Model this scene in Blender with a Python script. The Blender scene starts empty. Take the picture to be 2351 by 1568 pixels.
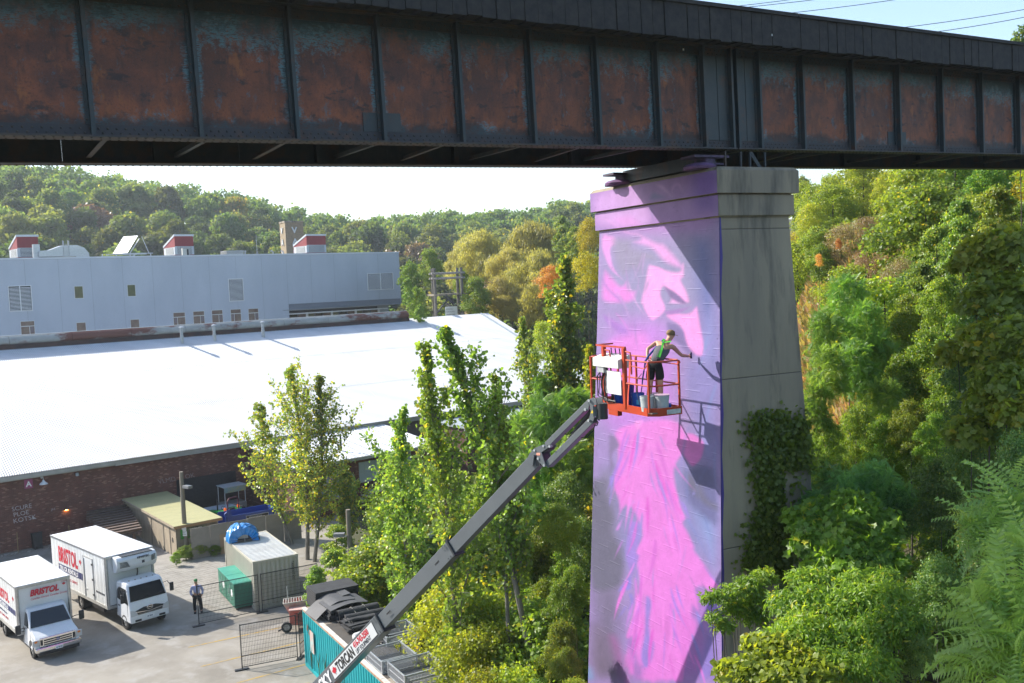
import bpy, math, random
import numpy as np
from mathutils import Vector, Matrix, Euler
random.seed(7); RNG = np.random.default_rng(7)
PI = math.pi
scene = bpy.context.scene
COL = scene.collection
# ---------------------------------------------------------------- camera
FPX = 2200.0; CAMZ = 16.8; PITCH = math.radians(3.7); ROLL = math.radians(2.37)   # focal length and centre in units of a 2351 px wide frame
_cp, _sp = math.cos(PITCH), math.sin(PITCH)
_F = np.array([0, _cp, -_sp]); _U0 = np.array([0, _sp, _cp]); _R0 = np.array([1.0, 0, 0])
_R = _R0 * math.cos(ROLL) - _U0 * math.sin(ROLL); _U = _U0 * math.cos(ROLL) + _R0 * math.sin(ROLL)
CAM = np.array([0, 0, CAMZ])
cd = bpy.data.cameras.new('camera'); cam = bpy.data.objects.new('camera', cd); COL.objects.link(cam)
cd.sensor_width = 36; cd.lens = 36 * FPX / 2351; cd.clip_start = 0.2; cd.clip_end = 5000
cam.matrix_world = Matrix(((_R[0], _U[0], -_F[0], 0), (_R[1], _U[1], -_F[1], 0), (_R[2], _U[2], -_F[2], CAMZ), (0, 0, 0, 1)))
scene.camera = cam
# ---------------------------------------------------------------- light
SUN_AZ, SUN_EL = -69.0, 36.0
w = bpy.data.worlds.new('World'); scene.world = w; w.use_nodes = True
nt = w.node_tree; bg = nt.nodes['Background']
sky = nt.nodes.new('ShaderNodeTexSky'); sky.sky_type = 'NISHITA'; sky.sun_disc = False
sky.sun_elevation = math.radians(SUN_EL); sky.sun_rotation = math.radians(SUN_AZ) % (2 * PI)
sky.altitude = 100; sky.air_density = 1.0; sky.dust_density = 1.2; sky.ozone_density = 1.0
nt.links.new(sky.outputs[0], bg.inputs[0]); bg.inputs[1].default_value = 0.15
sd = bpy.data.lights.new('sun', 'SUN'); sd.energy = 4.4; sd.angle = math.radians(0.53); sd.color = (1.0, 0.94, 0.84)
so = bpy.data.objects.new('sun', sd); COL.objects.link(so)
_a, _e = math.radians(SUN_AZ), math.radians(SUN_EL)
so.rotation_euler = Vector((math.sin(_a) * math.cos(_e), math.cos(_a) * math.cos(_e), math.sin(_e))).to_track_quat('Z', 'Y').to_euler()
scene.view_settings.view_transform = 'Standard'; scene.view_settings.look = 'None'
scene.view_settings.exposure = 0.98; scene.view_settings.gamma = 1.0
scene.view_settings.use_curve_mapping = False
try:
    scene.cycles.max_bounces = 6; scene.cycles.transparent_max_bounces = 4; scene.cycles.use_denoising = True
except Exception: pass
# ---------------------------------------------------------------- survey helpers: sight lines of the photo met with real planes
def ray(x, y): return _F + _R * (x - 1175.5) / FPX - _U * (y - 784) / FPX
def atz(x, y, z=0.0):
    v = ray(x, y); return CAM + v * ((z - CAMZ) / v[2])
def atd(x, y, d): return CAM + ray(x, y) * d
def atpl(x, y, P0, n):
    v = ray(x, y); return CAM + v * (((np.asarray(P0) - CAM) @ n) / (v @ n))
def px(P):
    v = np.asarray(P, float) - CAM; z = v @ _F
    return np.stack([1175.5 + FPX * (v @ _R) / z, 784 - FPX * (v @ _U) / z], -1)
def zm(x, y): return (2300 + x * .2934) * .574, (1260 + y * .2934) * .574
def z1(x, y): return x * .34182, (1800 + y * .5955) * .574
# ---------------------------------------------------------------- mesh builder
class MB:
    def __init__(s): s.v = []; s.f = []
    def add(s, vs, fs):
        o = len(s.v); s.v.extend([tuple(map(float, q)) for q in vs]); s.f.extend([tuple(o + i for i in f) for f in fs]); return s
    def box(s, x0, x1, y0, y1, z0, z1):
        return s.add([(x0,y0,z0),(x1,y0,z0),(x1,y1,z0),(x0,y1,z0),(x0,y0,z1),(x1,y0,z1),(x1,y1,z1),(x0,y1,z1)],
                     [(0,3,2,1),(4,5,6,7),(0,1,5,4),(1,2,6,5),(2,3,7,6),(3,0,4,7)])
    def obox(s, c, a, b, d):
        c, a, b, d = map(np.asarray, (c, a, b, d))
        vs = [c + i*a + j*b + k*d for k in (-1,1) for i, j in ((-1,-1),(1,-1),(1,1),(-1,1))]
        return s.add(vs, [(0,3,2,1),(4,5,6,7),(0,1,5,4),(1,2,6,5),(2,3,7,6),(3,0,4,7)])
    def bar(s, p, q, w, h, up=(0,0,1)):
        p, q = np.asarray(p, float), np.asarray(q, float); d = q - p; L = np.linalg.norm(d); d = d / L
        r = np.cross(d, up); n = np.linalg.norm(r)
        if n < 1e-5: r = np.array([1.0,0,0]); n = 1
        r = r / n; u = np.cross(r, d)
        return s.obox((p+q)/2, d*L/2, r*w/2, u*h/2)
    def cyl(s, p, q, r0, r1=None, n=12, caps=True):
        p, q = np.asarray(p, float), np.asarray(q, float); r1 = r0 if r1 is None else r1
        d = q - p; d = d / (np.linalg.norm(d) + 1e-9)
        a = np.cross(d, (0,0,1) if abs(d[2]) < .9 else (1,0,0)); a = a/np.linalg.norm(a); b = np.cross(d, a)
        vs = []
        for c, r in ((p, r0), (q, r1)):
            for i in range(n):
                t = 2*PI*i/n; vs.append(c + (a*math.cos(t) + b*math.sin(t))*r)
        fs = [(i, (i+1) % n, n+(i+1) % n, n+i) for i in range(n)]
        if caps: fs += [tuple(range(n))[::-1], tuple(range(n, 2*n))]
        return s.add(vs, fs)
    def tube(s, pts, r, n=8, caps=True):
        pts = [np.asarray(p, float) for p in pts]; k = len(pts); rs = r if hasattr(r, '__len__') else [r]*k
        vs = []; a = None
        for i, p in enumerate(pts):
            d = pts[min(i+1,k-1)] - pts[max(i-1,0)]; d = d/(np.linalg.norm(d)+1e-9)
            if a is None: a = np.cross(d, (0,0,1) if abs(d[2]) < .9 else (1,0,0))
            a = a - d*(a@d); a = a/(np.linalg.norm(a)+1e-9); b = np.cross(d, a)
            for j in range(n):
                t = 2*PI*j/n; vs.append(p + (a*math.cos(t)+b*math.sin(t))*rs[i])
        fs = [(i*n+j, i*n+(j+1) % n, (i+1)*n+(j+1) % n, (i+1)*n+j) for i in range(k-1) for j in range(n)]
        if caps: fs += [tuple(range(n))[::-1], tuple(range((k-1)*n, k*n))]
        return s.add(vs, fs)
    def prism(s, prof, a, b, fn):
        """profile (list of 2-D points) swept from a to b; fn(u, v, t) -> 3-D point"""
        n = len(prof)
        return s.add([fn(u, v, t) for t in (a, b) for u, v in prof],
                     [(i, (i+1) % n, n+(i+1) % n, n+i) for i in range(n)] + [tuple(range(n))[::-1], tuple(range(n, 2*n))])
    def poly(s, pts): return s.add(pts, [tuple(range(len(pts)))])
    def lathe(s, prof, c=(0,0,0), n=16, caps=True):
        c = np.asarray(c, float); k = len(prof)
        vs = [c + (r*math.cos(2*PI*j/n), r*math.sin(2*PI*j/n), z) for r, z in prof for j in range(n)]
        fs = [(i*n+j, i*n+(j+1) % n, (i+1)*n+(j+1) % n, (i+1)*n+j) for i in range(k-1) for j in range(n)]
        if caps: fs += [tuple(range(n))[::-1], tuple(range((k-1)*n, k*n))]
        return s.add(vs, fs)
    def build(s, name, mat, parent=None, world=False, smooth=False, bevel=0, label=None):
        me = bpy.data.meshes.new(name); v = np.array(s.v, float)
        if world and parent is not None:
            Mi = np.array(matof(parent).inverted()); v = v @ Mi[:3,:3].T + Mi[:3,3]
        me.from_pydata(v.tolist(), [], s.f)
        return link(name, me, mat, parent, smooth, bevel, label)
def link(name, me, mat, parent=None, smooth=False, bevel=0, label=None):
    o = bpy.data.objects.new(name, me); COL.objects.link(o)
    if mat is not None and len(me.materials) == 0: me.materials.append(mat)
    if smooth:
        me.polygons.foreach_set('use_smooth', [True]*len(me.polygons))
        try: me.set_sharp_from_angle(angle=math.radians(42))
        except Exception: pass
    if bevel:
        m = o.modifiers.new('bevel', 'BEVEL'); m.width = bevel; m.segments = 2; m.limit_method = 'ANGLE'
    if parent is not None: o.parent = parent
    if label: o['label'] = label
    return o
def matof(o):
    return Matrix.LocRotScale(o.location, o.rotation_euler, o.scale) if o.parent is None else matof(o.parent) @ Matrix.LocRotScale(o.location, o.rotation_euler, o.scale)
def tag(o, label=None, cat=None, group=None, kind=None):
    if label: o['label'] = label
    if cat: o['category'] = cat
    if group: o['group'] = group
    if kind: o['kind'] = kind
    return o
def thing(name, label, cat, loc=(0,0,0), rz=0.0, group=None, rot=None):
    o = bpy.data.objects.new(name, None); COL.objects.link(o); o.empty_display_size = .2
    o.location = [float(c) for c in loc]; o.rotation_euler = rot if rot else (0, 0, rz)
    return tag(o, label, cat, group)
def tree_copy(o, parent=None, label=None):
    c = o.copy(); COL.objects.link(c)
    if parent is not None: c.parent = parent
    for ch in list(o.children): tree_copy(ch, c)
    if label: c['label'] = label
    return c
def dupe_part(o, loc=None, rz=None):
    c = o.copy(); COL.objects.link(c)
    if loc is not None: c.location = loc
    if rz is not None: c.rotation_euler = (0, 0, rz)
    return c
# ---------------------------------------------------------------- materials
def lin(c):
    return tuple(((x/255)/12.92 if x/255 <= .04045 else ((x/255+.055)/1.055)**2.4) for x in c)
MATS = {}
def M(name, c1, c2=None, rough=.6, metal=0.0, scale=3.0, detail=4, bump=0.0, bscale=40.0, coords='Object', stretch=(1,1,1), spec=.5, lo=.35, hi=.65, emit=None, c3=None, s3=1.0, lo3=.55, hi3=.7):
    """mottled paint/metal/stone: c1<->c2 by noise, then patches of c3 by a second noise"""
    if name in MATS: return MATS[name]
    m = bpy.data.materials.new(name); m.use_nodes = True; t = m.node_tree; b = t.nodes['Principled BSDF']
    b.inputs['Roughness'].default_value = rough; b.inputs['Metallic'].default_value = metal
    b.inputs['Specular IOR Level'].default_value = spec
    c1 = (*c1, 1)
    b.inputs['Base Color'].default_value = c1; m.diffuse_color = c1
    tc = t.nodes.new('ShaderNodeTexCoord'); mp = t.nodes.new('ShaderNodeMapping'); mp.inputs['Scale'].default_value = stretch
    if coords == 'Position':
        g = t.nodes.new('ShaderNodeNewGeometry'); t.links.new(g.outputs['Position'], mp.inputs[0])
    else: t.links.new(tc.outputs[coords], mp.inputs[0])
    def noise(sc, de=detail):
        n = t.nodes.new('ShaderNodeTexNoise'); n.inputs['Scale'].default_value = sc; n.inputs['Detail'].default_value = de
        n.inputs['Roughness'].default_value = .62; t.links.new(mp.outputs[0], n.inputs['Vector']); return n
    def ramp(src, lo, hi):
        r = t.nodes.new('ShaderNodeMapRange'); r.inputs['From Min'].default_value = lo; r.inputs['From Max'].default_value = hi
        t.links.new(src, r.inputs['Value']); return r.outputs[0]
    def mix(f, a, bb):
        x = t.nodes.new('ShaderNodeMix'); x.data_type = 'RGBA'; t.links.new(f, x.inputs[0])
        for s_, v_ in ((6, a), (7, bb)):
            if isinstance(v_, tuple): x.inputs[s_].default_value = v_
            else: t.links.new(v_, x.inputs[s_])
        return x.outputs[2]
    out = None
    if c2 is not None:
        out = mix(ramp(noise(scale).outputs['Fac'], lo, hi), c1, (*c2, 1))
    if c3 is not None:
        out = mix(ramp(noise(s3, 7).outputs['Fac'], lo3, hi3), out if out is not None else c1, (*c3, 1))
    if out is not None: t.links.new(out, b.inputs['Base Color'])
    if bump:
        bp = t.nodes.new('ShaderNodeBump'); bp.inputs['Strength'].default_value = min(1, bump); bp.inputs['Distance'].default_value = .02
        t.links.new(noise(bscale, 5).outputs['Fac'], bp.inputs['Height']); t.links.new(bp.outputs[0], b.inputs['Normal'])
    if emit: b.inputs['Emission Color'].default_value = (*emit[:3], 1); b.inputs['Emission Strength'].default_value = emit[3]
    MATS[name] = m; return m
def glassy(name, c, rough=.08):
    return M(name, c, rough=rough, spec=.8)
asphalt = M('asphalt', (.20,.18,.15), (.29,.265,.225), rough=.9, scale=.35, bump=.5, bscale=18, c3=(.33,.315,.29), s3=.9, lo3=.5, hi3=.75, coords='Position')
pavers_m = M('pale pavers', (.24,.225,.20), (.32,.30,.27), rough=.9, scale=1.3, bump=.4, bscale=9, coords='Position')
soil = M('soil', (.05,.045,.025), (.07,.075,.03), rough=1, scale=.3, coords='Position')
white_paint = M('white paint', (.74,.75,.76), (.68,.69,.70), rough=.35, scale=1.2)
white_fibre = M('white box panel', (.72,.73,.72), (.62,.63,.62), rough=.45, scale=.9, c3=(.5,.47,.42), s3=.7, lo3=.66, hi3=.85)
alu = M('brushed aluminium', (.55,.55,.54), (.42,.42,.42), rough=.35, metal=.8, scale=5)
chrome = M('chrome', (.75,.75,.75), rough=.12, metal=1)
black = M('black plastic', (.016,.016,.018), (.03,.03,.032), rough=.5, scale=6)
rubber = M('tyre rubber', (.02,.02,.021), (.045,.043,.04), rough=.85, scale=9)
dark_glass = glassy('dark glass', (.012,.016,.02))
lamp_glass = glassy('lamp glass', (.5,.5,.5), .15)
amber = M('amber plastic', (.7,.18,.01), rough=.3)
red_ink = M('red lettering', lin((196,32,52)), rough=.5)
navy_ink = M('navy lettering', lin((38,44,96)), rough=.5)
grey_ink = M('grey lettering', lin((70,72,78)), rough=.5)
white_ink = M('white lettering', (.8,.8,.8), rough=.5)
black_ink = M('black lettering', (.02,.02,.02), rough=.5)
galv = M('galvanised steel', (.42,.44,.46), (.55,.57,.58), rough=.4, metal=.6, scale=8)
wood_grey = M('weathered wood', (.17,.145,.11), (.27,.235,.18), rough=.9, scale=3, stretch=(1,1,.15), bump=.4, bscale=20)
wood_dark = M('dark creosoted timber', (.018,.018,.02), (.04,.036,.034), rough=.85, scale=5, coords='Position', bump=.4, bscale=8)
concrete = M('pier concrete', (.35,.295,.21), (.25,.215,.165), rough=.92, scale=.9, stretch=(1,1,.16), bump=.55, bscale=14, coords='Position', c3=(.06,.058,.055), s3=1.5, lo3=.53, hi3=.74, detail=7)
steel_dark = M('dark painted steel', (.025,.035,.045), (.045,.05,.055), rough=.6, scale=4, coords='Position', c3=(.085,.045,.03), s3=1.5, lo3=.5, hi3=.7, bump=.3)
fence_black = M('black coated wire', (.015,.016,.017), rough=.5)
# ---------------------------------------------------------------- lettering
def text(s, size, mat, parent, M4, name='lettering', extrude=.004, shear=0.0, bold=0.0, sx=1.0, label=None, align='LEFT'):
    cu = bpy.data.curves.new('t', 'FONT'); cu.body = s; cu.size = size; cu.extrude = extrude; cu.shear = shear; cu.offset = bold
    cu.align_x = align; cu.resolution_u = 3
    o = bpy.data.objects.new('t', cu); COL.objects.link(o)
    me = bpy.data.meshes.new_from_object(o.evaluated_get(bpy.context.evaluated_depsgraph_get()))
    bpy.data.objects.remove(o); bpy.data.curves.remove(cu)
    me.transform(M4 @ Matrix.Diagonal((sx, 1, 1, 1))); me.materials.clear(); me.materials.append(mat); me.name = name
    return link(name, me, mat, parent, label=label)
def frame(o, x, y):
    """matrix whose local X runs along x, local Y along y (3-vectors), at origin o"""
    x = Vector(x).normalized(); y = Vector(y).normalized(); z = x.cross(y)
    m = Matrix((x, y, z)).transposed().to_4x4(); m.translation = Vector(o); return m
def leafpoly(mat, parent, M4, r, name='maple_leaf_mark'):
    pts = [(0,1),(.2,.6),(.42,.72),(.36,.3),(.62,.5),(.7,.32),(.98,.36),(.86,.1),(.98,0),(.5,-.36),(.56,-.52),(.08,-.46),(.08,-.95)]
    pts = pts + [(-x, y) for x, y in pts[::-1] if x > 0]
    m = MB(); n = len(pts)
    c = [M4 @ Vector((x*r, y*r, 0)) for x, y in pts] + [M4 @ Vector((x*r, y*r, .006)) for x, y in pts]
    m.add(c, [tuple(range(n, 2*n))] + [(i, (i+1) % n, n+(i+1) % n, n+i) for i in range(n)])
    return m.build(name, mat, parent)
# ================================================================ terrain
def sstep(t): t = np.clip(t, 0, 1); return t*t*(3-2*t)
def hill(x, y):
    x = np.asarray(x, float); y = np.asarray(y, float)
    r = np.hypot(x, y); az = np.degrees(np.arctan2(x, y))
    top = np.interp(az, [-60, -32, -27, -22, -16, -12, -8, -4, 0, 4, 10, 20], [50, 56, 57, 50, 43, 36, 31, 33, 33, 36, 38, 38])
    h = .94*top*sstep((r-165)/230)
    a = math.radians(13); u = x*math.cos(a) - y*math.sin(a)
    h2 = sstep((u+1)/9)*np.clip(5+.30*(y-20), 3.5, 19) + 5*sstep((u-8)/25)
    return np.maximum(h, h2 * (1 - .0*r)) + .15*np.sin(x*.21)*np.cos(y*.17)*np.clip(h2/4, 0, 1)
def ground(x, y): return float(hill(x, y))
gx = np.concatenate([np.linspace(-1500, -240, 14), np.linspace(-200, 200, 101), np.linspace(240, 1500, 14)])
gy = np.concatenate([np.linspace(-900, -60, 10), np.linspace(-40, 420, 116), np.linspace(480, 2500, 14)])
X, Y = np.meshgrid(gx, gy); Zt = hill(X, Y) - .03
m = MB(); nx_ = len(gx)
m.v = list(map(tuple, np.stack([X.ravel(), Y.ravel(), Zt.ravel()], 1)))
m.f = [(j*nx_+i, j*nx_+i+1, (j+1)*nx_+i+1, (j+1)*nx_+i) for j in range(len(gy)-1) for i in range(nx_-1)]
tag(m.build('ground', soil, smooth=True), kind='structure')
m = MB(); yard = [(-60, 20), (-9.2, 20), (-7.0, 36), (-7.6, 44), (-9.8, 52), (-11, 60), (-14, 72), (-34, 66), (-60, 45)]
m.poly([(x, y, .02) for x, y in yard]); tag(m.build('yard_paving', asphalt), kind='structure')
m = MB(); m.poly([(x, y, .026) for x, y in [(-26, 58.5), (-21.7, 54), (-15.6, 49.6), (-14.2, 50.5), (-14.3, 56), (-19, 66), (-24.5, 66)]])
tag(m.build('paved_strip', pavers_m), kind='structure')
# individual paver courses in the strip that the camera can tell apart
m = MB(); r = random.Random(4)
ab = math.radians(50.6); bu = np.array([math.sin(ab), math.cos(ab), 0]); bv = np.array([-bu[1], bu[0], 0])
WB = np.array([-33.45, 63.43, 0.0])
def sh(u, v, z=0.0): return WB + bu*u + bv*v + np.array([0, 0, z])
def inside(px_, py_, poly):
    c = False; n = len(poly)
    for i in range(n):
        x1, y1 = poly[i]; x2, y2 = poly[i-1]
        if (y1 > py_) != (y2 > py_) and px_ < (x2-x1)*(py_-y1)/(y2-y1)+x1: c = not c
    return c
pv = [(-22.5, 58), (-21, 54.5), (-15.9, 50.0), (-15.2, 50.6), (-15.6, 56.8), (-19, 61)]
for i in range(0, 34):
    for j in range(-44, 0):
        p = sh(i*.42 - 1, j*.42, 0)
        if inside(p[0], p[1], pv):
            s = .196; m.obox(p + np.array([0, 0, .03 + r.uniform(-.003, .003)]), bu*s, bv*s, np.array([0, 0, .008]))
tag(m.build('pavers', pavers_m), kind='stuff', label='pale square concrete pavers laid beside the white trucks')
yellow = M('faded yellow line paint', (.42,.27,.05), (.30,.25,.17), rough=.9, scale=2.5, lo=.42, hi=.6, coords='Position')
m = MB()
for a, b in (((1265,1325),(1940,1180)), ((1345,1455),(2040,1285)), ((1590,1565),(2050,1440)), ((1760,1640),(2080,1560))):
    p, q = atz(*z1(*a), .027), atz(*z1(*b), .027); d = (q-p)/np.linalg.norm(q-p); n = np.array([-d[1], d[0], 0])*.055
    m.poly([p-n, q-n, q+n, p+n])
tag(m.build('parking_lines', yellow), kind='structure')
# ================================================================ railway bridge
BRZ = math.radians(32)
bridge = thing('railway_bridge', 'rusty riveted plate girder railway bridge crossing the valley above the painted pier', 'bridge', (5.45, 24.6, 19.9), rot=(0, -math.radians(1.31), BRZ))
def web_material():
    m = bpy.data.materials.new('rusted web plate'); m.use_nodes = True; t = m.node_tree; b = t.nodes['Principled BSDF']; L = t.links
    b.inputs['Roughness'].default_value = .62
    uv = t.nodes.new('ShaderNodeUVMap'); uv.uv_map = 'UVMap'; sp = t.nodes.new('ShaderNodeSeparateXYZ'); L.new(uv.outputs[0], sp.inputs[0])
    geo = t.nodes.new('ShaderNodeNewGeometry')
    def noise(sc, de, st=(1,1,1), ro=.65):
        mp = t.nodes.new('ShaderNodeMapping'); mp.inputs['Scale'].default_value = st; L.new(geo.outputs['Position'], mp.inputs[0])
        n = t.nodes.new('ShaderNodeTexNoise'); n.inputs['Scale'].default_value = sc; n.inputs['Detail'].default_value = de; n.inputs['Roughness'].default_value = ro
        L.new(mp.outputs[0], n.inputs['Vector']); return n.outputs['Fac']
    def op(o, a, b_=None, c=None):
        n = t.nodes.new('ShaderNodeMath'); n.operation = o
        for i, q in enumerate((a, b_, c)):
            if q is None: continue
            if isinstance(q, (int, float)): n.inputs[i].default_value = q
            else: L.new(q, n.inputs[i])
        return n.outputs[0]
    def mr(v, lo, hi):
        n = t.nodes.new('ShaderNodeMapRange'); n.interpolation_type = 'SMOOTHSTEP'; n.inputs[1].default_value = lo; n.inputs[2].default_value = hi; L.new(v, n.inputs[0]); return n.outputs[0]
    def mix(f, a, bb):
        x = t.nodes.new('ShaderNodeMix'); x.data_type = 'RGBA'; L.new(f, x.inputs[0])
        for s_, v_ in ((6, a), (7, bb)):
            if isinstance(v_, tuple): x.inputs[s_].default_value = (*v_, 1)
            else: L.new(v_, x.inputs[s_])
        return x.outputs[2]
    u, v = sp.outputs[0], sp.outputs[1]
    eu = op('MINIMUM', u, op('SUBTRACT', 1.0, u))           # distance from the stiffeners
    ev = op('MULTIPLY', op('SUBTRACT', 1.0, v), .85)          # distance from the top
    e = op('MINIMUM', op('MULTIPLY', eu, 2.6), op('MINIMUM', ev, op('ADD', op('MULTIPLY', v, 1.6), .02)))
    n1 = noise(1.6, 8); n2 = noise(14, 6); n3 = noise(4.0, 8, (1.2,1.2,.35)); n4 = noise(42, 3)
    rust = mix(mr(n1, .35, .62), (.235,.07,.032), (.10,.037,.027))
    rust = mix(mr(op('MULTIPLY', op('SUBTRACT', 1.0, v), n3), .28, .50), rust, (.29,.083,.027))
    rust = mix(op('MULTIPLY', mr(n3, .5, .72), .85), rust, (.035,.02,.022))
    rust = mix(op('MULTIPLY', mr(noise(.5, 6), .45, .7), .65), rust, (.10,.035,.018))
    rust = mix(op('MULTIPLY', mr(noise(26, 4), .5, .75), .6), rust, (.032,.02,.018))
    rust = mix(op('MULTIPLY', mr(noise(2.1, 6, (1,1,2.2)), .55, .66), .85), rust, (.03,.02,.022))
    rust = mix(op('MULTIPLY', mr(noise(3.3, 7, (1,1,.5)), .58, .68), .7), rust, (.30,.10,.03))
    rust = mix(op('MULTIPLY', mr(noise(60, 3), .60, .72), .6), rust, (.14,.13,.14))
    nf = noise(9, 10, (1,1,1), .78); nl = noise(.55, 4); nh = noise(30, 6, (.35,.35,1.6), .7)
    pe = op('ADD', e, op('MULTIPLY', op('SUBTRACT', nl, .5), .62)); pe = op('ADD', pe, op('MULTIPLY', op('SUBTRACT', nf, .5), .62)); pe = op('ADD', pe, op('MULTIPLY', op('SUBTRACT', nh, .5), .28))
    peel = mr(pe, .27, .17)                                   # pale flaking undercoat at the rust's edge
    pm = mr(noise(.9, 5), .36, .56)
    c = mix(op('MULTIPLY', op('MULTIPLY', peel, pm), mr(nh, .42, .52)), rust, (.10,.20,.24))
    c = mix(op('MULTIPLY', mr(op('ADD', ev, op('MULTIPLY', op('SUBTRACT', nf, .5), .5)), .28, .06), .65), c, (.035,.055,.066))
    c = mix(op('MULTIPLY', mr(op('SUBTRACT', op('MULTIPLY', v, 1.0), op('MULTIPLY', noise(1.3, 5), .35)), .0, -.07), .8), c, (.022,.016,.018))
    c = mix(op('MULTIPLY', mr(noise(5, 9, (1,1,.6), .75), .57, .66), .6), c, (.07,.125,.16))
    c = mix(op('MULTIPLY', mr(pe, .15, .04), .9), c, (.030,.055,.066))            # sound dark paint
    L.new(c, b.inputs['Base Color'])
    bp = t.nodes.new('ShaderNodeBump'); bp.inputs['Strength'].default_value = .35; bp.inputs['Distance'].default_value = .01; L.new(n2, bp.inputs['Height']); L.new(bp.outputs[0], b.inputs['Normal'])
    return m
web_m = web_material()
flange_m = M('flange steel', (.075,.06,.048), (.04,.045,.055), rough=.7, scale=1.5, coords='Position', c3=(.12,.065,.035), s3=2.5, lo3=.5, hi3=.72, bump=.3)
stiff_m = M('stiffener steel', (.027,.044,.054), (.048,.054,.058), rough=.55, scale=1.2, coords='Position', c3=(.10,.05,.03), s3=2.2, lo3=.56, hi3=.76, bump=.3)
GT0, GT1, GH = -34.0, 52.0, 2.56
lefts = [-.02 - 1.845*k for k in range(1, 19)][::-1] + [-.36]
rights = [3.28, 5.34, 7.42, 9.5, 11.58, 13.66] + [13.66 + 2.08*k for k in range(1, 18)]
def web_panel(a, b_, y, name='web_plate', off=-.0):
    wm = web_m if y < 1 else steel_dark
    me = bpy.data.meshes.new(name)
    me.from_pydata([(a,y,.03),(b_,y,.03),(b_,y,GH),(a,y,GH),(a,y+.02,.03),(b_,y+.02,.03),(b_,y+.02,GH),(a,y+.02,GH)], [], [(0,1,2,3),(5,4,7,6),(4,0,3,7),(1,5,6,2),(3,2,6,7),(4,5,1,0)])
    uvl = me.uv_layers.new(name='UVMap'); uvm = {0:(0,0),1:(1,0),2:(1,1),3:(0,1),4:(0,0),5:(1,0),6:(1,1),7:(0,1)}
    for l in me.loops: uvl.data[l.index].uv = uvm[l.vertex_index]
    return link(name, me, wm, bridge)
cuts = [GT0] + [t for t in lefts if t > GT0] + [.37, .99, 1.45] + rights
cuts = [c for c in cuts if c < GT1] + [GT1]
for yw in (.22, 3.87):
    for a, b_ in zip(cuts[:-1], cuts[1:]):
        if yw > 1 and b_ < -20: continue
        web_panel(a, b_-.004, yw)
def flange(z0, z1, y0, y1, name):
    for a, b_ in ((GT0, .68), (.72, GT1)):
        MB().box(a, b_, y0, y1, z0, z1).build(name, flange_m, bridge)
for y0 in (0, 3.65):
    flange(0, .035, y0, y0+.45, 'bottom_flange'); flange(GH, GH+.04, y0, y0+.45, 'top_flange')
# flange angles (the riveted strips along the web's foot and head)
for a, b_ in ((GT0, .68), (.72, GT1)):
    MB().box(a, b_, .195, .219, .035, .235).build('bottom_angle', M('angle steel', (.045,.04,.045), (.03,.035,.045), rough=.65, scale=2, coords='Position', c3=(.10,.05,.035), s3=2), bridge)
    MB().box(a, b_, .195, .219, GH-.2, GH).build('top_angle', steel_dark, bridge)
# stiffeners: T of angle plates, each its own part sharing two meshes
st = MB(); st.box(-.075, .075, .165, .194, .24, GH-.21); st.box(-.014, .014, .03, .165, .037, GH-.002); st.box(.015, .055, .030, .042, .037, GH-.002)
s0 = st.build('stiffener', stiff_m, bridge); s0.location.x = lefts[0]
ts = [t for t in lefts[1:]] + [.60, .80, 1.62] + rights
for x0, x1 in ((-.27,.20),(.22,.52),(.88,1.2),(1.22,1.53)): MB().box(x0, x1, .172, .193, .24, GH-.21).build('joint_cover_plate', stiff_m, bridge)
for t_ in ts: c = dupe_part(s0); c.location.x = t_
sf = MB(); sf.box(-.06, .06, 3.70, 3.869, .04, GH-.01)
f0 = sf.build('far_stiffener', steel_dark, bridge); f0.location.x = lefts[0]
for t_ in [t for t in ts if abs(t) > .6][::2]: c = dupe_part(f0); c.location.x = t_
# splice plates beside two stiffeners
for t_ in (lefts[-6] if len(lefts) > 6 else -9, 7.42):
    MB().box(t_-.38, t_-.08, .2, .2185, .24, .62).box(t_+.1, t_+.46, .2, .2185, .24, .62).build('splice_plate', stiff_m, bridge)
# rivets: one joined field of small domes
rv = MB(); dome = [(-.5,-.5,0),(.5,-.5,0),(.5,.5,0),(-.5,.5,0),(-.3,-.3,.5),(.3,-.3,.5),(.3,.3,.5),(-.3,.3,.5)]
df = [(4,5,6,7),(0,1,5,4),(1,2,6,5),(2,3,7,6),(3,0,4,7)]
def rivet(x, y, z, s=.034, axis='y'):
    if axis == 'y': vs = [(x+a*s, y-c*s*1.1, z+b*s) for a, b, c in dome]
    else: vs = [(x+a*s, y+b*s, z-c*s*1.1) for a, b, c in dome]
    rv.add(vs, df)
t_ = -19.0
while t_ < 20:
    rivet(t_, .195, .17); rivet(t_+.07, .195, .09); rivet(t_, .195, GH-.06); rivet(t_+.06, .195, GH-.15)
    rivet(t_, .07, 0, .036, 'z'); rivet(t_+.05, .36, 0, .036, 'z'); rivet(t_+.07, 4.0, 0, .04, 'z')
    t_ += .15
for t_ in ts:
    if -19 < t_ < 20:
        for k in range(15): rivet(t_-.05, .165, .32+k*.15, .028); rivet(t_+.05, .165, .32+k*.15, .028)
tag(rv.build('rivets', flange_m, bridge), kind='stuff')
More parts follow.
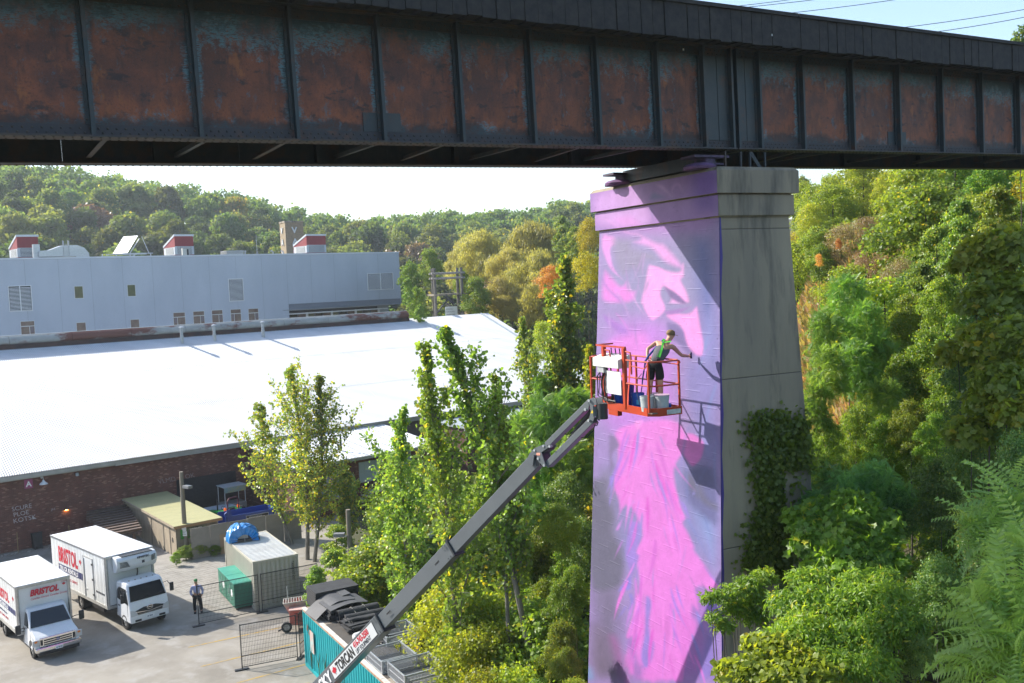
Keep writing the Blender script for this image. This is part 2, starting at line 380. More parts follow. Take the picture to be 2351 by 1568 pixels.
# lateral bracing under the girders
Bm = matof(bridge); Bi = np.array(Bm.inverted())
def toB(P): P = np.asarray(P, float); return P @ Bi[:3,:3].T + Bi[:3,3]
bn_w = np.array(Bm)[:3,:3] @ np.array([0,0,1.0]); B0 = np.array(Bm)[:3,3]
for (a, b_) in (((240,337),(205,374)), ((650,343),(583,378)), ((1005,350),(913,383)), ((1318,354),(1213,386)), ((1830,358),(1700,392)), ((2190,362),(2060,394))):
    p = toB(atpl(*a, B0, bn_w)); q = toB(atpl(*b_, B0, bn_w))
    d = q-p; p = p + d*((.45-p[1])/d[1]); q = p + d*((3.65-p[1])/d[1])
    mb = MB(); mb.bar((p[0], .40, .115), (q[0], 3.70, .115), .10, .012).bar((p[0]+.045, .40, .17), (q[0]+.045, 3.70, .17), .012, .10)
    mb.build('lateral_brace', flange_m, bridge)
for t_ in np.arange(-31, 50, 3.7):
    mb = MB(); mb.bar((t_, .25, .2), (t_, 3.85, .2), .09, .09).bar((t_, .25, 2.4), (t_, 3.85, 2.4), .09, .09).bar((t_, .25, .2), (t_, 3.85, 2.4), .07, .05)
    mb.build('cross_frame', steel_dark, bridge)
# deck: sleepers, guard timber, walkway boards, rails
r = random.Random(3); base = None
ti = MB(); ti.box(-.135, .135, -.78, 4.9, GH+.045, GH+.36)
base = ti.build('sleeper', wood_dark, bridge); base.location.x = GT0 + .2
k = 1
while GT0+.2+k*.37 < GT1:
    c = dupe_part(base); c.location = (GT0+.2+k*.37+r.uniform(-.03,.03), r.uniform(-.07,.07), r.uniform(-.006,.0)); k += 1
bd_ = MB().box(-.172, .172, -.955, -.905, GH-.12, GH+.69).build('fascia_board', wood_dark, bridge); bd_.location.x = -32.0
t_ = -31.65
while t_ < 30:
    c = dupe_part(bd_); c.location = (t_, r.uniform(-.015,.015), r.uniform(-.045,.0)); c.scale = (r.uniform(.92,1.03), 1, 1); t_ += r.choice([.345,.345,.35,.35,.36])
for a in np.arange(GT0, GT1, 6.0):
    MB().box(a, a+5.97, -.9, -.7, GH+.36, GH+.56).build('guard_timber', wood_dark, bridge)
    MB().box(a, a+5.97, -1.02, -.84, GH+.63, GH+.72).build('top_rail_timber', wood_dark, bridge)
    MB().box(a, a+5.97, 4.7, 4.9, GH+.365, GH+.56).build('guard_timber', wood_dark, bridge)
rail_m = M('rail steel', (.12,.06,.035), (.07,.05,.04), rough=.6, scale=3)
for y in (1.33, 2.77):
    MB().box(GT0, GT1, y-.07, y+.07, GH+.362, GH+.38).box(GT0, GT1, y-.012, y+.012, GH+.38, GH+.48).box(GT0, GT1, y-.035, y+.035, GH+.48, GH+.53).build('rail', rail_m, bridge)
for t_, z_ in ((1.05,GH+.1),(1.35,GH+.1),(-.9,2.42)):
    MB().box(t_-.02, t_+.02, -.965 if z_ > 2.5 else .15, -.958 if z_ > 2.5 else .163, z_, z_+.05).build('white_mark', white_ink, bridge)
# ================================================================ pier
GAZ = math.radians(64.0)    # direction along the bare grey face, away to the right
PRZ = PI/2 - GAZ
gd = np.array([math.sin(GAZ), math.cos(GAZ), 0]); fd = np.array([-gd[1], gd[0], 0])
PN = atd(1652, 499, 24.15); PZ = PN[2]             # near top corner of the shaft
PW, PL, BM, BG = 2.27, 5.77, .052, .032
pier = thing('bridge_pier', 'tall tapering concrete bridge pier with a purple and pink mural on its left face', 'bridge pier', (PN[0], PN[1], 0), PRZ)
def shaft_ring(z, e=0.0):
    d = PZ - z
    return [(-BM*d-e, -BG*d-e, z), (PW+BM*d+e, -BG*d-e, z), (PW+BM*d+e, PL+BG*d+e, z), (-BM*d-e, PL+BG*d+e, z)]
def ringbox(mb, r0, r1):
    return mb.add(r0 + r1, [(0,3,2,1),(4,5,6,7),(0,1,5,4),(1,2,6,5),(2,3,7,6),(3,0,4,7)])
lifts = [-.5, 5.2, 8.6, 9.75, 14.05, PZ-.30, PZ]
for a, b_ in zip(lifts[:-1], lifts[1:]):
    mb = MB(); g = .006
    ringbox(mb, shaft_ring(a+g), shaft_ring(b_-.0 if b_ == PZ else b_-g)); mb.build('concrete_lift', concrete, pier, bevel=.02)
    if b_ != PZ: ringbox(MB(), shaft_ring(b_-g-.002, -.008), shaft_ring(b_+g+.002, -.008)).build('lift_joint', M('joint', (.12,.105,.085), rough=1), pier)
BZ1, BZ2, BZ3 = PZ, PZ+.60, PZ+1.26
def flat_ring(z, e): return [(-e,-e,z),(PW+e,-e,z),(PW+e,PL+e,z),(-e,PL+e,z)]
ringbox(MB(), flat_ring(BZ1+.03, .10), flat_ring(BZ2-.035, .10)).build('lower_cap_course', concrete, pier, bevel=.02)
ringbox(MB(), flat_ring(BZ1, .02), flat_ring(BZ1+.03, .02)).build('cap_joint', concrete, pier)
ringbox(MB(), flat_ring(BZ2-.035, .05), flat_ring(BZ2, .05)).build('cap_joint', concrete, pier)
cb = MB(); ringbox(cb, flat_ring(BZ2, .19), flat_ring(BZ3-.09, .19)); ringbox(cb, flat_ring(BZ3-.09, .19), flat_ring(BZ3, .11)); cb.build('cap_block', concrete, pier)
# bearings
for y0, x0 in ((.55,-.0),(4.35,-.0)):
    mb = MB(); mb.box(-.42+x0, .55+x0, y0-.28, y0+.38, BZ3-.01, BZ3+.05)
    mb.box(-.32+x0, .45+x0, y0-.22, y0+.3, BZ3+.1, BZ3+.15).cyl((0, y0-.2, BZ3+.2), (0, y0+.3, BZ3+.2), .1).box(-.5, .6, y0-.25, y0+.33, BZ3+.28, BZ3+.34).box(-.12,.2,y0-.18,y0+.26,BZ3+.05,BZ3+.3)
    mb.build('bearing', M('purple sprayed bearing', (.10,.06,.13), (.035,.03,.045), rough=.7, scale=5), pier)
    mb = MB(); mb.lathe([(.40,0),(.43,.06),(.36,.12),(.2,.16)], (-.15, y0, BZ3+.0), 14); mb.build('mortar_pad', M('purple mortar', (.22,.11,.26), (.12,.07,.15), rough=.9, scale=3), pier, smooth=True)
for x_ in (.45,.95,1.25,1.75): MB().box(x_, x_+.045, .28, .33, BZ3+.001, BZ3+.44).build('bearing_stay', steel_dark, pier)
MB().bar((1.3,.3,BZ3+.42),(1.62,.3,BZ3+.01),.03,.10).build('bearing_stay', steel_dark, pier)
MB().box(-.05, .5, .7, 4.3, BZ3+.06, BZ3+.40).build('bearing_beam', steel_dark, pier)
# ---------------------------------------------------------------- the mural, painted on the left face
def C(*c): return np.array(lin(c))
# paint colours, with some of the wall's shade deepened in; shapes in photo pixels (4096 wide), laid onto the wall through its plane
def mp_(pts): return [(2300+x*1.4225, 500+y*1.4225) for x, y in pts]
def bp_(pts): return [(2340+x*.5305, 1900+y*.5305) for x, y in pts]
def tp_(pts): return [(2340+x*.3828, 620+y*.3828) for x, y in pts]
LIL = C(186,120,196); PNK = C(214,112,198); LPK = C(236,140,212); PER = C(112,112,176); GRY = C(128,106,146); VIO = C(120,84,184); DGR = C(96,88,112); BLU = C(100,124,176); MAG = C(206,84,186)
SHAPES = [
 (mp_([(20,110),(420,110),(420,330),(20,330)]), C(160,108,178), 30), (mp_([(40,180),(190,150),(240,300),(40,300)]), C(196,140,204), 22),
 (mp_([(300,110),(420,110),(420,260),(320,260)]), C(122,74,164), 30), (mp_([(60,310),(420,280),(420,560),(60,560)]), C(138,124,168), 60),
 (mp_([(300,300),(420,300),(420,800),(380,800),(330,560)]), C(88,94,158), 40), (mp_([(60,520),(300,520),(320,900),(40,900)]), C(180,112,196), 50),  # first shape coloured deeper to darken the bridge's shadow wedge
 (mp_([(350,520),(420,480),(420,1000),(330,950),(300,760)]), C(138,130,190), 40), (mp_([(30,900),(420,900),(420,1290),(30,1290)]), C(130,118,170), 60),
 (mp_([(300,1000),(420,1000),(420,1250),(380,1280),(320,1120)]), C(120,140,190), 50), (mp_([(30,960),(130,930),(160,1300),(30,1420)]), C(118,104,134), 40),
 (mp_([(30,1280),(160,1280),(140,1568),(30,1568)]), C(112,96,128), 40), (mp_([(160,1250),(420,1250),(420,1600),(160,1600)]), C(160,100,178), 60),
 (mp_([(72,310),(112,306),(128,340),(100,345),(108,400),(150,450),(138,440),(95,410),(72,350)]), C(220,136,208), 6),
 (tp_([(160,1300),(200,1160),(320,1290),(380,1360),(440,1280),(470,1400),(560,1400),(520,1567),(150,1567)]), C(214,116,200), 10),
 (tp_([(165,820),(250,800),(270,1000),(300,1150),(360,1280),(300,1230),(210,1080),(165,980)]), C(212,130,204), 9),
 (tp_([(250,830),(430,850),(590,865),(500,930),(600,965),(700,990),(790,1070),(760,1150),(640,1120),(610,1290),(500,1200),(440,1290),(360,1290),(290,1150),(250,1000)]), C(138,122,156), 16),
 (tp_([(120,660),(260,650),(440,790),(560,800),(760,900),(830,900),(1000,1090),(1060,1200),(960,1200),(800,1130),(690,985),(500,930),(480,900),(590,860),(420,840),(230,700)]), C(224,144,212), 12),
 (tp_([(650,1120),(740,1150),(880,1200),(990,1210),(1000,1130),(1045,1100),(1050,1290),(1010,1300),(1080,1420),(1120,1567),(850,1567),(900,1490),(780,1340),(700,1300),(650,1370),(640,1567),(560,1567),(610,1360)]), C(240,150,216), 8),
 (tp_([(770,1335),(860,1370),(960,1440),(1050,1530),(1060,1567),(960,1550),(880,1480)]), C(140,100,160), 6),
 (tp_([(700,280),(830,300),(900,400),(960,440),(920,460),(830,400),(740,330)]), C(196,140,202), 7), (tp_([(930,270),(1010,280),(1040,390),(1110,410),(1060,420),(990,380),(960,330),(920,390),(980,440),(900,430),(880,340)]), C(190,130,200), 7),
 (tp_([(690,360),(820,400),(900,460),(700,500),(640,470)]), C(120,106,160), 10), (tp_([(660,520),(720,560),(730,720),(680,640)]), C(110,104,160), 10),
 (tp_([(240,650),(480,590),(600,700),(690,730),(560,760),(380,790)]), C(206,134,204), 12),
 (mp_([(250,545),(300,560),(330,600),(345,650),(320,660),(290,620),(258,600)]), C(116,92,150), 7),
 (mp_([(210,390),(250,400),(262,440),(240,470),(262,520),(236,545),(214,556),(190,520),(183,490),(205,440)]), C(238,146,214), 6),
 (mp_([(262,520),(320,530),(345,500),(352,540),(368,628),(366,655),(338,652),(310,620),(300,570),(250,540)]), C(236,140,210), 6),
 (mp_([(245,446),(290,470),(322,503),(306,508),(282,500),(262,486)]), C(112,84,140), 4), (mp_([(240,522),(300,512),(336,505),(300,532),(262,540)]), C(150,100,170), 4),
 (mp_([(72,410),(100,460),(130,480),(150,520),(120,500),(72,450)]), C(150,104,180), 8), (mp_([(72,520),(140,560),(190,620),(150,610),(80,560)]), C(156,100,184), 8),
 (mp_([(70,600),(200,560),(240,640),(200,760),(120,800),(70,720)]), C(208,116,200), 20), (mp_([(300,640),(400,660),(410,800),(330,850),(290,740)]), C(134,120,180), 25),
 # beard and feathers below the basket
 (mp_([(100,850),(230,820),(300,830),(330,900),(280,960),(290,1030),(320,1110),(300,1118),(330,1180),(380,1250),(408,1310),(400,1330),(340,1290),(330,1400),(310,1568),(160,1568),(130,1500),(190,1350),(180,1290),(160,1200),(190,1150),(150,1060),(110,1130),(125,1080),(100,1000),(120,930)]), PNK, 7),
 (mp_([(160,830),(200,825),(175,870)]), C(222,130,206), 3), (mp_([(90,860),(120,870),(135,905),(108,925),(118,960),(95,990),(88,920)]), C(120,98,140), 8),
 (mp_([(280,870),(330,860),(370,890),(360,940),(330,970),(300,930)]), C(222,112,198), 5), (mp_([(290,980),(350,940),(412,960),(412,1150),(350,1110),(300,1060)]), C(98,92,140), 16), (mp_([(340,1000),(352,1004),(340,1044),(325,1040)]), C(146,130,206), 3), (mp_([(300,950),(360,1000),(380,1050),(410,1060),(410,1100),(350,1070),(300,1010)]), C(100,92,120), 14),  # the two dark patches also paint in a deeper, longer basket shadow
 (bp_([(0,0),(170,0),(200,180),(260,320),(220,420),(300,520),(330,700),(300,860),(180,900),(0,900)]), DGR*1.05, 16), (bp_([(170,0),(235,0),(215,90),(205,190),(185,260),(170,200),(190,120)]), C(134,116,190), 4),
 (bp_([(235,0),(350,0),(290,60),(270,130),(240,160),(228,130),(215,60)]), C(214,108,196), 3),
 (bp_([(350,170),(400,200),(300,300),(260,430),(220,420),(240,370),(330,260)]), C(196,120,200), 4), (bp_([(400,90),(470,100),(520,210),(600,180),(560,60)]), PNK, 10),
 (bp_([(330,330),(420,340),(440,470),(390,580),(430,600),(370,760),(350,800),(320,700),(290,600),(310,450)]), C(146,112,190), 5),
 (bp_([(450,430),(520,330),(640,220),(790,320),(740,350),(790,430),(850,560),(800,570),(860,640),(830,760),(740,700),(860,900),(870,1060),(780,960),(700,980),(600,960),(500,960),(470,800),(440,640),(395,590)]), PNK, 7),
 (bp_([(600,0),(660,60),(720,180),(690,220),(790,320),(770,345),(640,215),(560,100)]), C(222,100,192), 4), (bp_([(660,0),(700,150),(745,240),(800,330),(870,460),(980,700),(920,640),(860,520),(790,420),(720,280)]), C(122,120,178), 7),
 (bp_([(880,690),(910,680),(1000,790),(1028,830),(1028,880),(960,800)]), C(160,118,200), 5), (bp_([(920,770),(950,760),(1028,850),(1028,905),(1010,890)]), C(232,112,208), 3),
 (bp_([(770,740),(800,760),(860,880),(870,920),(830,870)]), C(124,96,150), 4), (bp_([(860,760),(900,830),(945,900),(915,905),(880,840)]), C(126,100,156), 3), (bp_([(640,860),(665,960),(720,1010),(760,1150),(690,1040)]), C(140,102,170), 4),
 (bp_([(440,900),(490,900),(520,960),(495,1100),(500,1220),(540,1260),(520,1400),(450,1500),(400,1380),(440,1180)]), C(140,112,190), 6), (bp_([(360,770),(400,770),(410,930),(440,770),(460,620),(480,700),(440,960),(440,1150),(340,1250),(290,1230),(350,1060),(370,960)]), PNK, 5), (bp_([(376,780),(400,770),(408,910),(396,900)]), C(150,110,170), 3),
 (bp_([(230,885),(320,760),(350,720),(360,800),(355,870),(290,885)]), C(132,112,196), 4), (bp_([(318,890),(360,880),(380,960),(345,1020),(310,1030),(340,960)]), C(134,112,196), 4),
 (bp_([(500,1070),(760,1010),(860,1100),(850,1200),(780,1350),(740,1568),(660,1568),(620,1350),(590,1280),(500,1500),(490,1568),(520,1568),(560,1380),(540,1250),(496,1215)]), C(204,104,190), 8),
 (bp_([(495,1080),(560,1050),(620,1250),(570,1400),(540,1568),(470,1568),(540,1380),(535,1250),(498,1220)]), PNK, 5), (bp_([(630,1060),(730,1050),(740,1400),(760,1568),(650,1568),(620,1340)]), PNK, 6),
 (bp_([(0,1100),(120,1060),(300,1240),(280,1568),(0,1568)]), C(116,96,128), 30), (bp_([(140,1180),(260,1180),(340,1400),(330,1568),(230,1568),(200,1400)]), C(158,88,150), 26),
 (bp_([(280,1230),(420,1170),(400,1350),(470,1480),(430,1568),(340,1568),(330,1400)]), C(150,104,176), 14), (bp_([(-20,1420),(60,1420),(100,1568),(-20,1568)]), C(112,140,186), 14),
 (bp_([(870,900),(940,930),(1030,830),(1030,1100),(960,1120),(900,1060)]), C(130,96,190), 10), (bp_([(940,930),(1028,940),(1028,1568),(800,1568),(860,1300)]), C(132,106,182), 20),
]
def stroke(x, y, ang, L_, w_, bend, c, blur):
    pts = []; q = np.array([x, y], float); a = ang; l_, r_ = [], []
    for i in range(7):
        t = i/6; ww = w_*math.sin(PI*min(1, .12+.80*t))**.8*(1-t*.6); nrm = np.array([-math.sin(a), math.cos(a)]); l_.append(q+nrm*ww); r_.append(q-nrm*ww); q = q+np.array([math.cos(a), math.sin(a)])*L_/6; a += bend/6
    SHAPES.append((mp_([tuple(v) for v in l_+r_[::-1]]), c, blur))
_r = random.Random(21)
for i in range(95):     # feathered strokes fanning down the lower figure
    y = _r.uniform(850, 1500); cx_ = np.interp(y, [850, 1000, 1200, 1400, 1568], [190, 205, 225, 250, 250]); hw = np.interp(y, [850, 1000, 1200, 1568], [62, 75, 95, 95]); o_ = _r.uniform(-1.05, 1.15)
    col_ = _r.choice([C(226,120,208), PNK, C(200,96,190), C(150,110,204), C(176,100,196), C(206,84,186), C(140,120,190)] if abs(o_) < .8 else [C(150,110,204), C(132,112,190), C(190,110,200), C(214,104,196)])
    stroke(cx_+o_*hw, y, PI/2-o_*.42+_r.uniform(-.12,.12), _r.uniform(55,150), _r.uniform(4,12), _r.uniform(-.5,.5), col_, _r.uniform(2,6))
for i in range(26):     # looser strokes in the hair and the background above
    stroke(_r.uniform(80,200), _r.uniform(290,760), _r.uniform(.7,1.9), _r.uniform(50,140), _r.uniform(3,9), _r.uniform(-.7,.7), _r.choice([C(226,150,214), C(150,110,180), C(196,110,196), C(176,130,190), C(126,104,150)]), _r.uniform(3,7))
for i in range(14): stroke(_r.uniform(300,400), _r.uniform(560,1200), _r.uniform(1.2,2.2), _r.uniform(60,160), _r.uniform(5,12), _r.uniform(-.5,.5), _r.choice([C(130,120,188), C(110,112,170), C(150,120,196), C(120,138,196)]), _r.uniform(6,12))
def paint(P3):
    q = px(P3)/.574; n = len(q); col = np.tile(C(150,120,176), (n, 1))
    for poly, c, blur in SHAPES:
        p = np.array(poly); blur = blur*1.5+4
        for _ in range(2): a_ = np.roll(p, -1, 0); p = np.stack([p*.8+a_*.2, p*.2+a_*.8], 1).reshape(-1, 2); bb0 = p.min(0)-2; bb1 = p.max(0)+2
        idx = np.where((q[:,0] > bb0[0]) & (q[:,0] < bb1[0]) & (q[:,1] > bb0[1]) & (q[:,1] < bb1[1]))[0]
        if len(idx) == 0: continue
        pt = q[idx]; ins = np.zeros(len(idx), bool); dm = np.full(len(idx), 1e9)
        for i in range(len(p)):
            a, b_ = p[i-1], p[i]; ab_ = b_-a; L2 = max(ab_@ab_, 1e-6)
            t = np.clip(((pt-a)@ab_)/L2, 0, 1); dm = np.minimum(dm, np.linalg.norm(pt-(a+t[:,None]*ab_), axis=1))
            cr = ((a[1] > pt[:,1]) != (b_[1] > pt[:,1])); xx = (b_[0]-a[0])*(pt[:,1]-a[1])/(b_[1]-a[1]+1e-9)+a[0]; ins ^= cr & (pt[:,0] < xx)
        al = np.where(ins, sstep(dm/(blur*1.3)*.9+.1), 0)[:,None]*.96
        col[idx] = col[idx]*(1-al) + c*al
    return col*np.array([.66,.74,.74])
mural_m = bpy.data.materials.new('mural paint on boarded concrete'); mural_m.use_nodes = True
def _mural(m):
    t = m.node_tree; L = t.links; b = t.nodes['Principled BSDF']; b.inputs['Roughness'].default_value = .55
    at = t.nodes.new('ShaderNodeAttribute'); at.attribute_name = 'paint'
    g = t.nodes.new('ShaderNodeNewGeometry'); n = t.nodes.new('ShaderNodeTexNoise'); n.inputs['Scale'].default_value = 2.2; n.inputs['Detail'].default_value = 9; n.inputs['Roughness'].default_value = .7
    L.new(g.outputs['Position'], n.inputs['Vector'])
    r = t.nodes.new('ShaderNodeMapRange'); r.inputs[1].default_value = .3; r.inputs[2].default_value = .7; r.inputs[3].default_value = .86; r.inputs[4].default_value = 1.07; L.new(n.outputs['Fac'], r.inputs[0])
    n2 = t.nodes.new('ShaderNodeTexNoise'); n2.inputs['Scale'].default_value = 16; n2.inputs['Detail'].default_value = 3; L.new(g.outputs['Position'], n2.inputs['Vector'])
    r2 = t.nodes.new('ShaderNodeMapRange'); r2.inputs[1].default_value = .66; r2.inputs[2].default_value = .74; r2.inputs[3].default_value = 1; r2.inputs[4].default_value = .62; L.new(n2.outputs['Fac'], r2.inputs[0])
    mm = t.nodes.new('ShaderNodeMath'); mm.operation = 'MULTIPLY'; L.new(r.outputs[0], mm.inputs[0]); L.new(r2.outputs[0], mm.inputs[1])
    vm = t.nodes.new('ShaderNodeVectorMath'); vm.operation = 'SCALE'; L.new(at.outputs['Color'], vm.inputs[0]); L.new(mm.outputs[0], vm.inputs['Scale']); L.new(vm.outputs[0], b.inputs['Base Color'])
    bp = t.nodes.new('ShaderNodeBump'); bp.inputs['Strength'].default_value = .35; bp.inputs['Distance'].default_value = .012
    n3 = t.nodes.new('ShaderNodeTexNoise'); n3.inputs['Scale'].default_value = 9; n3.inputs['Detail'].default_value = 6; L.new(g.outputs['Position'], n3.inputs['Vector'])
    L.new(n3.outputs['Fac'], bp.inputs['Height']); L.new(bp.outputs[0], b.inputs['Normal'])
_mural(mural_m)
Pm = np.array(matof(pier))
def mural_sheet(name, z0, z1, ns, nz, face, boards=False):
    zs = np.linspace(z0, z1, nz+1); ss = np.linspace(0, 1, ns+1)
    S, Zz = np.meshgrid(ss, zs); V = np.array([face(s_, z_) for s_, z_ in zip(S.ravel(), Zz.ravel())])
    if boards:   # shuttering boards: shallow lips and a slight offset per board, in real relief
        z = V[:,2]; k = np.floor(z/.19); rr = np.sin(k*12.9898)*43758.5453; rr = rr-np.floor(rr)
        lip = np.exp(-(((z/.19)-k)/.09)**2) * (((V[:,1]*1.3+k*2.7) % 2.1) < .8)
        V[:,0] += -rr*.0015 - lip*.005
    W = V @ Pm[:3,:3].T + Pm[:3,3]; colr = paint(W)
    me = bpy.data.meshes.new(name); n = ns+1
    me.from_pydata(V.tolist(), [], [(j*n+i+1, j*n+i, (j+1)*n+i, (j+1)*n+i+1) for j in range(nz) for i in range(ns)])
    a = me.attributes.new('paint', 'FLOAT_COLOR', 'POINT'); a.data.foreach_set('color', np.hstack([colr, np.ones((len(colr),1))]).ravel())
    return link(name, me, mural_m, pier)
def shaft_face(s_, z_):
    d = PZ-z_; y0 = -BG*d; y1 = PL+BG*d; e = .012
    return (-BM*d-e, y0+(y1-y0)*s_, z_)
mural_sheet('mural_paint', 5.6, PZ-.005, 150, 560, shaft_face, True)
mural_sheet('mural_paint', 0.2, 5.6, 30, 40, shaft_face)
mural_sheet('mural_paint', BZ1+.035, BZ2-.04, 140, 14, lambda s_, z_: (-.104, -.09+(PL+.18)*s_, z_))
mural_sheet('mural_paint', BZ2+.004, BZ3-.095, 140, 14, lambda s_, z_: (-.194, -.18+(PL+.36)*s_, z_))
# thin blue-black edge stripe returning round the near corner, and a few spalls
edge_m = M('deep violet edge paint', lin((64,60,128)), lin((84,60,140)), rough=.6, scale=1.2, coords='Position')
ed = MB(); zs = np.linspace(7.2, PZ, 12)
ed.add([(-BM*(PZ-z)-.008, -BG*(PZ-z)-.006, z) for z in zs] + [(-BM*(PZ-z)+.06+.03*math.sin(z*3), -BG*(PZ-z)-.006, z) for z in zs], [(i, i+12, i+13, i+1) for i in range(11)])
ed.build('edge_paint', edge_m, pier)
# ================================================================ buildings (frame: u along the eaves, v away from the yard)
SRZ = math.radians(90-50.6)
def toS(P): P = np.asarray(P, float)-WB; return np.array([P@bu, P@bv, P[2]])
def brick_mat(name, ca, cb_, cc, mortar_dirt=.5, BW=.215, BH=.0765):
    m = bpy.data.materials.new(name); m.use_nodes = True; t = m.node_tree; L = t.links; b = t.nodes['Principled BSDF']; b.inputs['Roughness'].default_value = .9
    g = t.nodes.new('ShaderNodeNewGeometry')
    def dot(v):
        n = t.nodes.new('ShaderNodeVectorMath'); n.operation = 'DOT_PRODUCT'; L.new(g.outputs['Position'], n.inputs[0]); n.inputs[1].default_value = v; return n.outputs['Value']
    def op(o, a, b_=None):
        n = t.nodes.new('ShaderNodeMath'); n.operation = o
        for i, q in enumerate((a, b_)):
            if q is None: continue
            if isinstance(q, (int, float)): n.inputs[i].default_value = q
            else: L.new(q, n.inputs[i])
        return n.outputs[0]
    row = op('FLOOR', op('DIVIDE', op('SUBTRACT', dot((0,0,1)), .0), BH))
    par = op('MULTIPLY', op('MODULO', row, 2.0), .5)
    colu = op('FLOOR', op('ADD', op('DIVIDE', op('SUBTRACT', dot(tuple(bu)), float(WB@bu)), BW), par))
    cx = t.nodes.new('ShaderNodeCombineXYZ'); L.new(row, cx.inputs[0]); L.new(colu, cx.inputs[1])
    wn = t.nodes.new('ShaderNodeTexWhiteNoise'); wn.noise_dimensions = '3D'; L.new(cx.outputs[0], wn.inputs['Vector'])
    cr = t.nodes.new('ShaderNodeValToRGB'); e = cr.color_ramp.elements; e[0].color = (*ca, 1); e[1].color = (*cb_, 1); e[1].position = .8
    k = e.new(.93); k.color = (*cc, 1); k = e.new(.5); k.color = (*[(x+y)/2 for x, y in zip(ca, cb_)], 1); L.new(wn.outputs['Value'], cr.inputs[0])
    n = t.nodes.new('ShaderNodeTexNoise'); n.inputs['Scale'].default_value = .55; n.inputs['Detail'].default_value = 7; n.inputs['Roughness'].default_value = .65
    mp = t.nodes.new('ShaderNodeMapping'); mp.inputs['Scale'].default_value = (1,1,.45); L.new(g.outputs['Position'], mp.inputs[0]); L.new(mp.outputs[0], n.inputs['Vector'])
    r = t.nodes.new('ShaderNodeMapRange'); r.inputs[1].default_value = .3; r.inputs[2].default_value = .7; r.inputs[3].default_value = 1-mortar_dirt; r.inputs[4].default_value = 1.18; L.new(n.outputs['Fac'], r.inputs[0])
    vm = t.nodes.new('ShaderNodeVectorMath'); vm.operation = 'SCALE'; L.new(cr.outputs[0], vm.inputs[0]); L.new(r.outputs[0], vm.inputs['Scale']); L.new(vm.outputs[0], b.inputs['Base Color'])
    return m
brick_m = brick_mat('old red brick', (.20,.078,.055), (.135,.055,.043), (.32,.17,.12), .4)
mortar_m = M('old mortar', (.20,.165,.14), (.12,.095,.085), rough=1, scale=.7, coords='Position')
shed_roof = M('bare corrugated metal roof', (.60,.62,.64), (.50,.52,.54), rough=.55, spec=.3, metal=.0, scale=.8, stretch=(.2,1,1), coords='Position')
trim_m = M('pale eave trim', (.40,.40,.37), (.30,.30,.28), rough=.5, scale=1.5)
shed = thing('brick_shed', 'long brick industrial shed with a sunlit white corrugated roof behind the trucks', 'shed', WB, SRZ)
U0_, U1_, EH, RV, RH = -16.0, 54.0, 5.45, 19.0, 12.9
SL = (RH-EH)/RV
MB().box(U0_, U1_, 0, .3, 0, EH-.1).build('front_wall', mortar_m, shed)
mb = MB(); mb.add([(U1_-.3,.3,0),(U1_-.3,38,0),(U1_-.3,38,EH-.1),(U1_-.3,19,RH-.15),(U1_-.3,.3,EH-.0),(U1_,.3,0),(U1_,38,0),(U1_,38,EH-.1),(U1_,19,RH-.15),(U1_,.3,EH-.0)],
       [(0,1,2,3,4),(9,8,7,6,5),(0,5,6,1),(1,6,7,2),(2,7,8,3),(3,8,9,4),(4,9,5,0)]); mb.build('gable_wall', M('far gable brick', (.16,.07,.05), (.12,.05,.04), rough=.9), shed)
MB().box(U0_, U1_-.31, 37.7, 38, 0, EH-.1).build('rear_wall', mortar_m, shed)
# brickwork: 300 nearest singly, the rest of the visible courses as one field
BW, BH = .215, .0765
def brick_verts(u, k, jit=0): 
    z = k*BH; return (u+.005, u+BW-.007, z+.005, z+BH-.006)
bm0 = MB(); y_ = -.013
def brick_geo(mb, u0, u1, z0, z1, y):
    o = .003; mb.add([(u0,.0,z0),(u1,.0,z0),(u1,.0,z1),(u0,.0,z1),(u0+o,y,z0+o),(u1-o,y,z0+o),(u1-o,y,z1-o),(u0+o,y,z1-o)], [(4,5,6,7),(0,1,5,4),(1,2,6,5),(2,3,7,6),(3,0,4,7)])
singles = []; fld = MB(); r = random.Random(11)
offs = (WB[2]) % BH
for k in range(1, 66):
    sh_ = -.5*(k % 2)
    for i in range(-6, 77):
        u = (i+sh_)*BW
        z0 = k*BH
        d = abs(u-.4) + abs(z0-3.2)*1.4
        if len(singles) < 300 and -.55 < u < 4.2 and 3.62 < z0 < 4.7: singles.append((u, z0)); continue
        brick_geo(fld, u+.005, u+BW-.006, z0+.005, z0+BH-.005, -.012 + r.uniform(-.004,.002) - (.0 if r.random() > .03 else -.008))
tag(fld.build('brickwork', brick_m, shed), kind='stuff')
b1 = MB(); brick_geo(b1, .005, BW-.006, .005, BH-.005, -.013); b0 = b1.build('brick', brick_m, shed); b0.location = (singles[0][0], 0, singles[0][1])
for u, z0 in singles[1:]: c = dupe_part(b0); c.location = (u, r.uniform(-.004,.002), z0)
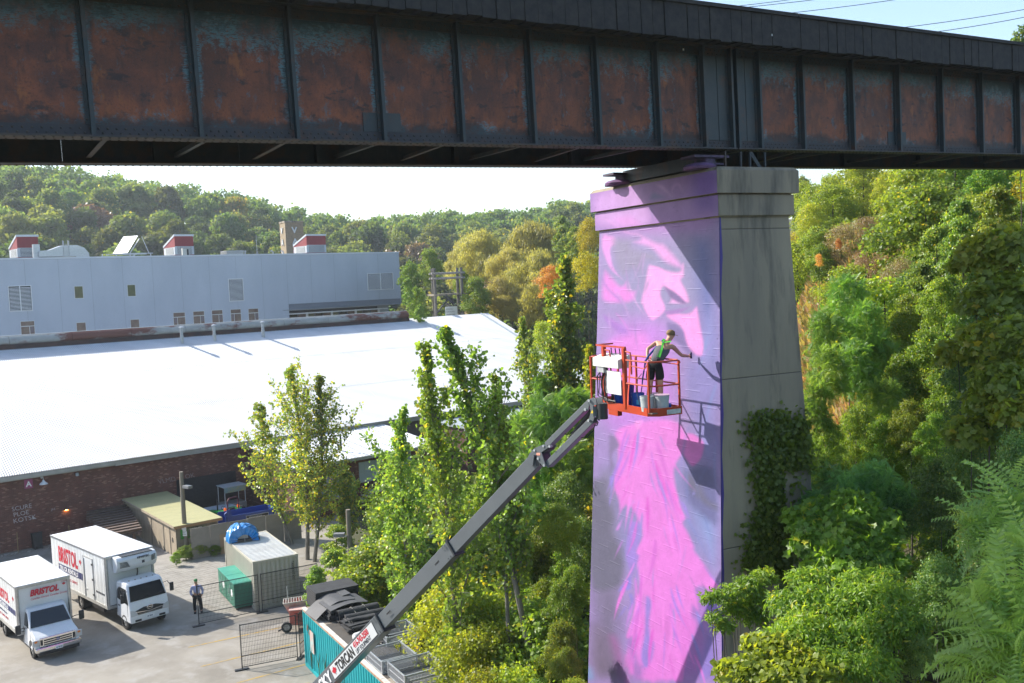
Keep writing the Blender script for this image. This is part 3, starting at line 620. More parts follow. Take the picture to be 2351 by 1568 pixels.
# roof sheets
def roof_sheet_mesh(W, Ln, per, amp, name='roof_sheet'):
    n = int(round(W/per))*6; vs = []; 
    for t in (0, Ln):
        for i in range(n+1):
            x = W*i/n; vs.append((x, t, amp*math.cos(2*PI*x/per)))
    fs = [(i, i+1, n+2+i, n+1+i) for i in range(n)]
    me = bpy.data.meshes.new(name); me.from_pydata(vs, [], fs); me.polygons.foreach_set('use_smooth', [True]*len(fs)); me.materials.append(shed_roof); return me
ang = math.atan(SL); SLEN = math.hypot(RV+.5, (RV+.5)*SL)
rs = roof_sheet_mesh(2.1, SLEN/3+.12, .15, .032)
nsh = int((U1_-U0_+.6)/2.1)
for j in range(3):
    for i in range(nsh+1):
        o = bpy.data.objects.new('roof_sheet', rs); COL.objects.link(o); o.parent = shed
        t = j*SLEN/3 - .06; o.location = (U0_+i*2.1, -.5+t*math.cos(ang), EH-.19+t*math.sin(ang)+.012*j+.004*(i % 2)); o.rotation_euler = (ang, 0, 0)
MB().add([(U0_,19,RH),(U1_+.3,19,RH),(U1_+.3,38.6,EH-.2),(U0_,38.6,EH-.2)], [(0,1,2,3)]).build('rear_roof', shed_roof, shed)
MB().bar((U1_+.33,-.55,EH-.2),(U1_+.33,19,RH+.02),.12,.3).build('verge_trim', M('blue grey trim', (.36,.41,.45), rough=.5), shed)
MB().box(U0_, 6.2, -.52, -.36, EH-.52, EH-.27).build('gutter', trim_m, shed)
MB().box(U0_, 6.2, -.34, -.02, EH-.62, EH-.42).build('soffit_board', trim_m, shed)
MB().box(6.25, U1_, -.40, -.02, EH-.64, EH-.26).build('soffit_board', M('grey fascia', (.33,.33,.31), (.38,.38,.36), rough=.6), shed)
rust_vent = M('rusting galvanised ridge vent', (.42,.42,.39), (.30,.30,.28), rough=.7, scale=1.5, stretch=(.5,1,1), c3=(.16,.06,.04), s3=.55, lo3=.47, hi3=.55)
dark_rust = M('dark rusted flashing', (.045,.03,.028), (.08,.04,.03), rough=.8, scale=1.5)
prof = [(-.42,13.10),(-.5,13.2),(-.52,13.35),(-.45,13.58),(-.28,13.76),(0,13.83),(.28,13.76),(.5,13.4),(.42,13.10)]
u = U0_
while u < 43.8:
    e = min(u+5.0, 43.9)
    MB().prism(prof, u, e-.03, lambda a, b_, t: (t, 18.9+a, b_)).build('ridge_vent', rust_vent, shed, smooth=True)
    u += 5.0
MB().box(U0_, 43.9, 18.36, 19.4, 12.5, 13.10).build('vent_upstand', dark_rust, shed)
MB().box(U0_, 43.9, 18.78, 19.02, 13.825, 13.85).build('vent_cap_strip', M('white cap strip', (.7,.72,.72), rough=.4), shed)  # white strip along the top of the ridge vent
for u in (18.1, 21.2, 26.1):
    z0 = EH+(17.2)*SL-.25
    mb = MB(); mb.lathe([(.25,z0),(.25,z0+.12),(.155,z0+.2),(.155,z0+.85),(.17,z0+.86),(.17,z0+.92),(.14,z0+.93),(.14,z0+1.62),(.22,z0+1.63),(.23,z0+1.72),(.05,z0+1.82)], (u,17.2,0), 14)
    mb.build('roof_flue', galv, shed, smooth=True)
# ---- things on the wall
sign = thing('wall_sign', 'small purple square sign with a white letter A on the brick wall', 'sign', sh(.41, -.02, 4.12), SRZ)
MB().box(0, .52, -.03, -.005, 0, .62).build('plate', M('plum sign', lin((150,70,110)), rough=.5), sign)
text('A', .5, white_ink, sign, frame((.10,-.034,.13), (1,0,0), (0,0,1)), bold=.012)
def gooseneck(u, z, big=True, label=''):
    g = thing('wall_lamp', label, 'lamp', sh(u, -.02, z), SRZ)
    MB().cyl((0,0,0),(0,-.06,0),.07,n=12).build('wall_plate', galv, g)
    if big:
        MB().tube([(0,-.05,0),(0,-.2,.13),(0,-.36,.14),(0,-.46,.02),(0,-.47,-.1)], .02).build('arm', galv, g, smooth=True)
        MB().lathe([(.05,0),(.08,-.1),(.2,-.2),(.27,-.26),(.27,-.3),(.25,-.29),(.07,-.12)], (0,-.47,-.1), 18).build('shade', M('white enamel', (.62,.64,.64), rough=.35), g, smooth=True)
    else:
        MB().lathe([(.05,.1),(.1,.06),(.13,-.12),(.09,-.14)], (0,-.12,0), 12).build('shade', galv, g, smooth=True)
    return g
gooseneck(1.5, 4.72, True, 'white enamel gooseneck lamp on the brick wall to the right of the letter A sign')
gooseneck(3.75, 4.62, False, 'small grey bell lamp high on the brick wall right of the gooseneck lamp')
gl = thing('wall_light', 'small warm glowing light low on the brick wall', 'lamp', sh(2.9, -.03, 2.25), SRZ)
MB().box(-.13,.13,-.10,0,0,.10).build('housing', black, gl)
MB().box(-.09,.09,-.08,-.02,-.012,-.002).build('bulb', M('warm bulb', (1,.6,.2), emit=(1,.45,.1,60)), gl)
gm = M('faded chalk graffiti', (.52,.48,.48), rough=.9)
for s_, u, z, sz in (('SCURE', -.45, 2.75, .42), ('PLOE', -.38, 2.35, .42), ('KOTSK', -.42, 1.93, .45), ('JRE', 1.95, 2.35, .22)):
    text(s_, sz, gm, shed, frame((u, -.0185, z), (1,.0,.04), (-.1,0,1)), name='graffiti', extrude=.001, bold=-.004)
for s_, u, z, sz in (('VLMD', 9.3, 2.95, .5), ('OK', 11.3, 3.0, .5)):
    text(s_, sz, M('dim graffiti', (.30,.24,.23), rough=.9), shed, frame((u, -.0185, z), (1,0,.03), (-.2,0,1)), name='graffiti', extrude=.001, bold=-.004)
# ---- lean-to with white standing-seam roof
Z1E, Z1T = 4.15, 5.0
pL, pR = toS(atz(735, 1066, Z1E)), toS(atz(925, 1027, Z1E)); tR = toS(atz(890, 964, Z1T))
lu0, lu1, lv = 16.0, pR[0], (pL[1]+pR[1])/2
lean = thing('brick_annex', 'low brick annex with a white ribbed metal roof and a black flue behind the poplars', 'annex', sh(lu0, lv, 0), SRZ)
LW, LD = lu1-lu0+2.5, -lv-.42
MB().box(.3, LW, .35, .6, 0, Z1E-.2).box(LW-.3, LW, .6, LD, 0, Z1E-.2).box(.3, .6, .6, LD, 0, Z1E-.2).build('wall', brick_mat('annex brick', (.17,.07,.05), (.12,.05,.04), (.24,.12,.09)), lean)
la = math.atan2(Z1T-Z1E, LD)
rm = M('white ribbed roof', (.72,.74,.76), (.65,.67,.69), rough=.35, metal=.1, scale=1, coords='Position')
for i in range(int(LW/.9)+1):
    mb = MB(); Ls = LD/math.cos(la)
    mb.add([(0,0,0),(.86,0,0),(.86,Ls,0),(0,Ls,0)], [(0,1,2,3)]); 
    for x_ in (0,.3,.6): mb.box(x_, x_+.04, 0, Ls, .001, .04)
    o = mb.build('roof_sheet', rm, lean); o.location = (i*.9-.1, 0, Z1E-.05); o.rotation_euler = (la, 0, 0)
MB().box(-.1, LW, -.12, .02, Z1E-.28, Z1E-.06).build('gutter', trim_m, lean)
fp = toS(atz(783, 1032, Z1E+.3)) - np.array([lu0, lv, 0])
MB().cyl((fp[0], fp[1], Z1E+.1), (fp[0], fp[1], Z1E+1.35), .075).cyl((fp[0], fp[1], Z1E+1.35), (fp[0], fp[1], Z1E+1.42), .12, .1).build('flue', black, lean)
for (a, b_) in (((823,1062),(873,1100)), ((905,1040),(945,1085))):
    P0 = sh(0, lv+.34, 0); p = toS(atpl(*a, P0, bv)) - [lu0, lv, 0]; q = toS(atpl(*b_, P0, bv)) - [lu0, lv, 0]
    x0, x1, z0, z1_ = p[0], q[0], q[2], p[2]
    wf = MB().box(x0, x1, .30, .345, z0, z1_).build('window', M('annex window frame', (.3,.35,.35), rough=.6), lean)
    n = 4
    for i in range(n):
        for j in range(2):
            MB().box(x0+(x1-x0)*i/n+.03, x0+(x1-x0)*(i+1)/n-.02, .288, .299, z0+(z1_-z0)*j/2+.03, z0+(z1_-z0)*(j+1)/2-.02).build('pane', M('milky pane', (.34,.40,.42), rough=.25), wf)
MB().box(2.3, 4.6, .32, .347, 1.2, 3.3).build('painted_board', M('painted board', (.42,.44,.42), (.12,.2,.28), rough=.7, scale=1.6, c3=(.4,.1,.1), s3=1.2), lean)
# stair and small sign kiosk next to the annex
ks = thing('banner_kiosk', 'small kiosk with a green top and white banner beside the annex door', 'kiosk', sh(lu0+8.6, lv-1.2, 0), SRZ)
MB().box(0, 2.6, 0, 1.0, 2.2, 2.7).build('canopy', M('green canopy', (.01,.13,.085), rough=.6), ks)
MB().box(.05, 2.55, .02, .05, .6, 2.19).build('banner', M('banner', (.5,.52,.5), (.35,.2,.16), rough=.7, scale=1.5), ks)
text('TEA', .34, black_ink, ks, frame((.15,.012,.75), (1,0,0), (0,0,1)), bold=.01)
for x_ in (.05, 2.5): MB().box(x_, x_+.06, .06, .12, 0, 2.2).build('post', galv, ks)
stp = thing('steel_stair', 'grey steel stair and railing at the annex wall behind the poplar leaves', 'stair', sh(lu0+5.4, lv-1.4, 0), SRZ)
for k in range(8): MB().box(-.3*k, -.3*k+.28, 0, 1.0, 1.5-.18*k, 1.53-.18*k).build('step', galv, stp)
MB().box(.28, 3.0, 0, 1.2, 1.5, 1.56).build('landing', galv, stp)
for x_ in np.arange(.3, 3.0, .22): MB().box(x_, x_+.02, 0, .02, 1.56, 2.5).build('baluster', galv, stp)
MB().box(.3, 3.0, -.01, .03, 2.5, 2.54).build('handrail', galv, stp)
# ---- flat-roofed annex
fq = [toS(atz(x, y, 4.55)) for x, y in ((946,962),(1181,926),(1237,941),(993,989))]
fl = thing('flat_roof_annex', 'low annex with a flat pale grey roof at the right end of the shed', 'annex', sh(fq[0][0], -3.0, 0), SRZ)
fw, fdp = 15.5, -min(q[1] for q in fq)
MB().box(0, fw, -2.6, 2.4, 4.4, 4.62).build('roof', M('grey membrane', (.36,.40,.42), (.30,.34,.36), rough=.6, scale=.8), fl)
MB().box(-.1, fw+.1, -2.75, -2.6, 4.2, 4.66).build('fascia', trim_m, fl)
MB().box(.2, fw-.2, -2.5, 2.3, 0, 4.4).build('wall', M('annex dark wall', (.14,.07,.055), (.1,.05,.04), rough=.9), fl)
for k in range(5): MB().box(1+k*3, 2.6+k*3, -2.53, -2.502, 2.2, 3.7).build('window', dark_glass, fl)
# ================================================================ blue-grey building
clad = M('blue grey cladding', (.40,.45,.52), (.36,.41,.48), rough=.42, metal=.15, scale=.35, stretch=(1,1,.4), coords='Position')
bb = thing('clad_building', 'long blue grey metal clad building with louvres and rooftop plant beyond the shed', 'building', sh(0, 50, 0), SRZ)
BT, BO = 21.5, 13.95
MB().box(-26, 44.35, .03, 30, 0, BT-.1).build('wall', M('cladding backing', (.13,.15,.18), rough=.8), bb)
MB().box(44.35, 63.35, .03, 30, BO, BT-.1).build('wall', MATS['cladding backing'], bb)
MB().box(44.35, 62.2, 1.6, 29, 0, BO-.002).build('lower_wall', M('lower grey wall', (.30,.34,.37), rough=.5), bb)
rib = MB(); pw, ph = 3.62, .95
nr = 10
vs = []; fs = []
for i in range(nr):
    z = ph*i/nr; a = len(vs); vs += [(0,-.012,z),(pw-.02,-.012,z),(pw-.02,.004,z+.012),(0,.004,z+.012),(0,-.012,z+.02),(pw-.02,-.012,z+.02)]
    nz = ph*(i+1)/nr-.004; vs += [(0,-.012,nz),(pw-.02,-.012,nz)]
    fs += [(a,a+1,a+2,a+3),(a+3,a+2,a+5,a+4),(a+4,a+5,a+7,a+6)]
rib.add(vs, fs); pan = rib.build('cladding_panel', clad, bb)
first = True
ncol = 24
for c_ in range(ncol):
    x0 = 63.35 - (c_+1)*pw
    for k in range(8 if x0 > 43.5 else 12):
        z0 = BT-.15-ph*(k+1)
        if z0 < BO-.1 and x0 > 43.5: continue
        if first: o = pan; first = False
        else: o = dupe_part(pan)
        o.location = (x0+.01, r.uniform(-.004,.002), z0)
MB().box(-26, 63.45, -.06, .35, BT-.13, BT+.08).build('coping', M('coping', (.46,.50,.55), rough=.4), bb)
MB().box(63.352, 63.40, -.02, 30, BO, BT-.13).build('end_cladding', clad, bb)
MB().box(44.35, 63.35, -.03, .03, BO-.10, BO-.0).build('soffit_edge', M('soffit', (.2,.22,.24), rough=.5), bb)
louv_m = M('pale louvre blade', (.66,.68,.68), rough=.5)
def louvre(u0, u1, z0, z1_, mull):
    f = MB().box(u0, u1, -.05, -.02, z0, z1_).build('louvre', M('louvre void', (.008,.01,.012), rough=.8), bb)
    n = int((z1_-z0)/.15)
    for i in range(n): MB().add([(u0+.04,-.10,z0+.15*i+.04),(u1-.04,-.10,z0+.15*i+.04),(u1-.04,-.075,z0+.15*i+.10),(u0+.04,-.075,z0+.15*i+.10)], [(0,1,2,3)]).build('blade', louv_m, f)
    mb = MB(); t_ = .07
    mb.box(u0-t_, u1+t_, -.12, -.021, z1_, z1_+t_).box(u0-t_, u1+t_, -.12, -.021, z0-t_, z0).box(u0-t_, u0, -.12, -.021, z0, z1_).box(u1, u1+t_, -.12, -.021, z0, z1_)
    if mull: mb.box((u0+u1)/2-.04, (u0+u1)/2+.04, -.125, -.051, z0, z1_)
    mb.build('frame', louv_m, f)
louvre(10.85, 13.15, 15.55, 18.35, True); louvre(36.9, 38.8, 15.5, 18.35, False); louvre(57.85, 62.1, 16.15, 18.45, True)
wf_m = M('white window frame', (.52,.55,.55), rough=.5); refl = M('reflecting pane', (.06,.07,.045), (.10,.11,.05), rough=.15, scale=.9, spec=.9)
refl2 = M('reddish reflecting pane', (.16,.12,.09), (.10,.06,.05), rough=.2, scale=1.4)
def window(u0, u1, z0, z1_, pane, split=False):
    f = MB().box(u0-.06, u1+.06, -.05, -.018, z0-.06, z1_+.06).build('window', wf_m, bb)
    if not split: MB().box(u0, u1, -.056, -.0505, z0, z1_).build('pane', pane, f)
    else:
        zt = z1_-.55; xm = u0 + (u1-u0)*(.33 if split == 1 else .64)
        MB().box(u0, u1, -.056, -.0505, zt+.04, z1_).build('pane', pane, f); MB().box(u0, xm-.03, -.056, -.0505, z0, zt-.04).build('pane', pane, f); MB().box(xm+.03, u1, -.056, -.0505, z0, zt-.04).build('pane', pane, f)
        a, b_ = (u0, xm) if split == 1 else (xm, u1)
        MB().box(a+.1, b_-.1, -.07, -.057, zt-.75, zt-.12).build('vent_pane', M('vent pane', (.1,.08,.1), rough=.3), f)
window(17.9, 18.8, 16.72, 18.1, refl); window(24.0, 24.9, 16.7, 18.05, refl)
for u0, u1, zt, sp in ((11.85,13.25,14.3,2),(17.85,18.85,13.8,0),(24.1,25.1,13.8,0),(29.4,30.85,14.35,1),(31.95,33.35,14.38,2),(34.4,35.8,14.4,2),(36.95,38.3,14.38,1),(39.4,40.75,14.34,2)): window(u0, u1, zt-2.2, zt, refl2, sp)
sw = MB().box(44.6, 60.2, 1.55, 1.595, 11.2, 13.7).build('window', M('strip void', (.05,.05,.055), rough=.5), bb)
k = 0
for u0 in np.arange(44.8, 60.0, 1.3):
    MB().box(u0, u0+1.12, 1.53, 1.549, 11.3, 13.4).build('pane', (refl, dark_glass, refl2)[k % 3], sw); k += 1
    if k % 3 == 0: MB().box(u0+1.14, u0+1.5, 1.50, 1.548, 11.3, 13.4).build('frame', wf_m, sw)
MB().box(44.8, 61.4, .6, .72, 13.25, 13.40).build('sunshade_rail', M('rail white', (.6,.62,.62), rough=.4), bb)
# rooftop plant, each a thing on the roof
def penthouse(u0, u1, label):
    w_ = (u1-u0)*.72; p = thing('roof_monitor', label, 'roof monitor', sh(u1-w_, 56, BT-.1), SRZ, group='red roof monitors'); zt = 2.95; D_ = 4.2
    red = M('red metal cladding', lin((142,44,48)), lin((126,40,46)), rough=.5, scale=.5)
    MB().add([(0,0,0),(w_,0,0),(w_,D_,0),(0,D_,0),(0,0,zt),(w_,0,zt),(w_,D_,zt-1.35),(0,D_,zt-1.35)], [(0,3,2,1),(4,5,6,7),(0,1,5,4),(1,2,6,5),(2,3,7,6),(3,0,4,7)]).build('body', red, p)
    MB().box(-.08,w_+.08,-.08,.06,zt-.02,zt+.22).bar((0,0,zt+.1),(0,D_,zt-1.25),.14,.24).bar((w_,0,zt+.1),(w_,D_,zt-1.25),.14,.24).build('roof_edge', M('pale flashing', (.55,.58,.6), rough=.4), p)
    f = MB().box(.0, w_, -.05, -.002, .5, 1.6).build('louvre', M('pale louvre frame', (.5,.53,.55), rough=.5), p)
    MB().box(.3, w_-.3, -.06, -.051, .58, 1.52).build('louvre_void', MATS['louvre void'], f)
    for i in range(6): z = .64+i*.15; MB().box(.32, w_-.32, -.09, -.061, z, z+.075).build('blade', louv_m, f)
    g_ = MB().box(-.05, -.002, 0, D_-.2, .5, 1.5).build('louvre', MATS['pale louvre frame'], p); MB().box(-.06, -.051, .5, D_-.9, .58, 1.42).build('louvre_void', MATS['louvre void'], g_)
    for i in range(6): z = .62+i*.135; MB().box(-.09, -.061, .52, D_-.92, z, z+.065).build('blade', louv_m, g_)
penthouse(12.5, 15.75, 'red roof monitor with white louvres nearest the left edge of the picture')
penthouse(31.4, 34.9, 'red roof monitor with white louvres, middle one, above the tilted solar panel\'s right side')
penthouse(50.4, 54.7, 'red roof monitor with white louvres, rightmost, beside the brick chimney')
duct = thing('roof_duct', 'fat silver air duct bending down onto the clad building roof', 'duct', sh(14.9, 52.4, BT-.1), SRZ)
du = [(0,.35),(0,.9),(.25,1.05),(1.1,1.1),(2.6,1.65),(4.3,1.7),(5.1,1.35),(5.6,.7),(5.65,0),(4.3,0),(4.1,.35)]
MB().prism(du, 0, 1.6, lambda a, b_, t: (a, t, b_+.02)).build('duct_body', galv, duct, smooth=True)
MB().cyl((-.1,.8,.0),(-.1,.8,1.85),.42,n=16).build('exhaust_stack', galv, duct, smooth=True)
mb = MB()
for x_ in (2.75, 3.35): mb.tube([(x_,-.1,0),(x_,-.1,2.2),(x_,.3,2.25),(x_,.3,1.7)], .035, 6)
for k in range(6): mb.bar((2.75,-.1,.3+k*.3),(3.35,-.1,.3+k*.3),.03,.03)
mb.build('ladder', galv, duct)
sol = thing('solar_panel', 'tilted solar panel glaring white on a rooftop rack of the clad building', 'solar panel', sh(24.2, 55, BT-.1), SRZ)
MB().add([(.2,1.0,.75),(1.3,-1.2,.75),(3.0,-.4,2.95),(1.9,1.8,2.95),(.2,1.0,.70),(1.3,-1.2,.70),(3.0,-.4,2.90),(1.9,1.8,2.90)], [(3,2,1,0),(4,5,6,7),(5,4,0,1),(6,5,1,2),(7,6,2,3),(4,7,3,0)]).build('panel', M('glare white panel', (.85,.87,.9), rough=.25), sol)  # sun glare on the glass put in as a white base colour
mb = MB(); mb.bar((-.2,0,.7),(4.9,0,.72),.1,.1).bar((-.2,2.4,.7),(4.9,2.4,.72),.1,.1).bar((3.6,0,2.85),(4.4,0,.72),.07,.07).bar((3.3,0,2.6),(2.0,0,.75),.09,.09).bar((-1.6,0,.35),(2.6,0,.37),.1,.12)
for x_ in (.3,2.0,4.6,-1.4,2.5): mb.box(x_-.05,x_+.05,-.05,.05,0,.7)
mb.build('rack', galv, sol)
hv = thing('roof_vent_unit', 'low slatted ventilation unit on the clad building roof right of the middle monitor', 'vent', sh(38.2, 53, BT-.1), SRZ)
MB().box(0,2.3,0,2,0,.35).build('base', galv, hv)
for k in range(4): MB().box(-.05,2.35,-.05,2.05,.38+k*.12,.45+k*.12).build('blade', galv, hv)
MB().cyl((2.7,.3,0),(2.7,.3,.65),.09).cyl((2.7,.3,.65),(2.7,.3,.8),.16).build('pipe', galv, hv)
an = thing('roof_antenna', 'thin white antenna mast on the clad building roof', 'antenna', sh(42.5, 53, BT-.1), SRZ)
mb = MB().tube([(0,0,0),(0,0,2.9)], [.035,.012], 6)
for a in (0,2.1,4.2): mb.bar((0,0,.6),(.35*math.cos(a),.35*math.sin(a),0),.025,.025)
mb.build('mast', galv, an)
cw = thing('condenser_unit', 'small white condenser box beside the middle red monitor', 'condenser', sh(32.3, 53.2, BT-.1), SRZ)
MB().box(0,.9,0,.4,.1,1.2).build('case', M('offwhite case', (.5,.5,.45), rough=.6), cw, bevel=.04); MB().box(.55,.8,-.02,-.002,.2,1.1).build('grille', black, cw)
for u_, k_ in ((44.6,0),(46.1,1)):
    vp_ = thing('roof_vent_pipe', 'short bent vent pipe on the clad building roof left of the chimney, ' + ('left one' if k_ == 0 else 'right one'), 'pipe', sh(u_, 52.5, BT-.1), SRZ)
    MB().tube([(0,0,0),(0,0,.55),(-.15,0,.68),(-.35,0,.62)], .07, 8).build('bent_pipe', galv, vp_, smooth=True)
# ---- brick chimney with vertical lettering
ck = atd(667, 585, 150); cx_, cy_ = ck[0], ck[1]
chim = thing('brick_chimney', 'square yellow brick chimney with tall white vertical letters', 'chimney', (cx_-.6, cy_, 0), math.radians(30))
yb = M('yellow brick', (.34,.27,.17), (.24,.18,.11), rough=.9, scale=2.5, stretch=(1,1,5), c3=(.12,.09,.07), s3=1.5)
ctop = atd(667, 507, 150)[2]
for k in range(40):
    z1_ = ctop-.25-k*.5
    if z1_ < 9: break
    MB().box(-.0-.003*(k % 2), 2.9+.003*(k % 2), -.003*(k % 2), 2.9, z1_-.488, z1_).build('brick_course', yb, chim)
MB().box(.02,2.88,.02,2.88,0,ctop-.26).build('core', mortar_m, chim); MB().box(-.08,2.98,-.08,2.98,ctop-.24,ctop).build('cap', concrete, chim)
for i, ch in enumerate('VALLEY'):
    text(ch, 1.35, M('white letter metal', (.62,.64,.62), rough=.5), chim, frame((1.0,-.12,ctop-1.9-i*1.8), (1,0,0), (0,0,1)), bold=.03, extrude=.05)
    text(ch, 1.35, MATS['white letter metal'], chim, frame((-.12,1.9,ctop-1.9-i*1.8), (0,-1,0), (0,0,1)), bold=.03, extrude=.05)
# ================================================================ timber climbing tower
tw = thing('timber_tower', 'open timber climbing tower of four tall poles with crossbeams and a sign', 'tower', atd(1026, 760, 118)*np.array([1,1,0]), math.radians(28))
def tz(y): return atd(1026, y, 118)[2]
ztop, zmid, zlow = tz(618), tz(674), tz(700)
for i, (x_, y_) in enumerate(((-1.9,-1.3),(1.5,-1.7),(2.3,1.2),(-.9,1.6))):
    MB().tube([(x_,y_,0),(x_,y_,ztop+.15)], [.22,.18], 10).build('pole', M('dark tower timber', (.11,.10,.085), (.16,.145,.12), rough=.9, scale=3), tw)
beam = M('pale timber beam', (.30,.28,.25), (.22,.2,.18), rough=.9)
for z_ in (ztop-.5, ztop-1.1):
    for a, b_ in (((-2.3,-1.35),(1.9,-1.8)), ((1.5,-2.0),(2.4,1.7)), ((2.6,1.2),(-1.3,1.7)), ((-1.9,-1.7),(-.8,2.0))):
        MB().cyl((a[0],a[1],z_),(b_[0],b_[1],z_),.13,n=8).build('crossbeam', beam, tw)
MB().box(-2.0,2.3,-1.5,1.4,zmid-.2,zmid).build('platform', wood_grey, tw)
for a, b_ in (((-1.9,-1.3),(.2,-1.5)), ((1.5,-1.7),(-.6,-1.45)), ((1.6,-1.6),(2.0,0)), ((2.3,1.2),(1.9,-.4)), ((2.3,1.2),(.6,1.4))):
    MB().bar((a[0],a[1],zlow-1.0),(b_[0],b_[1],zmid-.1),.14,.14).build('brace', M('dark brace', (.05,.05,.055), rough=.6), tw)
MB().bar((-.6,-1.6,zmid-1.2),(4.2,-.2,zlow-2.8),.3,.3).build('raking_log', wood_grey, tw)
sg = MB().box(-.9,.7,-1.85,-1.8,tz(724),tz(703)).build('sign_board', M('sign pale', (.5,.52,.5), rough=.6), tw)
for i, s_ in enumerate(('McDOUGALL', 'WARD BOOTH', 'CHALLENGE TOWER')):
    text(s_, .2, grey_ink, tw, frame((-.82,-1.86,tz(704)-.32-i*.33), (1,0,0), (0,0,1)), sx=.8 if i < 2 else .6)
# ================================================================ yard: trucks
def heading(az): return math.radians(90-az)
def wheel(parent, x, y, r_, w_, dual=False):
    s = 1 if y > 0 else -1
    t = MB(); pr_ = [(.62*r_,0),(.80*r_,-.0),(.97*r_,.015),(r_,.05),(r_,w_-.05),(.97*r_,w_-.015),(.62*r_,w_)]
    n = 24; c = np.array([x, y, r_]); vs = []
    for rr, h in pr_:
        for j in range(n): a = 2*PI*j/n; vs.append(c + (rr*math.cos(a), -s*h, rr*math.sin(a)))
    k = len(pr_)
    t.add(vs, [(i*n+j, i*n+(j+1) % n, (i+1)*n+(j+1) % n, (i+1)*n+j) for i in range(k-1) for j in range(n)])
    wh = t.build('wheel', rubber, parent, smooth=True)
    rm_ = MB(); yo = y - s*.05
    rm_.cyl((x, yo-s*.05, r_), (x, yo, r_), .62*r_, .60*r_, 20).cyl((x, yo, r_), (x, yo+s*.045, r_), .2*r_, .16*r_, 12)
    for j in range(8): a = 2*PI*j/8; rm_.cyl((x+.4*r_*math.cos(a), yo, r_+.4*r_*math.sin(a)), (x+.4*r_*math.cos(a), yo+s*.012, r_+.4*r_*math.sin(a)), .06*r_, n=6)
    rm_.build('rim', M('steel wheel rim', (.45,.45,.43), (.3,.29,.27), rough=.5, metal=.4, scale=5), wh)
def cargo_box(t, L_, hw, z0, z1_, doorside=False, yc=0.0):
    g = .05
    MB().box(-L_, -g, yc-hw+.012, yc+hw-.012, z0+.16, z1_-.02).build('cargo_box', white_fibre, t)
    MB().box(-L_+.02, -g-.02, yc-hw+.05, yc+hw-.05, z1_-.019, z1_+.012).build('roof_skin', M('translucent white roof', (.8,.81,.82), rough=.35), t)
    for s in (-1, 1):
        MB().box(-L_-.02, .0, yc+s*hw-.03, yc+s*hw+.02, z1_-.08, z1_+.02).build('roof_rail', alu, t, bevel=.015)
        MB().box(-L_-.02, .0, yc+s*hw-.03, yc+s*hw+.02, z0, z0+.158).build('side_rail', M('side rail', (.42,.41,.38), (.3,.29,.26), rough=.5, scale=4), t)
        MB().cyl((-.06, yc+s*(hw-.055), z0), (-.06, yc+s*(hw-.055), z1_), .085, n=12).build('corner_post', alu, t, smooth=True)
    MB().box(-.06, .03, yc-hw+.02, yc+hw-.02, z1_-.14, z1_+.02).build('roof_rail', alu, t, bevel=.02)
    MB().box(-.06, .02, yc-hw+.02, yc+hw-.02, z0, z0+.14).build('front_sill', MATS['side rail'], t)
    r_ = MB()
    for s in (-1, 1):
        x = -.25
        while x > -L_+.1: r_.box(x-.006, x+.006, yc+s*hw-.0165+(.0 if s > 0 else -.003), yc+s*hw-.011+(.003 if s > 0 else 0), z0+.17, z1_-.09); x -= .41
    tag(r_.build('panel_seam', M('seam grey', (.45,.45,.44), rough=.6), t), kind='stuff')
def quad(mb, pts, t_=.012, n=None):
    p = [np.array(q, float) for q in pts]; n_ = np.cross(p[1]-p[0], p[3]-p[0]); n_ = n_/np.linalg.norm(n_)
    if n is not None and n_@np.array(n) < 0: n_ = -n_
    k = len(p); mb.add([q for q in p] + [q+n_*t_ for q in p], [tuple(range(k)), tuple(range(2*k-1, k-1, -1))] + [(i, (i+1) % k, k+(i+1) % k, k+i) for i in range(k)])
    return mb
def mirror(t, base, tip, sz):
    m_ = MB().tube([base, ((base[0]+tip[0])/2, (base[1]+tip[1])/2, base[2]+.06), tip], .02, 6).build('mirror_arm', black, t)
    MB().box(tip[0]-.06, tip[0]+.06, tip[1]-sz/2, tip[1]+sz/2, tip[2]-.22, tip[2]+.22).build('mirror_housing', black, m_, bevel=.04)
RX, RYn, RZn = (1,0,0), (0,1,0), (0,0,1)
def side_text(t, s_, size, mat, x, y, z, left=False, **k):
    # text readable from the truck's right side (y negative, reading towards the cab) 
    return text(s_, size, mat, t, frame((x, y, z), (1,0,0), (0,0,1)), **k)
def front_text(t, s_, size, mat, x, y, z, **k):
    return text(s_, size, mat, t, frame((x, y, z), (0,1,0), (0,0,1)), **k)
# ---- van-cab truck (nearer)
a1 = heading(138.5)
van = thing('box_truck', 'white van-cab box truck with a chrome grille, parked nearest the camera at lower left', 'truck', (-23.07, 45.39, .03), a1, group='white rental box trucks')
cargo_box(van, 5.3, 1.22, .86, 3.2)
def vy(y, z, z0=1.05, k=.13): return y*(1-k*max(0, z-z0))
cabp = [(-.25,.42),(-.25,1.98),(-.1,2.07),(.18,2.08),(.34,2.0),(.82,1.30),(.95,1.22),(1.55,1.08),(1.72,.98),(1.78,.62),(1.78,.42)]
wp = white_paint
MB().prism(cabp, -.98, .98, lambda u, v, t: (u, vy(t, v), v)).build('cab', wp, van, smooth=True, bevel=.05)
mb = MB(); quad(mb, [(.375,vy(-.86,1.96)+.02,1.96),(.825,vy(-.92,1.32),1.32),(.825,vy(.92,1.32),1.32),(.375,vy(.86,1.96)-.02,1.96)], .016, (1,0,1)); mb.build('windscreen', dark_glass, van)
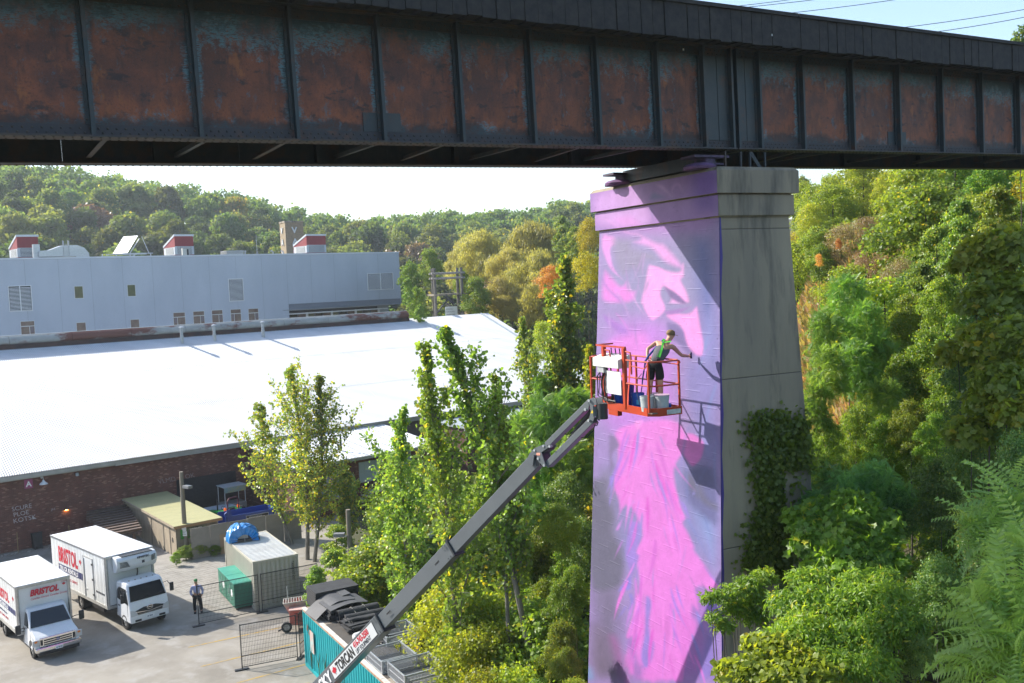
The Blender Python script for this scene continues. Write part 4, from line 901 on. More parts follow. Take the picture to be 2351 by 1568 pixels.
for s in (-1, 1):
    y = lambda z: s*(abs(vy(.98, z))+.004)
    mb = MB(); quad(mb, [(.0,y(1.32),1.32),(.66,y(1.32),1.32),(.66,y(1.45),1.45),(.32,y(1.9),1.9),(.0,y(1.93),1.93)], .01, (0,s,.2)); mb.build('side_window', dark_glass, van)
    MB().box(-.03,-.015,s*.985-.006,s*.985+.006,.5,1.25).box(.98,.992,s*.985-.006,s*.985+.006,.5,1.1).build('door_seam', black, van)
    MB().box(.06,.2,s*.99-.012,s*.99+.012,1.13,1.17).build('door_handle', black, van)
    mirror(van, (.72,s*.95,1.35), (.78,s*1.42,1.38), .24)
    hl = MB().box(1.70,1.80,s*.97-.13*1 if s < 0 else s*.97-.17,s*.97+.17 if s < 0 else s*.97+.13-.0,.70,1.0).build('headlight', lamp_glass, van, bevel=.02)
    MB().box(1.801,1.806,s*.95-.06,s*.95+.06,.88,.97).build('indicator', amber, hl)
gr = MB().box(1.75,1.83,-.80,.80,.66,1.05).build('grille', chrome, van, bevel=.02)
for z in (.72,.82,.92): MB().box(1.831,1.836,-.62,.62,z-.025,z+.035).build('grille_gap', black, gr)
MB().box(1.831,1.838,-.77,-.66,.72,.98).box(1.831,1.838,.66,.77,.72,.98).build('grille_gap', black, gr)
MB().cyl((1.837,0,.87),(1.85,0,.87),.085,n=20).build('badge', M('deep blue badge', (.02,.05,.2), rough=.3), gr)
text('Ford', .11, chrome, van, frame((1.853,-.11,.84), (0,1,0), (0,0,1)), shear=.3, name='badge_script')
MB().box(1.70,1.95,-1.02,1.02,.42,.64).build('bumper', chrome, van, bevel=.05)
MB().box(1.72,1.93,-.9,.9,.28,.415).build('bumper_skirt', black, van)
MB().box(1.952,1.962,-.16,.16,.43,.58).build('number_plate', white_ink, van); text('AS 46138', .085, navy_ink, van, frame((1.964,-.14,.475), (0,1,0), (0,0,1)), name='plate_text', sx=.8, bold=.002)
for s in (-1, 1):
    wheel(van, 1.12, s*.99, .385, .24); wheel(van, -3.25, s*1.1, .385, .5)
    mb = MB(); 
    for j in range(9):
        a, b_ = PI*j/9, PI*(j+1)/9; mb.add([(1.12+.46*math.cos(a), s*.99, .39+.46*math.sin(a)), (1.12+.46*math.cos(b_), s*.99, .39+.46*math.sin(b_)), (1.12+.40*math.cos(b_), s*.992, .39+.40*math.sin(b_)), (1.12+.40*math.cos(a), s*.992, .39+.40*math.sin(a))], [(0,1,2,3)])
    mb.build('wheel_arch', black, van)
MB().box(-5.2,.9,-.45,.45,.45,.85).build('chassis', black, van); MB().box(-4.2,-3.9,-1.1,1.1,.25,.85).build('mud_flap', black, van)
MB().bar((.72,-.3,1.44),(.58,.35,1.62),.02,.02).bar((.74,.3,1.42),(.60,.85,1.6),.02,.02).build('wiper', black, van)
front_text(van, 'BRISTOL', .40, red_ink, .024, -.62, 2.62, shear=.25, bold=.018, sx=.85)
leafpoly(red_ink, van, frame((.024,.93,2.88), (0,1,0), (0,0,1)), .085)
front_text(van, 'Canadian Owned. Canadian Driven.', .125, red_ink, .024, -.60, 2.42, shear=.15, sx=.92)
side_text(van, 'BRISTOL', .62, red_ink, -3.6, -1.2125, 2.15, bold=.03, sx=.95); leafpoly(red_ink, van, frame((-.62,-1.2125,2.5), (1,0,0), (0,0,1)), .13)
MB().box(-3.7,-.3,-1.2155,-1.2095,1.72,1.98).build('side_stripe', navy_ink, van); side_text(van, 'TRUCK RENTALS', .24, white_ink, -3.5, -1.217, 1.76, bold=.008)
side_text(van, 'bristoltruckrentals.com', .16, navy_ink, -3.4, -1.2125, 1.45, extrude=.003); side_text(van, 'SALES  LEASING  SERVICE', .15, red_ink, -3.4, -1.2125, 1.2, extrude=.003)
MB().box(.022,.028,.80,1.08,3.0,3.015).build('sticker', red_ink, van)
# ---- cab-over refrigerated truck (farther)
hino = thing('box_truck', 'white cab-over box truck with a roof refrigeration unit, parked second from the left', 'truck', (-20.20, 48.72, .03), heading(134.5), group='white rental box trucks')
cargo_box(hino, 7.3, 1.26, .86, 3.56)
fd_y = 0.06
hp = [(.22,.55),(.22,2.22),(.34,2.33),(1.22,2.36),(1.42,2.24),(1.76,1.48),(1.84,1.30),(1.88,.75),(1.88,.42),(1.1,.42),(.5,.55)]
def hy(y, z): return fd_y + y*(1-.075*max(0, z-1.4))
MB().prism(hp, -1.0, 1.0, lambda u, v, t: (u, hy(t, v), v)).build('cab', wp, hino, smooth=True, bevel=.06)
mb = MB(); quad(mb, [(1.452,hy(-.86,2.2),2.19),(1.765,hy(-.93,1.5),1.50),(1.765,hy(.93,1.5),1.50),(1.452,hy(.86,2.2),2.19)], .016, (1,0,.4)); mb.build('windscreen', dark_glass, hino)
for s in (-1, 1):
    y = lambda z: hy(s*1.0, z)+s*.004
    mb = MB(); quad(mb, [(.42,y(1.5),1.5),(1.12,y(1.42),1.42),(1.66,y(1.35),1.35),(1.36,y(2.08),2.08),(.62,y(2.1),2.1),(.42,y(1.95),1.95)], .01, (0,s,.2)); mb.build('side_window', dark_glass, hino)
    MB().box(.36,.372,s*1.0+fd_y-.006,s*1.0+fd_y+.006,.75,1.9).box(1.56,1.572,s*1.0+fd_y-.006,s*1.0+fd_y+.006,.75,1.35).build('door_seam', black, hino)
    MB().box(.5,.66,s*1.0+fd_y-.014,s*1.0+fd_y+.014,1.13,1.18).build('door_handle', black, hino)
    mirror(hino, (1.5,s*.95+fd_y,2.0), (1.72,s*1.28+fd_y,1.75), .2)
    quad(mb := MB(), [(1.885,fd_y+s*.99,.78),(1.885,fd_y+s*.62,.80),(1.87,fd_y+s*.70,1.0),(1.85,fd_y+s*.99,1.1)], .02, (1,0,0)); mb.build('headlight', lamp_glass, hino)
    MB().box(1.883,1.893,fd_y+s*.62-.16,fd_y+s*.62+.16,.48,.58).build('fog_lamp_recess', black, hino)
    wheel(hino, 1.12, s*1.0+fd_y, .41, .25); wheel(hino, -4.0, s*1.12, .41, .52)
for y0 in (-.62,-.3,0,.3,.62): MB().lathe([(.05,2.36),(.045,2.39),(.02,2.405)], (1.05,y0+fd_y,0), 10).build('marker_lamp', M('marker lens', (.35,.3,.25), rough=.3), hino)
mb = MB(); quad(mb, [(1.868,fd_y-.75,1.02),(1.885,fd_y-.66,.80),(1.885,fd_y+.66,.80),(1.868,fd_y+.75,1.02),(1.862,fd_y+.3,1.14),(1.862,fd_y-.3,1.14)], .015, (1,0,0)); g2 = mb.build('grille', black, hino)
MB().bar((1.90,fd_y-.70,.96),(1.915,fd_y,.90),.03,.035).bar((1.915,fd_y,.90),(1.90,fd_y+.70,.96),.03,.035).bar((1.91,fd_y-.66,.84),(1.91,fd_y+.66,.84),.02,.02).build('grille_bar', chrome, g2)
mb = MB(); c_ = np.array((1.90,fd_y,1.08)); mb.tube([c_+(0,.15*math.cos(a),.10*math.sin(a)) for a in np.linspace(0,2*PI,21)], .018, 6); mb.bar(c_+(0,-.1,-.0), c_+(0,.1,.0), .02, .03); mb.build('badge', chrome, hino)
MB().box(1.886,1.90,fd_y-.2,fd_y+.2,.56,.70).build('number_plate', white_ink, hino); text('AB 70672', .09, navy_ink, hino, frame((1.902,fd_y-.17,.595), (0,1,0), (0,0,1)), name='plate_text', sx=.8, bold=.002)
MB().bar((1.80,fd_y-.5,1.56),(1.70,fd_y+.1,1.66),.02,.02).bar((1.80,fd_y+.3,1.56),(1.70,fd_y+.8,1.66),.02,.02).build('wiper', black, hino)
for k in range(6): MB().box(.4+k*.13,.43+k*.13,fd_y-.86,fd_y+.86,2.335,2.375).build('roof_rib', wp, hino)
MB().box(-7.0,1.4,-.45,.45,.45,.85).box(-2.6,-1.2,-1.0,-.5,.4,.85).build('chassis', black, hino)
side_text(hino, 'BRISTOL', 1.12, red_ink, -6.3, -1.2525, 2.32, bold=.045, sx=.62); leafpoly(red_ink, hino, frame((-3.28,-1.2525,2.72), (1,0,0), (0,0,1)), .16)
MB().box(-6.35,-3.05,-1.2555,-1.2495,1.78,2.14).build('side_stripe', navy_ink, hino); side_text(hino, 'TRUCK RENTALS', .33, white_ink, -6.2, -1.257, 1.84, bold=.01, sx=.98)
side_text(hino, 'SALES  LEASING  SERVICE', .2, red_ink, -6.1, -1.2525, 1.38, extrude=.003)
dr = MB().box(-2.75,-1.65,-1.285,-1.252,1.02,3.15).build('side_door', white_fibre, hino)
mb = MB(); mb.box(-2.82,-2.77,-1.29,-1.252,.98,3.2).box(-1.63,-1.60,-1.275,-1.252,.98,3.2).box(-2.82,-1.6,-1.28,-1.252,3.16,3.2); mb.build('door_frame', alu, dr)
MB().cyl((-2.68,-1.30,1.05),(-2.68,-1.30,3.1),.018).box(-2.7,-2.4,-1.31,-1.29,1.45,1.5).build('lock_bar', galv, dr)
for z in (1.25,2.05,2.85): MB().box(-1.75,-1.58,-1.30,-1.286,z,z+.1).build('hinge', black, dr)
MB().box(-1.4,-.35,-1.258,-1.252,1.5,1.6).build('grey_strip', grey_ink, hino)
ru = MB(); up = [(.0,2.72),(.0,3.52),(.42,3.50),(.58,3.36),(.60,3.05),(.42,2.80),(.2,2.68)]
ru.prism(up, -.92, 1.18, lambda u, v, t: (u+.035, t, v)); fr_ = ru.build('refrigeration_unit', M('unit white', (.66,.68,.69), rough=.35), hino, smooth=True, bevel=.04)
MB().box(.1,.5,-.62,1.0,3.50,3.525).build('fan_well', black, fr_)
for i in range(5):
    MB().bar((.625,-.78,3.25-.06*i),(.655,-.40+.03*i,3.23-.06*i),.015,.03).bar((.625,1.08,3.35-.06*i),(.655,.86,3.30-.06*i),.015,.03).build('vent_slot', black, fr_)
text('KINGTEC', .15, black_ink, fr_, frame((.64,.12,3.29), (0,1,0), (.05,0,1)), bold=.006); MB().box(.632,.64,.36,.5,3.02,3.16).build('logo_plate', grey_ink, fr_)
MB().tube([(.06,.35,2.75),(.09,.33,2.45),(.06,.28,2.2)], .035, 6).build('hose', black, hino)
# ---- sea container with tarp bundle
cr_m = M('cream container paint', (.50,.47,.38), (.45,.42,.34), rough=.5, scale=.8, c3=(.28,.2,.12), s3=1.4, lo3=.66, hi3=.8)
def container(root, L_, mat, roofmat, yneg=False, endmat=None):
    W_, H_ = 2.438, 2.591; y0, y1 = (-L_, 0) if yneg else (0, L_)
    def corr_side(x, s):
        n = int(L_/.28); vs = []; fs = []
        pr_ = []
        for i in range(n):
            a = y0+.12+(L_-.24)*i/n; w_ = (L_-.24)/n
            pr_ += [(a,0),(a+.3*w_,0),(a+.5*w_,.036),(a+.8*w_,.036)]
        pr_.append((y1-.12,0))
        for y, d in pr_: vs += [(x-s*d, y, .16), (x-s*d, y, H_-.12)]
        fs = [(2*i, 2*i+2, 2*i+3, 2*i+1) for i in range(len(pr_)-1)]
        return MB().add(vs, fs).build('side_wall', mat, root)
    corr_side(.02, -1); corr_side(W_-.02, 1)
    for y, s in ((y0+.03, -1), (y1-.03, 1)):
        n = 9; vs = []; pr_ = []
        for i in range(n):
            a = .12+(W_-.24)*i/n; w_ = (W_-.24)/n; pr_ += [(a,0),(a+.35*w_,0),(a+.5*w_,.04),(a+.85*w_,.04)]
        pr_.append((W_-.12,0))
        for x, d in pr_: vs += [(x, y-s*d, .16), (x, y-s*d, H_-.12)]
        MB().add(vs, [(2*i, 2*i+2, 2*i+3, 2*i+1) for i in range(len(pr_)-1)]).build('end_wall', endmat or mat, root)
    if roofmat:
        n = int(L_/.26); vs = []; pr_ = []
        for i in range(n):
            a = y0+.1+(L_-.2)*i/n; w_ = (L_-.2)/n; pr_ += [(a,0),(a+.4*w_,0),(a+.55*w_,.03),(a+.9*w_,.03)]
        pr_.append((y1-.1,0))
        for y, d in pr_: vs += [(.05, y, H_-.035+d), (W_-.05, y, H_-.035+d)]
        MB().add(vs, [(2*i, 2*i+1, 2*i+3, 2*i+2) for i in range(len(pr_)-1)]).build('roof', roofmat, root)
    for x0 in (0, W_-.1):
        for ya in (y0, y1-.1): MB().box(x0, x0+.1, ya, ya+.1, 0, H_).build('corner_post', mat, root)
    for zz0, zz1 in ((H_-.12, H_), (0, .16)):
        for x0 in (-.003, W_-.057): MB().box(x0, x0+.06, y0+.1, y1-.1, zz0, zz1).build('frame_rail', mat, root)
        for ya in (y0-.003, y1-.057): MB().box(.1, W_-.1, ya, ya+.06, zz0, zz1).build('frame_rail', mat, root)
    for x0 in (-.006, W_-.17):
        for ya in (y0-.006, y1-.17): MB().box(x0, x0+.176, ya, ya+.176, H_-.116, H_+.006).build('corner_casting', mat, root)
cont = thing('shipping_container', 'cream ribbed shipping container with a blue tarpaulin bundle on its roof', 'container', (-14.05, 49.35, .02), math.radians(30.2))
container(cont, 6.058, cr_m, M('white container roof', (.66,.66,.62), (.58,.57,.53), rough=.5, scale=1.2), endmat=cr_m)
text('TAKE EXIT 425', .2, black_ink, cont, frame((2.05,-.001,2.25), (0,0,-1), (1,0,0)), name='vertical_code', sx=.75)
tarp_m = M('blue tarpaulin', (.008,.20,.52), (.005,.15,.42), rough=.32, scale=4, bump=.5, bscale=7)
tp = thing('tarp_bundle', 'bright blue tarpaulin wrapped over a curved load on the cream container', 'tarpaulin', (0,0,0))
cm = matof(cont); loc0 = cm @ Vector((.0, 4.55, 2.62)); tp.location = loc0; tp.scale = (.76,.8,.86); tp.rotation_euler = (0,0,math.radians(30.2-8))
mb = MB(); rr = random.Random(5); n, mseg = 22, 9; vs = []
for i in range(n+1):
    a = PI*i/n
    for j in range(mseg+1):
        t = j/mseg; y = (t-.5)*1.7*(1-.10*math.sin(a)); bulge = 1+.12*math.sin(PI*t)
        rx, rz_ = 1.0*bulge, .92*bulge
        k = 1+rr.uniform(-.05,.05)+(.10 if i < n*.45 else 0)
        vs.append((1.0-math.cos(a)*rx*k, .55+y+rr.uniform(-.03,.03)+(1-math.sin(a))*.1*math.sin(i*3.1), math.sin(a)**.75*rz_*k+.0))
fs = [(i*(mseg+1)+j, i*(mseg+1)+j+1, (i+1)*(mseg+1)+j+1, (i+1)*(mseg+1)+j) for i in range(n) for j in range(mseg)]
vs2 = []; o_ = len(vs)
for i in range(n+1):   # near end, gathered inwards round an arch
    a = PI*i/n; q = vs[i*(mseg+1)]
    vs2.append((1.0-math.cos(a)*.55+rr.uniform(-.03,.03), q[1]+.06+rr.uniform(-.05,.05), math.sin(a)*.42+rr.uniform(-.02,.02)+.02))
fs += [(i*(mseg+1), (i+1)*(mseg+1), o_+i+1, o_+i) for i in range(n)]
mb.add(vs+vs2, fs); mb.build('tarpaulin', tarp_m, tp, smooth=False)
MB().box(.2,2.1,-.25,1.2,.0,.16).build('load', M('dark load', (.05,.045,.04), rough=.8), tp); MB().cyl((.9,.0,.16),(.9,1.1,.16),.4,n=14).build('drum', M('offwhite drum', (.4,.38,.35), rough=.7), tp)
MB().bar((1.0,-.3,.35),(1.0,-.32,-.0),.03,.03).build('strap', M('pale strap', (.5,.48,.4), rough=.8), tp)
# ---- green steel boxes
grn = M('green enamel', (.012,.13,.085), (.02,.17,.11), rough=.42, scale=.9, c3=(.05,.2,.14), s3=2, lo3=.55, hi3=.8)
for k, (dx, dy, lab) in enumerate(((0, 0, 'green steel job box with a white disc, the nearer of two beside the cream container'), (-.06, 1.80, 'green steel job box, the farther of two beside the cream container'))):
    g = thing('job_box', lab, 'storage box', (-15.12-.5*dy, 49.40+.866*dy, .02), math.radians(30), group='green job boxes')
    MB().box(0, .98, 0, 1.72, .13, 1.40).build('body', grn, g, bevel=.012); MB().box(-.02, 1.0, -.02, 1.74, 1.402, 1.44).build('lid', M('green lid', (.03,.24,.17), (.05,.30,.22), rough=.5, scale=1.2), g, bevel=.01)
    for x_ in (.12,.86):
        for y_ in (.15,1.55): MB().cyl((x_-.03,y_,.065),(x_+.03,y_,.065),.065,n=10).build('castor', black, g)
    MB().cyl((-.006,.55,.82),(-.001,.55,.82),.2,n=20).build('disc', white_ink, g); MB().box(-.012,-.001,.9,.94,.3,1.2).box(-.02,-.001,1.2,1.26,.6,.9).build('latch', galv, g)
# ---- temporary fence panels
wires = {}
def fence_panel(p, q, label, h=2.06):
    p, q = np.array(p, float), np.array(q, float); L_ = np.linalg.norm(q-p); rz = math.atan2(q[1]-p[1], q[0]-p[0])
    f = thing('fence_panel', label, 'fence', (p[0], p[1], .02), rz, group='black temporary fence panels')
    for x in (.02, L_-.02): MB().cyl((x,0,0),(x,0,h),.022,n=8).build('post', fence_black, f)
    for z in (.12, .62 if L_ < 9 else .7, h-.03): MB().cyl((.02,0,z),(L_-.02,0,z),.018,n=6).build('rail', fence_black, f)
    w_ = MB(); t_ = .0042
    x = .06
    while x < L_-.05: w_.box(x-t_,x+t_,-t_,t_,.12,h-.03); x += .068
    z = .2
    while z < h-.05: w_.box(.03,L_-.03,t_+.001,3*t_,z-t_,z+t_); z += .2
    w_.build('wire_mesh', M('dark wire', (.03,.03,.03), rough=.6), f)
    MB().box(-.3,.3,-.09,.09,0,.05).build('foot', black, f); return f
fence_panel((-16.38,47.35), (-13.70,48.94), 'black mesh fence panel whose left post stands in front of the man in the tie')
fence_panel((-13.60,49.0), (-10.95,50.55), 'black mesh fence panel across the near end of the cream container')
fence_panel((-12.58,41.52), (-10.30,42.51), 'black mesh fence panel nearest the camera, standing by the teal container')
fence_panel((-10.22,42.62), (-9.9,44.9), 'black mesh fence panel edge-on beside the teal container corner')
# ---- teal container with deck and its load
teal = thing('shipping_container', 'teal painted shipping container with rusty white rim under the lift boom', 'container', (-9.80, 41.75, .02), math.radians(29.6))
teal_m = M('teal container paint', (.0,.34,.36), (.005,.28,.31), rough=.5, scale=.7, c3=(.02,.12,.10), s3=3.2, lo3=.62, hi3=.72, stretch=(1,1,.25))
container(teal, 12.19, teal_m, None, yneg=True)
rim_m = M('chalky rusted white rim', (.60,.57,.53), (.50,.44,.38), rough=.8, scale=3, c3=(.28,.10,.03), s3=2.2, lo3=.58, hi3=.72)
for a, b_ in ((0,2.4),(2.43,5.2),(5.24,9.3),(9.34,12.1)): MB().box(-.02,.15,-b_,-a,2.592,2.64).build('rim_plate', rim_m, teal)
MB().box(-.012,.0,-12.1,-.05,2.50,2.59).build('rust_edge', M('rust edge', (.26,.10,.04), (.4,.3,.22), rough=.9, scale=4), teal)
for yy, zz in ((-1.1,.5),(-2.1,.4),(-3.0,.7),(-4.2,.5),(-5.2,.6)):
    MB().tube([(-.045,yy,.2),(-.05,yy-.05,zz+.4),(-.045,yy-.25,zz+.9)], [.02,.02,.008], 4).tube([(-.045,yy,.6),(-.045,yy+.25,zz+.6)], [.02,.004], 4).build('painted_reed', M('painted reeds', (.12,.12,.04), rough=.8), teal)
mb = MB().obox((-.047,-.75,1.95), (0,.10,.03), (0,-.04,.14), (.006,0,0)).obox((-.047,-.95,1.75), (0,.05,.05), (0,-.05,.05), (.006,0,0)); mb.build('painted_bird', M('painted bird', (.07,.05,.04), rough=.8), teal)
MB().box(-.05,-.04,-1.55,-1.05,1.0,1.95).build('poster', M('faded poster', (.25,.45,.45), (.5,.3,.25), rough=.6, scale=2.2), teal)
dk1 = M('grey deck plank', (.30,.26,.21), (.21,.18,.15), rough=.9, scale=2.5, stretch=(.2,3,1), coords='Object'); 
pl = MB().box(.16,2.42,-.066,.066,2.595,2.63).build('deck_plank', dk1, teal); pl.location.y = -.15
y = -.29
while y > -12.0:
    if not (-5.6 < y < -2.75 or -9.6 < y < -6.3 and False): c = dupe_part(pl); c.location = (0, y, rr.uniform(-.004,.004)); 
    y -= .14
MB().box(.17,2.42,-5.55,-2.7,2.594,2.634).box(.17,2.42,-9.4,-5.62,2.636,2.645).build('deck_felt', M('dark deck felt', (.085,.075,.065), (.06,.055,.05), rough=.95, scale=2), teal)
tm = matof(teal)
def on_teal(x, y, z): return tm @ Vector((x, y, z))
TRZ = math.radians(29.6)
rub = M('black rubber mat', (.022,.022,.024), (.035,.036,.038), rough=.75, scale=3, bump=.4, bscale=25)
st_ = thing('mat_stack', 'tall square stack of black rubber mats at the far end of the teal container', 'mat stack', on_teal(.35,-.9,2.64), TRZ)
for k in range(16): MB().box(rr.uniform(-.02,.02),1.98+rr.uniform(-.02,.02),rr.uniform(-.02,.02),1.30+rr.uniform(-.02,.02),k*.05,k*.05+.047).build('mat', rub, st_)
st2 = thing('mat_stack', 'lower stack of black rubber mats with two curling sheets on top', 'mat stack', on_teal(.4,-2.6,2.64), TRZ+.05)
for k in range(9): MB().box(rr.uniform(-.05,.05),1.5+rr.uniform(-.05,.05),rr.uniform(-.04,.04),1.45,k*.05,k*.05+.047).build('mat', rub, st2)
mat2 = M('grey rubber sheet', (.06,.061,.064), (.075,.076,.08), rough=.7, scale=2)
def curl(x0, x1, y0, y1, zf, name='curled_mat', skew=0.0):
    n = 14; vs = []; 
    for i in range(n+1):
        x = x0+(x1-x0)*i/n; z = zf(i/n)
        for y in (y0, y1): vs += [(x, y+skew*i/n, z), (x, y+skew*i/n, z+.03)]
    fs = []
    for i in range(n): a = 4*i; fs += [(a+1,a+5,a+7,a+3),(a,a+2,a+6,a+4),(a,a+4,a+5,a+1),(a+2,a+3,a+7,a+6)]
    fs += [(0,1,3,2),(4*n,4*n+2,4*n+3,4*n+1)]
    MB().add(vs, fs).build(name, mat2, st2, smooth=False)
curl(-.5, 1.3, .35, 1.65, lambda t: .62-.55*(1-min(1,t*1.6))**1.6+.05*math.sin(t*3)); curl(.0, 1.75, -.15, 1.25, lambda t: .50+.12*math.sin(t*3.1), skew=.1)
curl(.95, 1.35, .9, 1.9, lambda t: .68+.03*t)
r1 = thing('rolled_mat', 'open tube of black rubber matting tied with white rope on the teal container', 'rolled mat', on_teal(.62,-2.95,2.93), TRZ)
mb = MB(); n = 20; vs = []
for x in (0, 1.8):
    for rr_ in (.25,.22):
        for j in range(n): a = 2*PI*j/n; vs.append((x, rr_*math.cos(a), rr_*math.sin(a)+.02))
fs = []
for j in range(n):
    j2 = (j+1) % n; fs += [(j,2*n+j,2*n+j2,j2), (n+j,n+j2,3*n+j2,3*n+j), (j,j2,n+j2,n+j), (2*n+j,3*n+j,3*n+j2,2*n+j2)]
mb.add(vs, fs).build('tube_mat', rub, r1, smooth=True)
rope = M('white rope', (.5,.46,.38), rough=.9)
for x in (.6,1.15): MB().tube([(x-.1,.27,.1),(x,.0,.31),(x+.15,-.35,.05),(x+.3,-.8,-.2),(x+.35,-1.0,-.25)], .014, 5).build('rope', rope, r1)
r2 = thing('rolled_mat', 'tight black rubber roll lying in front of the open tube mat', 'rolled mat', on_teal(.80,-3.35,2.88), TRZ-.06)
sp_ = [(.22-.012*i*.45) for i in range(30)]
mb = MB(); mb.cyl((0,0,0),(1.7,0,0),.21,n=20,caps=False)
for rr_ in (.2,.16,.12,.08): mb.tube([(0+.0,rr_*math.cos(a),rr_*math.sin(a)) for a in np.linspace(0,2*PI,17)], .012, 4, False)
mb.cyl((.03,0,0),(.04,0,0),.2,n=18); mb.build('roll', rub, r2, smooth=True)
lo_ = thing('folded_mats', 'untidy folded black rubber mats bound with cord lowest in the heap', 'folded mats', on_teal(.55,-4.5,2.64), TRZ)
for k in range(7):
    a = rr.uniform(-.15,.15); MB().obox((.8+rr.uniform(-.12,.12), .45+rr.uniform(-.1,.1), .04+k*.05), (.75*math.cos(a),.75*math.sin(a),rr.uniform(-.03,.03)), (-.45*math.sin(a)*1,.45*math.cos(a),0), (0,0,.02)).build('mat', rub, lo_)
MB().tube([(.1,.9,.4),(.15,.3,.42),(.18,-.05,.2),(.2,-.1,.0)], .015, 5).tube([(.25,.9,.4),(.25,.3,.42),(.27,-.05,.2)], .015, 5).build('cord', black, lo_)
MB().tube([(.0,.5,.36),(.4,.45,.44),(.9,.4,.40),(1.3,.35,.44)], .07, 8).build('small_roll', rub, lo_, smooth=True)
wr = thing('white_roll', 'white plastic covered roll sticking out from under the boom on the teal container', 'roll', on_teal(.45,-5.3,2.80), TRZ+.2)
MB().lathe([(.02,-.0),(.15,.02),(.17,.1),(.17,1.2),(.02,1.22)], n=14).build('sleeve', M('white plastic', (.62,.63,.62), rough=.5), wr, smooth=True).rotation_euler = (0, PI/2, 0)
cbx = thing('cable_heap', 'heap of black cables and straps beside the wire cages', 'cables', on_teal(1.1,-6.0,2.65), TRZ)
for k in range(9):
    c0 = np.array([rr.uniform(0,.7), rr.uniform(-.3,.3), .05+k*.02]); R_ = rr.uniform(.15,.35)
    MB().tube([c0+(R_*math.cos(a), R_*.8*math.sin(a), .05*math.sin(a*2+k)) for a in np.linspace(0, 5.5, 14)], .02, 5).build('cable', black, cbx)
cage_m = M('zinc cage', (.36,.39,.42), (.45,.48,.5), rough=.45, metal=.5, scale=6)
def cage(p, rz, L_, W_, H_, label):
    c = thing('wire_cage', label, 'wire cage', p, rz, group='open zinc wire cages'); f = MB(); t_ = .02
    for z in (0.02, H_): f.bar((0,0,z),(L_,0,z),.04,.04).bar((0,W_,z),(L_,W_,z),.04,.04).bar((0,0,z),(0,W_,z),.04,.04).bar((L_,0,z),(L_,W_,z),.04,.04)
    for x in (0, L_):
        for y in (0, W_): f.box(x-.03,x+.03,y-.03,y+.03,0,H_+.04)
    f.bar((0,0,H_*.55),(L_,0,H_*.55),.03,.03).bar((0,0,H_*.55),(0,W_,H_*.55),.03,.03); f.build('frame', cage_m, c)
    g = MB(); w_ = .006; s = .055
    for x in np.arange(s, L_, s): g.box(x-w_,x+w_,-w_,w_,.03,H_).box(x-w_,x+w_,W_-w_,W_+w_,.03,H_).box(x-w_,x+w_,0,W_,.03,.04)
    for y in np.arange(s, W_, s): g.box(-w_,w_,y-w_,y+w_,.03,H_).box(L_-w_,L_+w_,y-w_,y+w_,.03,H_).box(0,L_,y-w_,y+w_,.042,.05)
    for z in np.arange(.08, H_, s): g.box(0,L_,-w_,w_,z-w_,z+w_).box(0,L_,W_-w_,W_+w_,z-w_,z+w_).box(-w_,w_,0,W_,z-w_,z+w_).box(L_-w_,L_+w_,0,W_,z-w_,z+w_)
    g.build('wire_mesh', M('zinc wire', (.30,.32,.35), rough=.5, metal=.4), c)
    for y in (W_*.33, W_*.66): MB().bar((0,y,.07),(L_,y,.07),.05,.03).build('floor_bar', cage_m, c)
cage(on_teal(1.35,-6.6,2.65), TRZ, 1.45, 1.45, .34, 'open zinc wire cage farthest along the teal container, right of the boom')
cage(on_teal(.18,-9.0,2.65), TRZ, 1.35, 1.55, .45, 'open zinc wire cage in the middle, just below the boom')
cage(on_teal(.32,-10.75,2.65), TRZ, 1.6, 1.5, .5, 'open zinc wire cage at the bottom edge of the picture')
# ---- small plant: grout mixer on wheels
mx = thing('grout_mixer', 'red and white grout mixer with a grated hopper behind the teal container corner', 'mixer', (-11.75, 46.3, .02), math.radians(8))
MB().add([(-.05,0,1.28),(1.35,.35,1.28),(1.25,1.05,1.28),(-.1,.75,1.28),(.25,.25,.62),(.8,.35,.62),(.8,.65,.62),(.25,.6,.62)], [(0,1,5,4),(1,2,6,5),(2,3,7,6),(3,0,4,7),(4,5,6,7)]).build('hopper', M('mixer pale shell', (.5,.42,.38), (.5,.12,.08), rough=.6, scale=1.2), mx)
mb = MB()
for i in range(12): t = i/11; mb.bar((-.05+1.4*t, .35*t, 1.30), (-.1+1.35*t, .75+.3*t, 1.30), .03, .02)
mb.bar((-.05,0,1.3),(1.35,.35,1.3),.05,.05).bar((-.1,.75,1.3),(1.25,1.05,1.3),.05,.05); mb.build('grate', M('caked grate', (.4,.38,.34), rough=.9), mx)
MB().box(.25,1.35,-.35,.3,.30,1.05).build('engine_housing', M('red housing', (.48,.06,.045), (.4,.16,.12), rough=.5, scale=2), mx, bevel=.03); MB().box(.23,1.37,-.37,.32,1.051,1.08).build('housing_lid', M('pinkish lid', (.6,.38,.34), rough=.5), mx)
for k in range(7): MB().box(.5,1.1,-.358,-.351,.45+k*.07,.48+k*.07).build('grille_slot', black, mx)
wheel(mx, .1, -.45, .26, .14); wheel(mx, .5, .75, .26, .14)
MB().cyl((.12,.6,1.25),(.12,.6,2.0),.025).build('dip_tube', galv, mx); MB().bar((.3,-.2,.3),(-.3,-.5,.15),.06,.06).build('drawbar', black, mx)
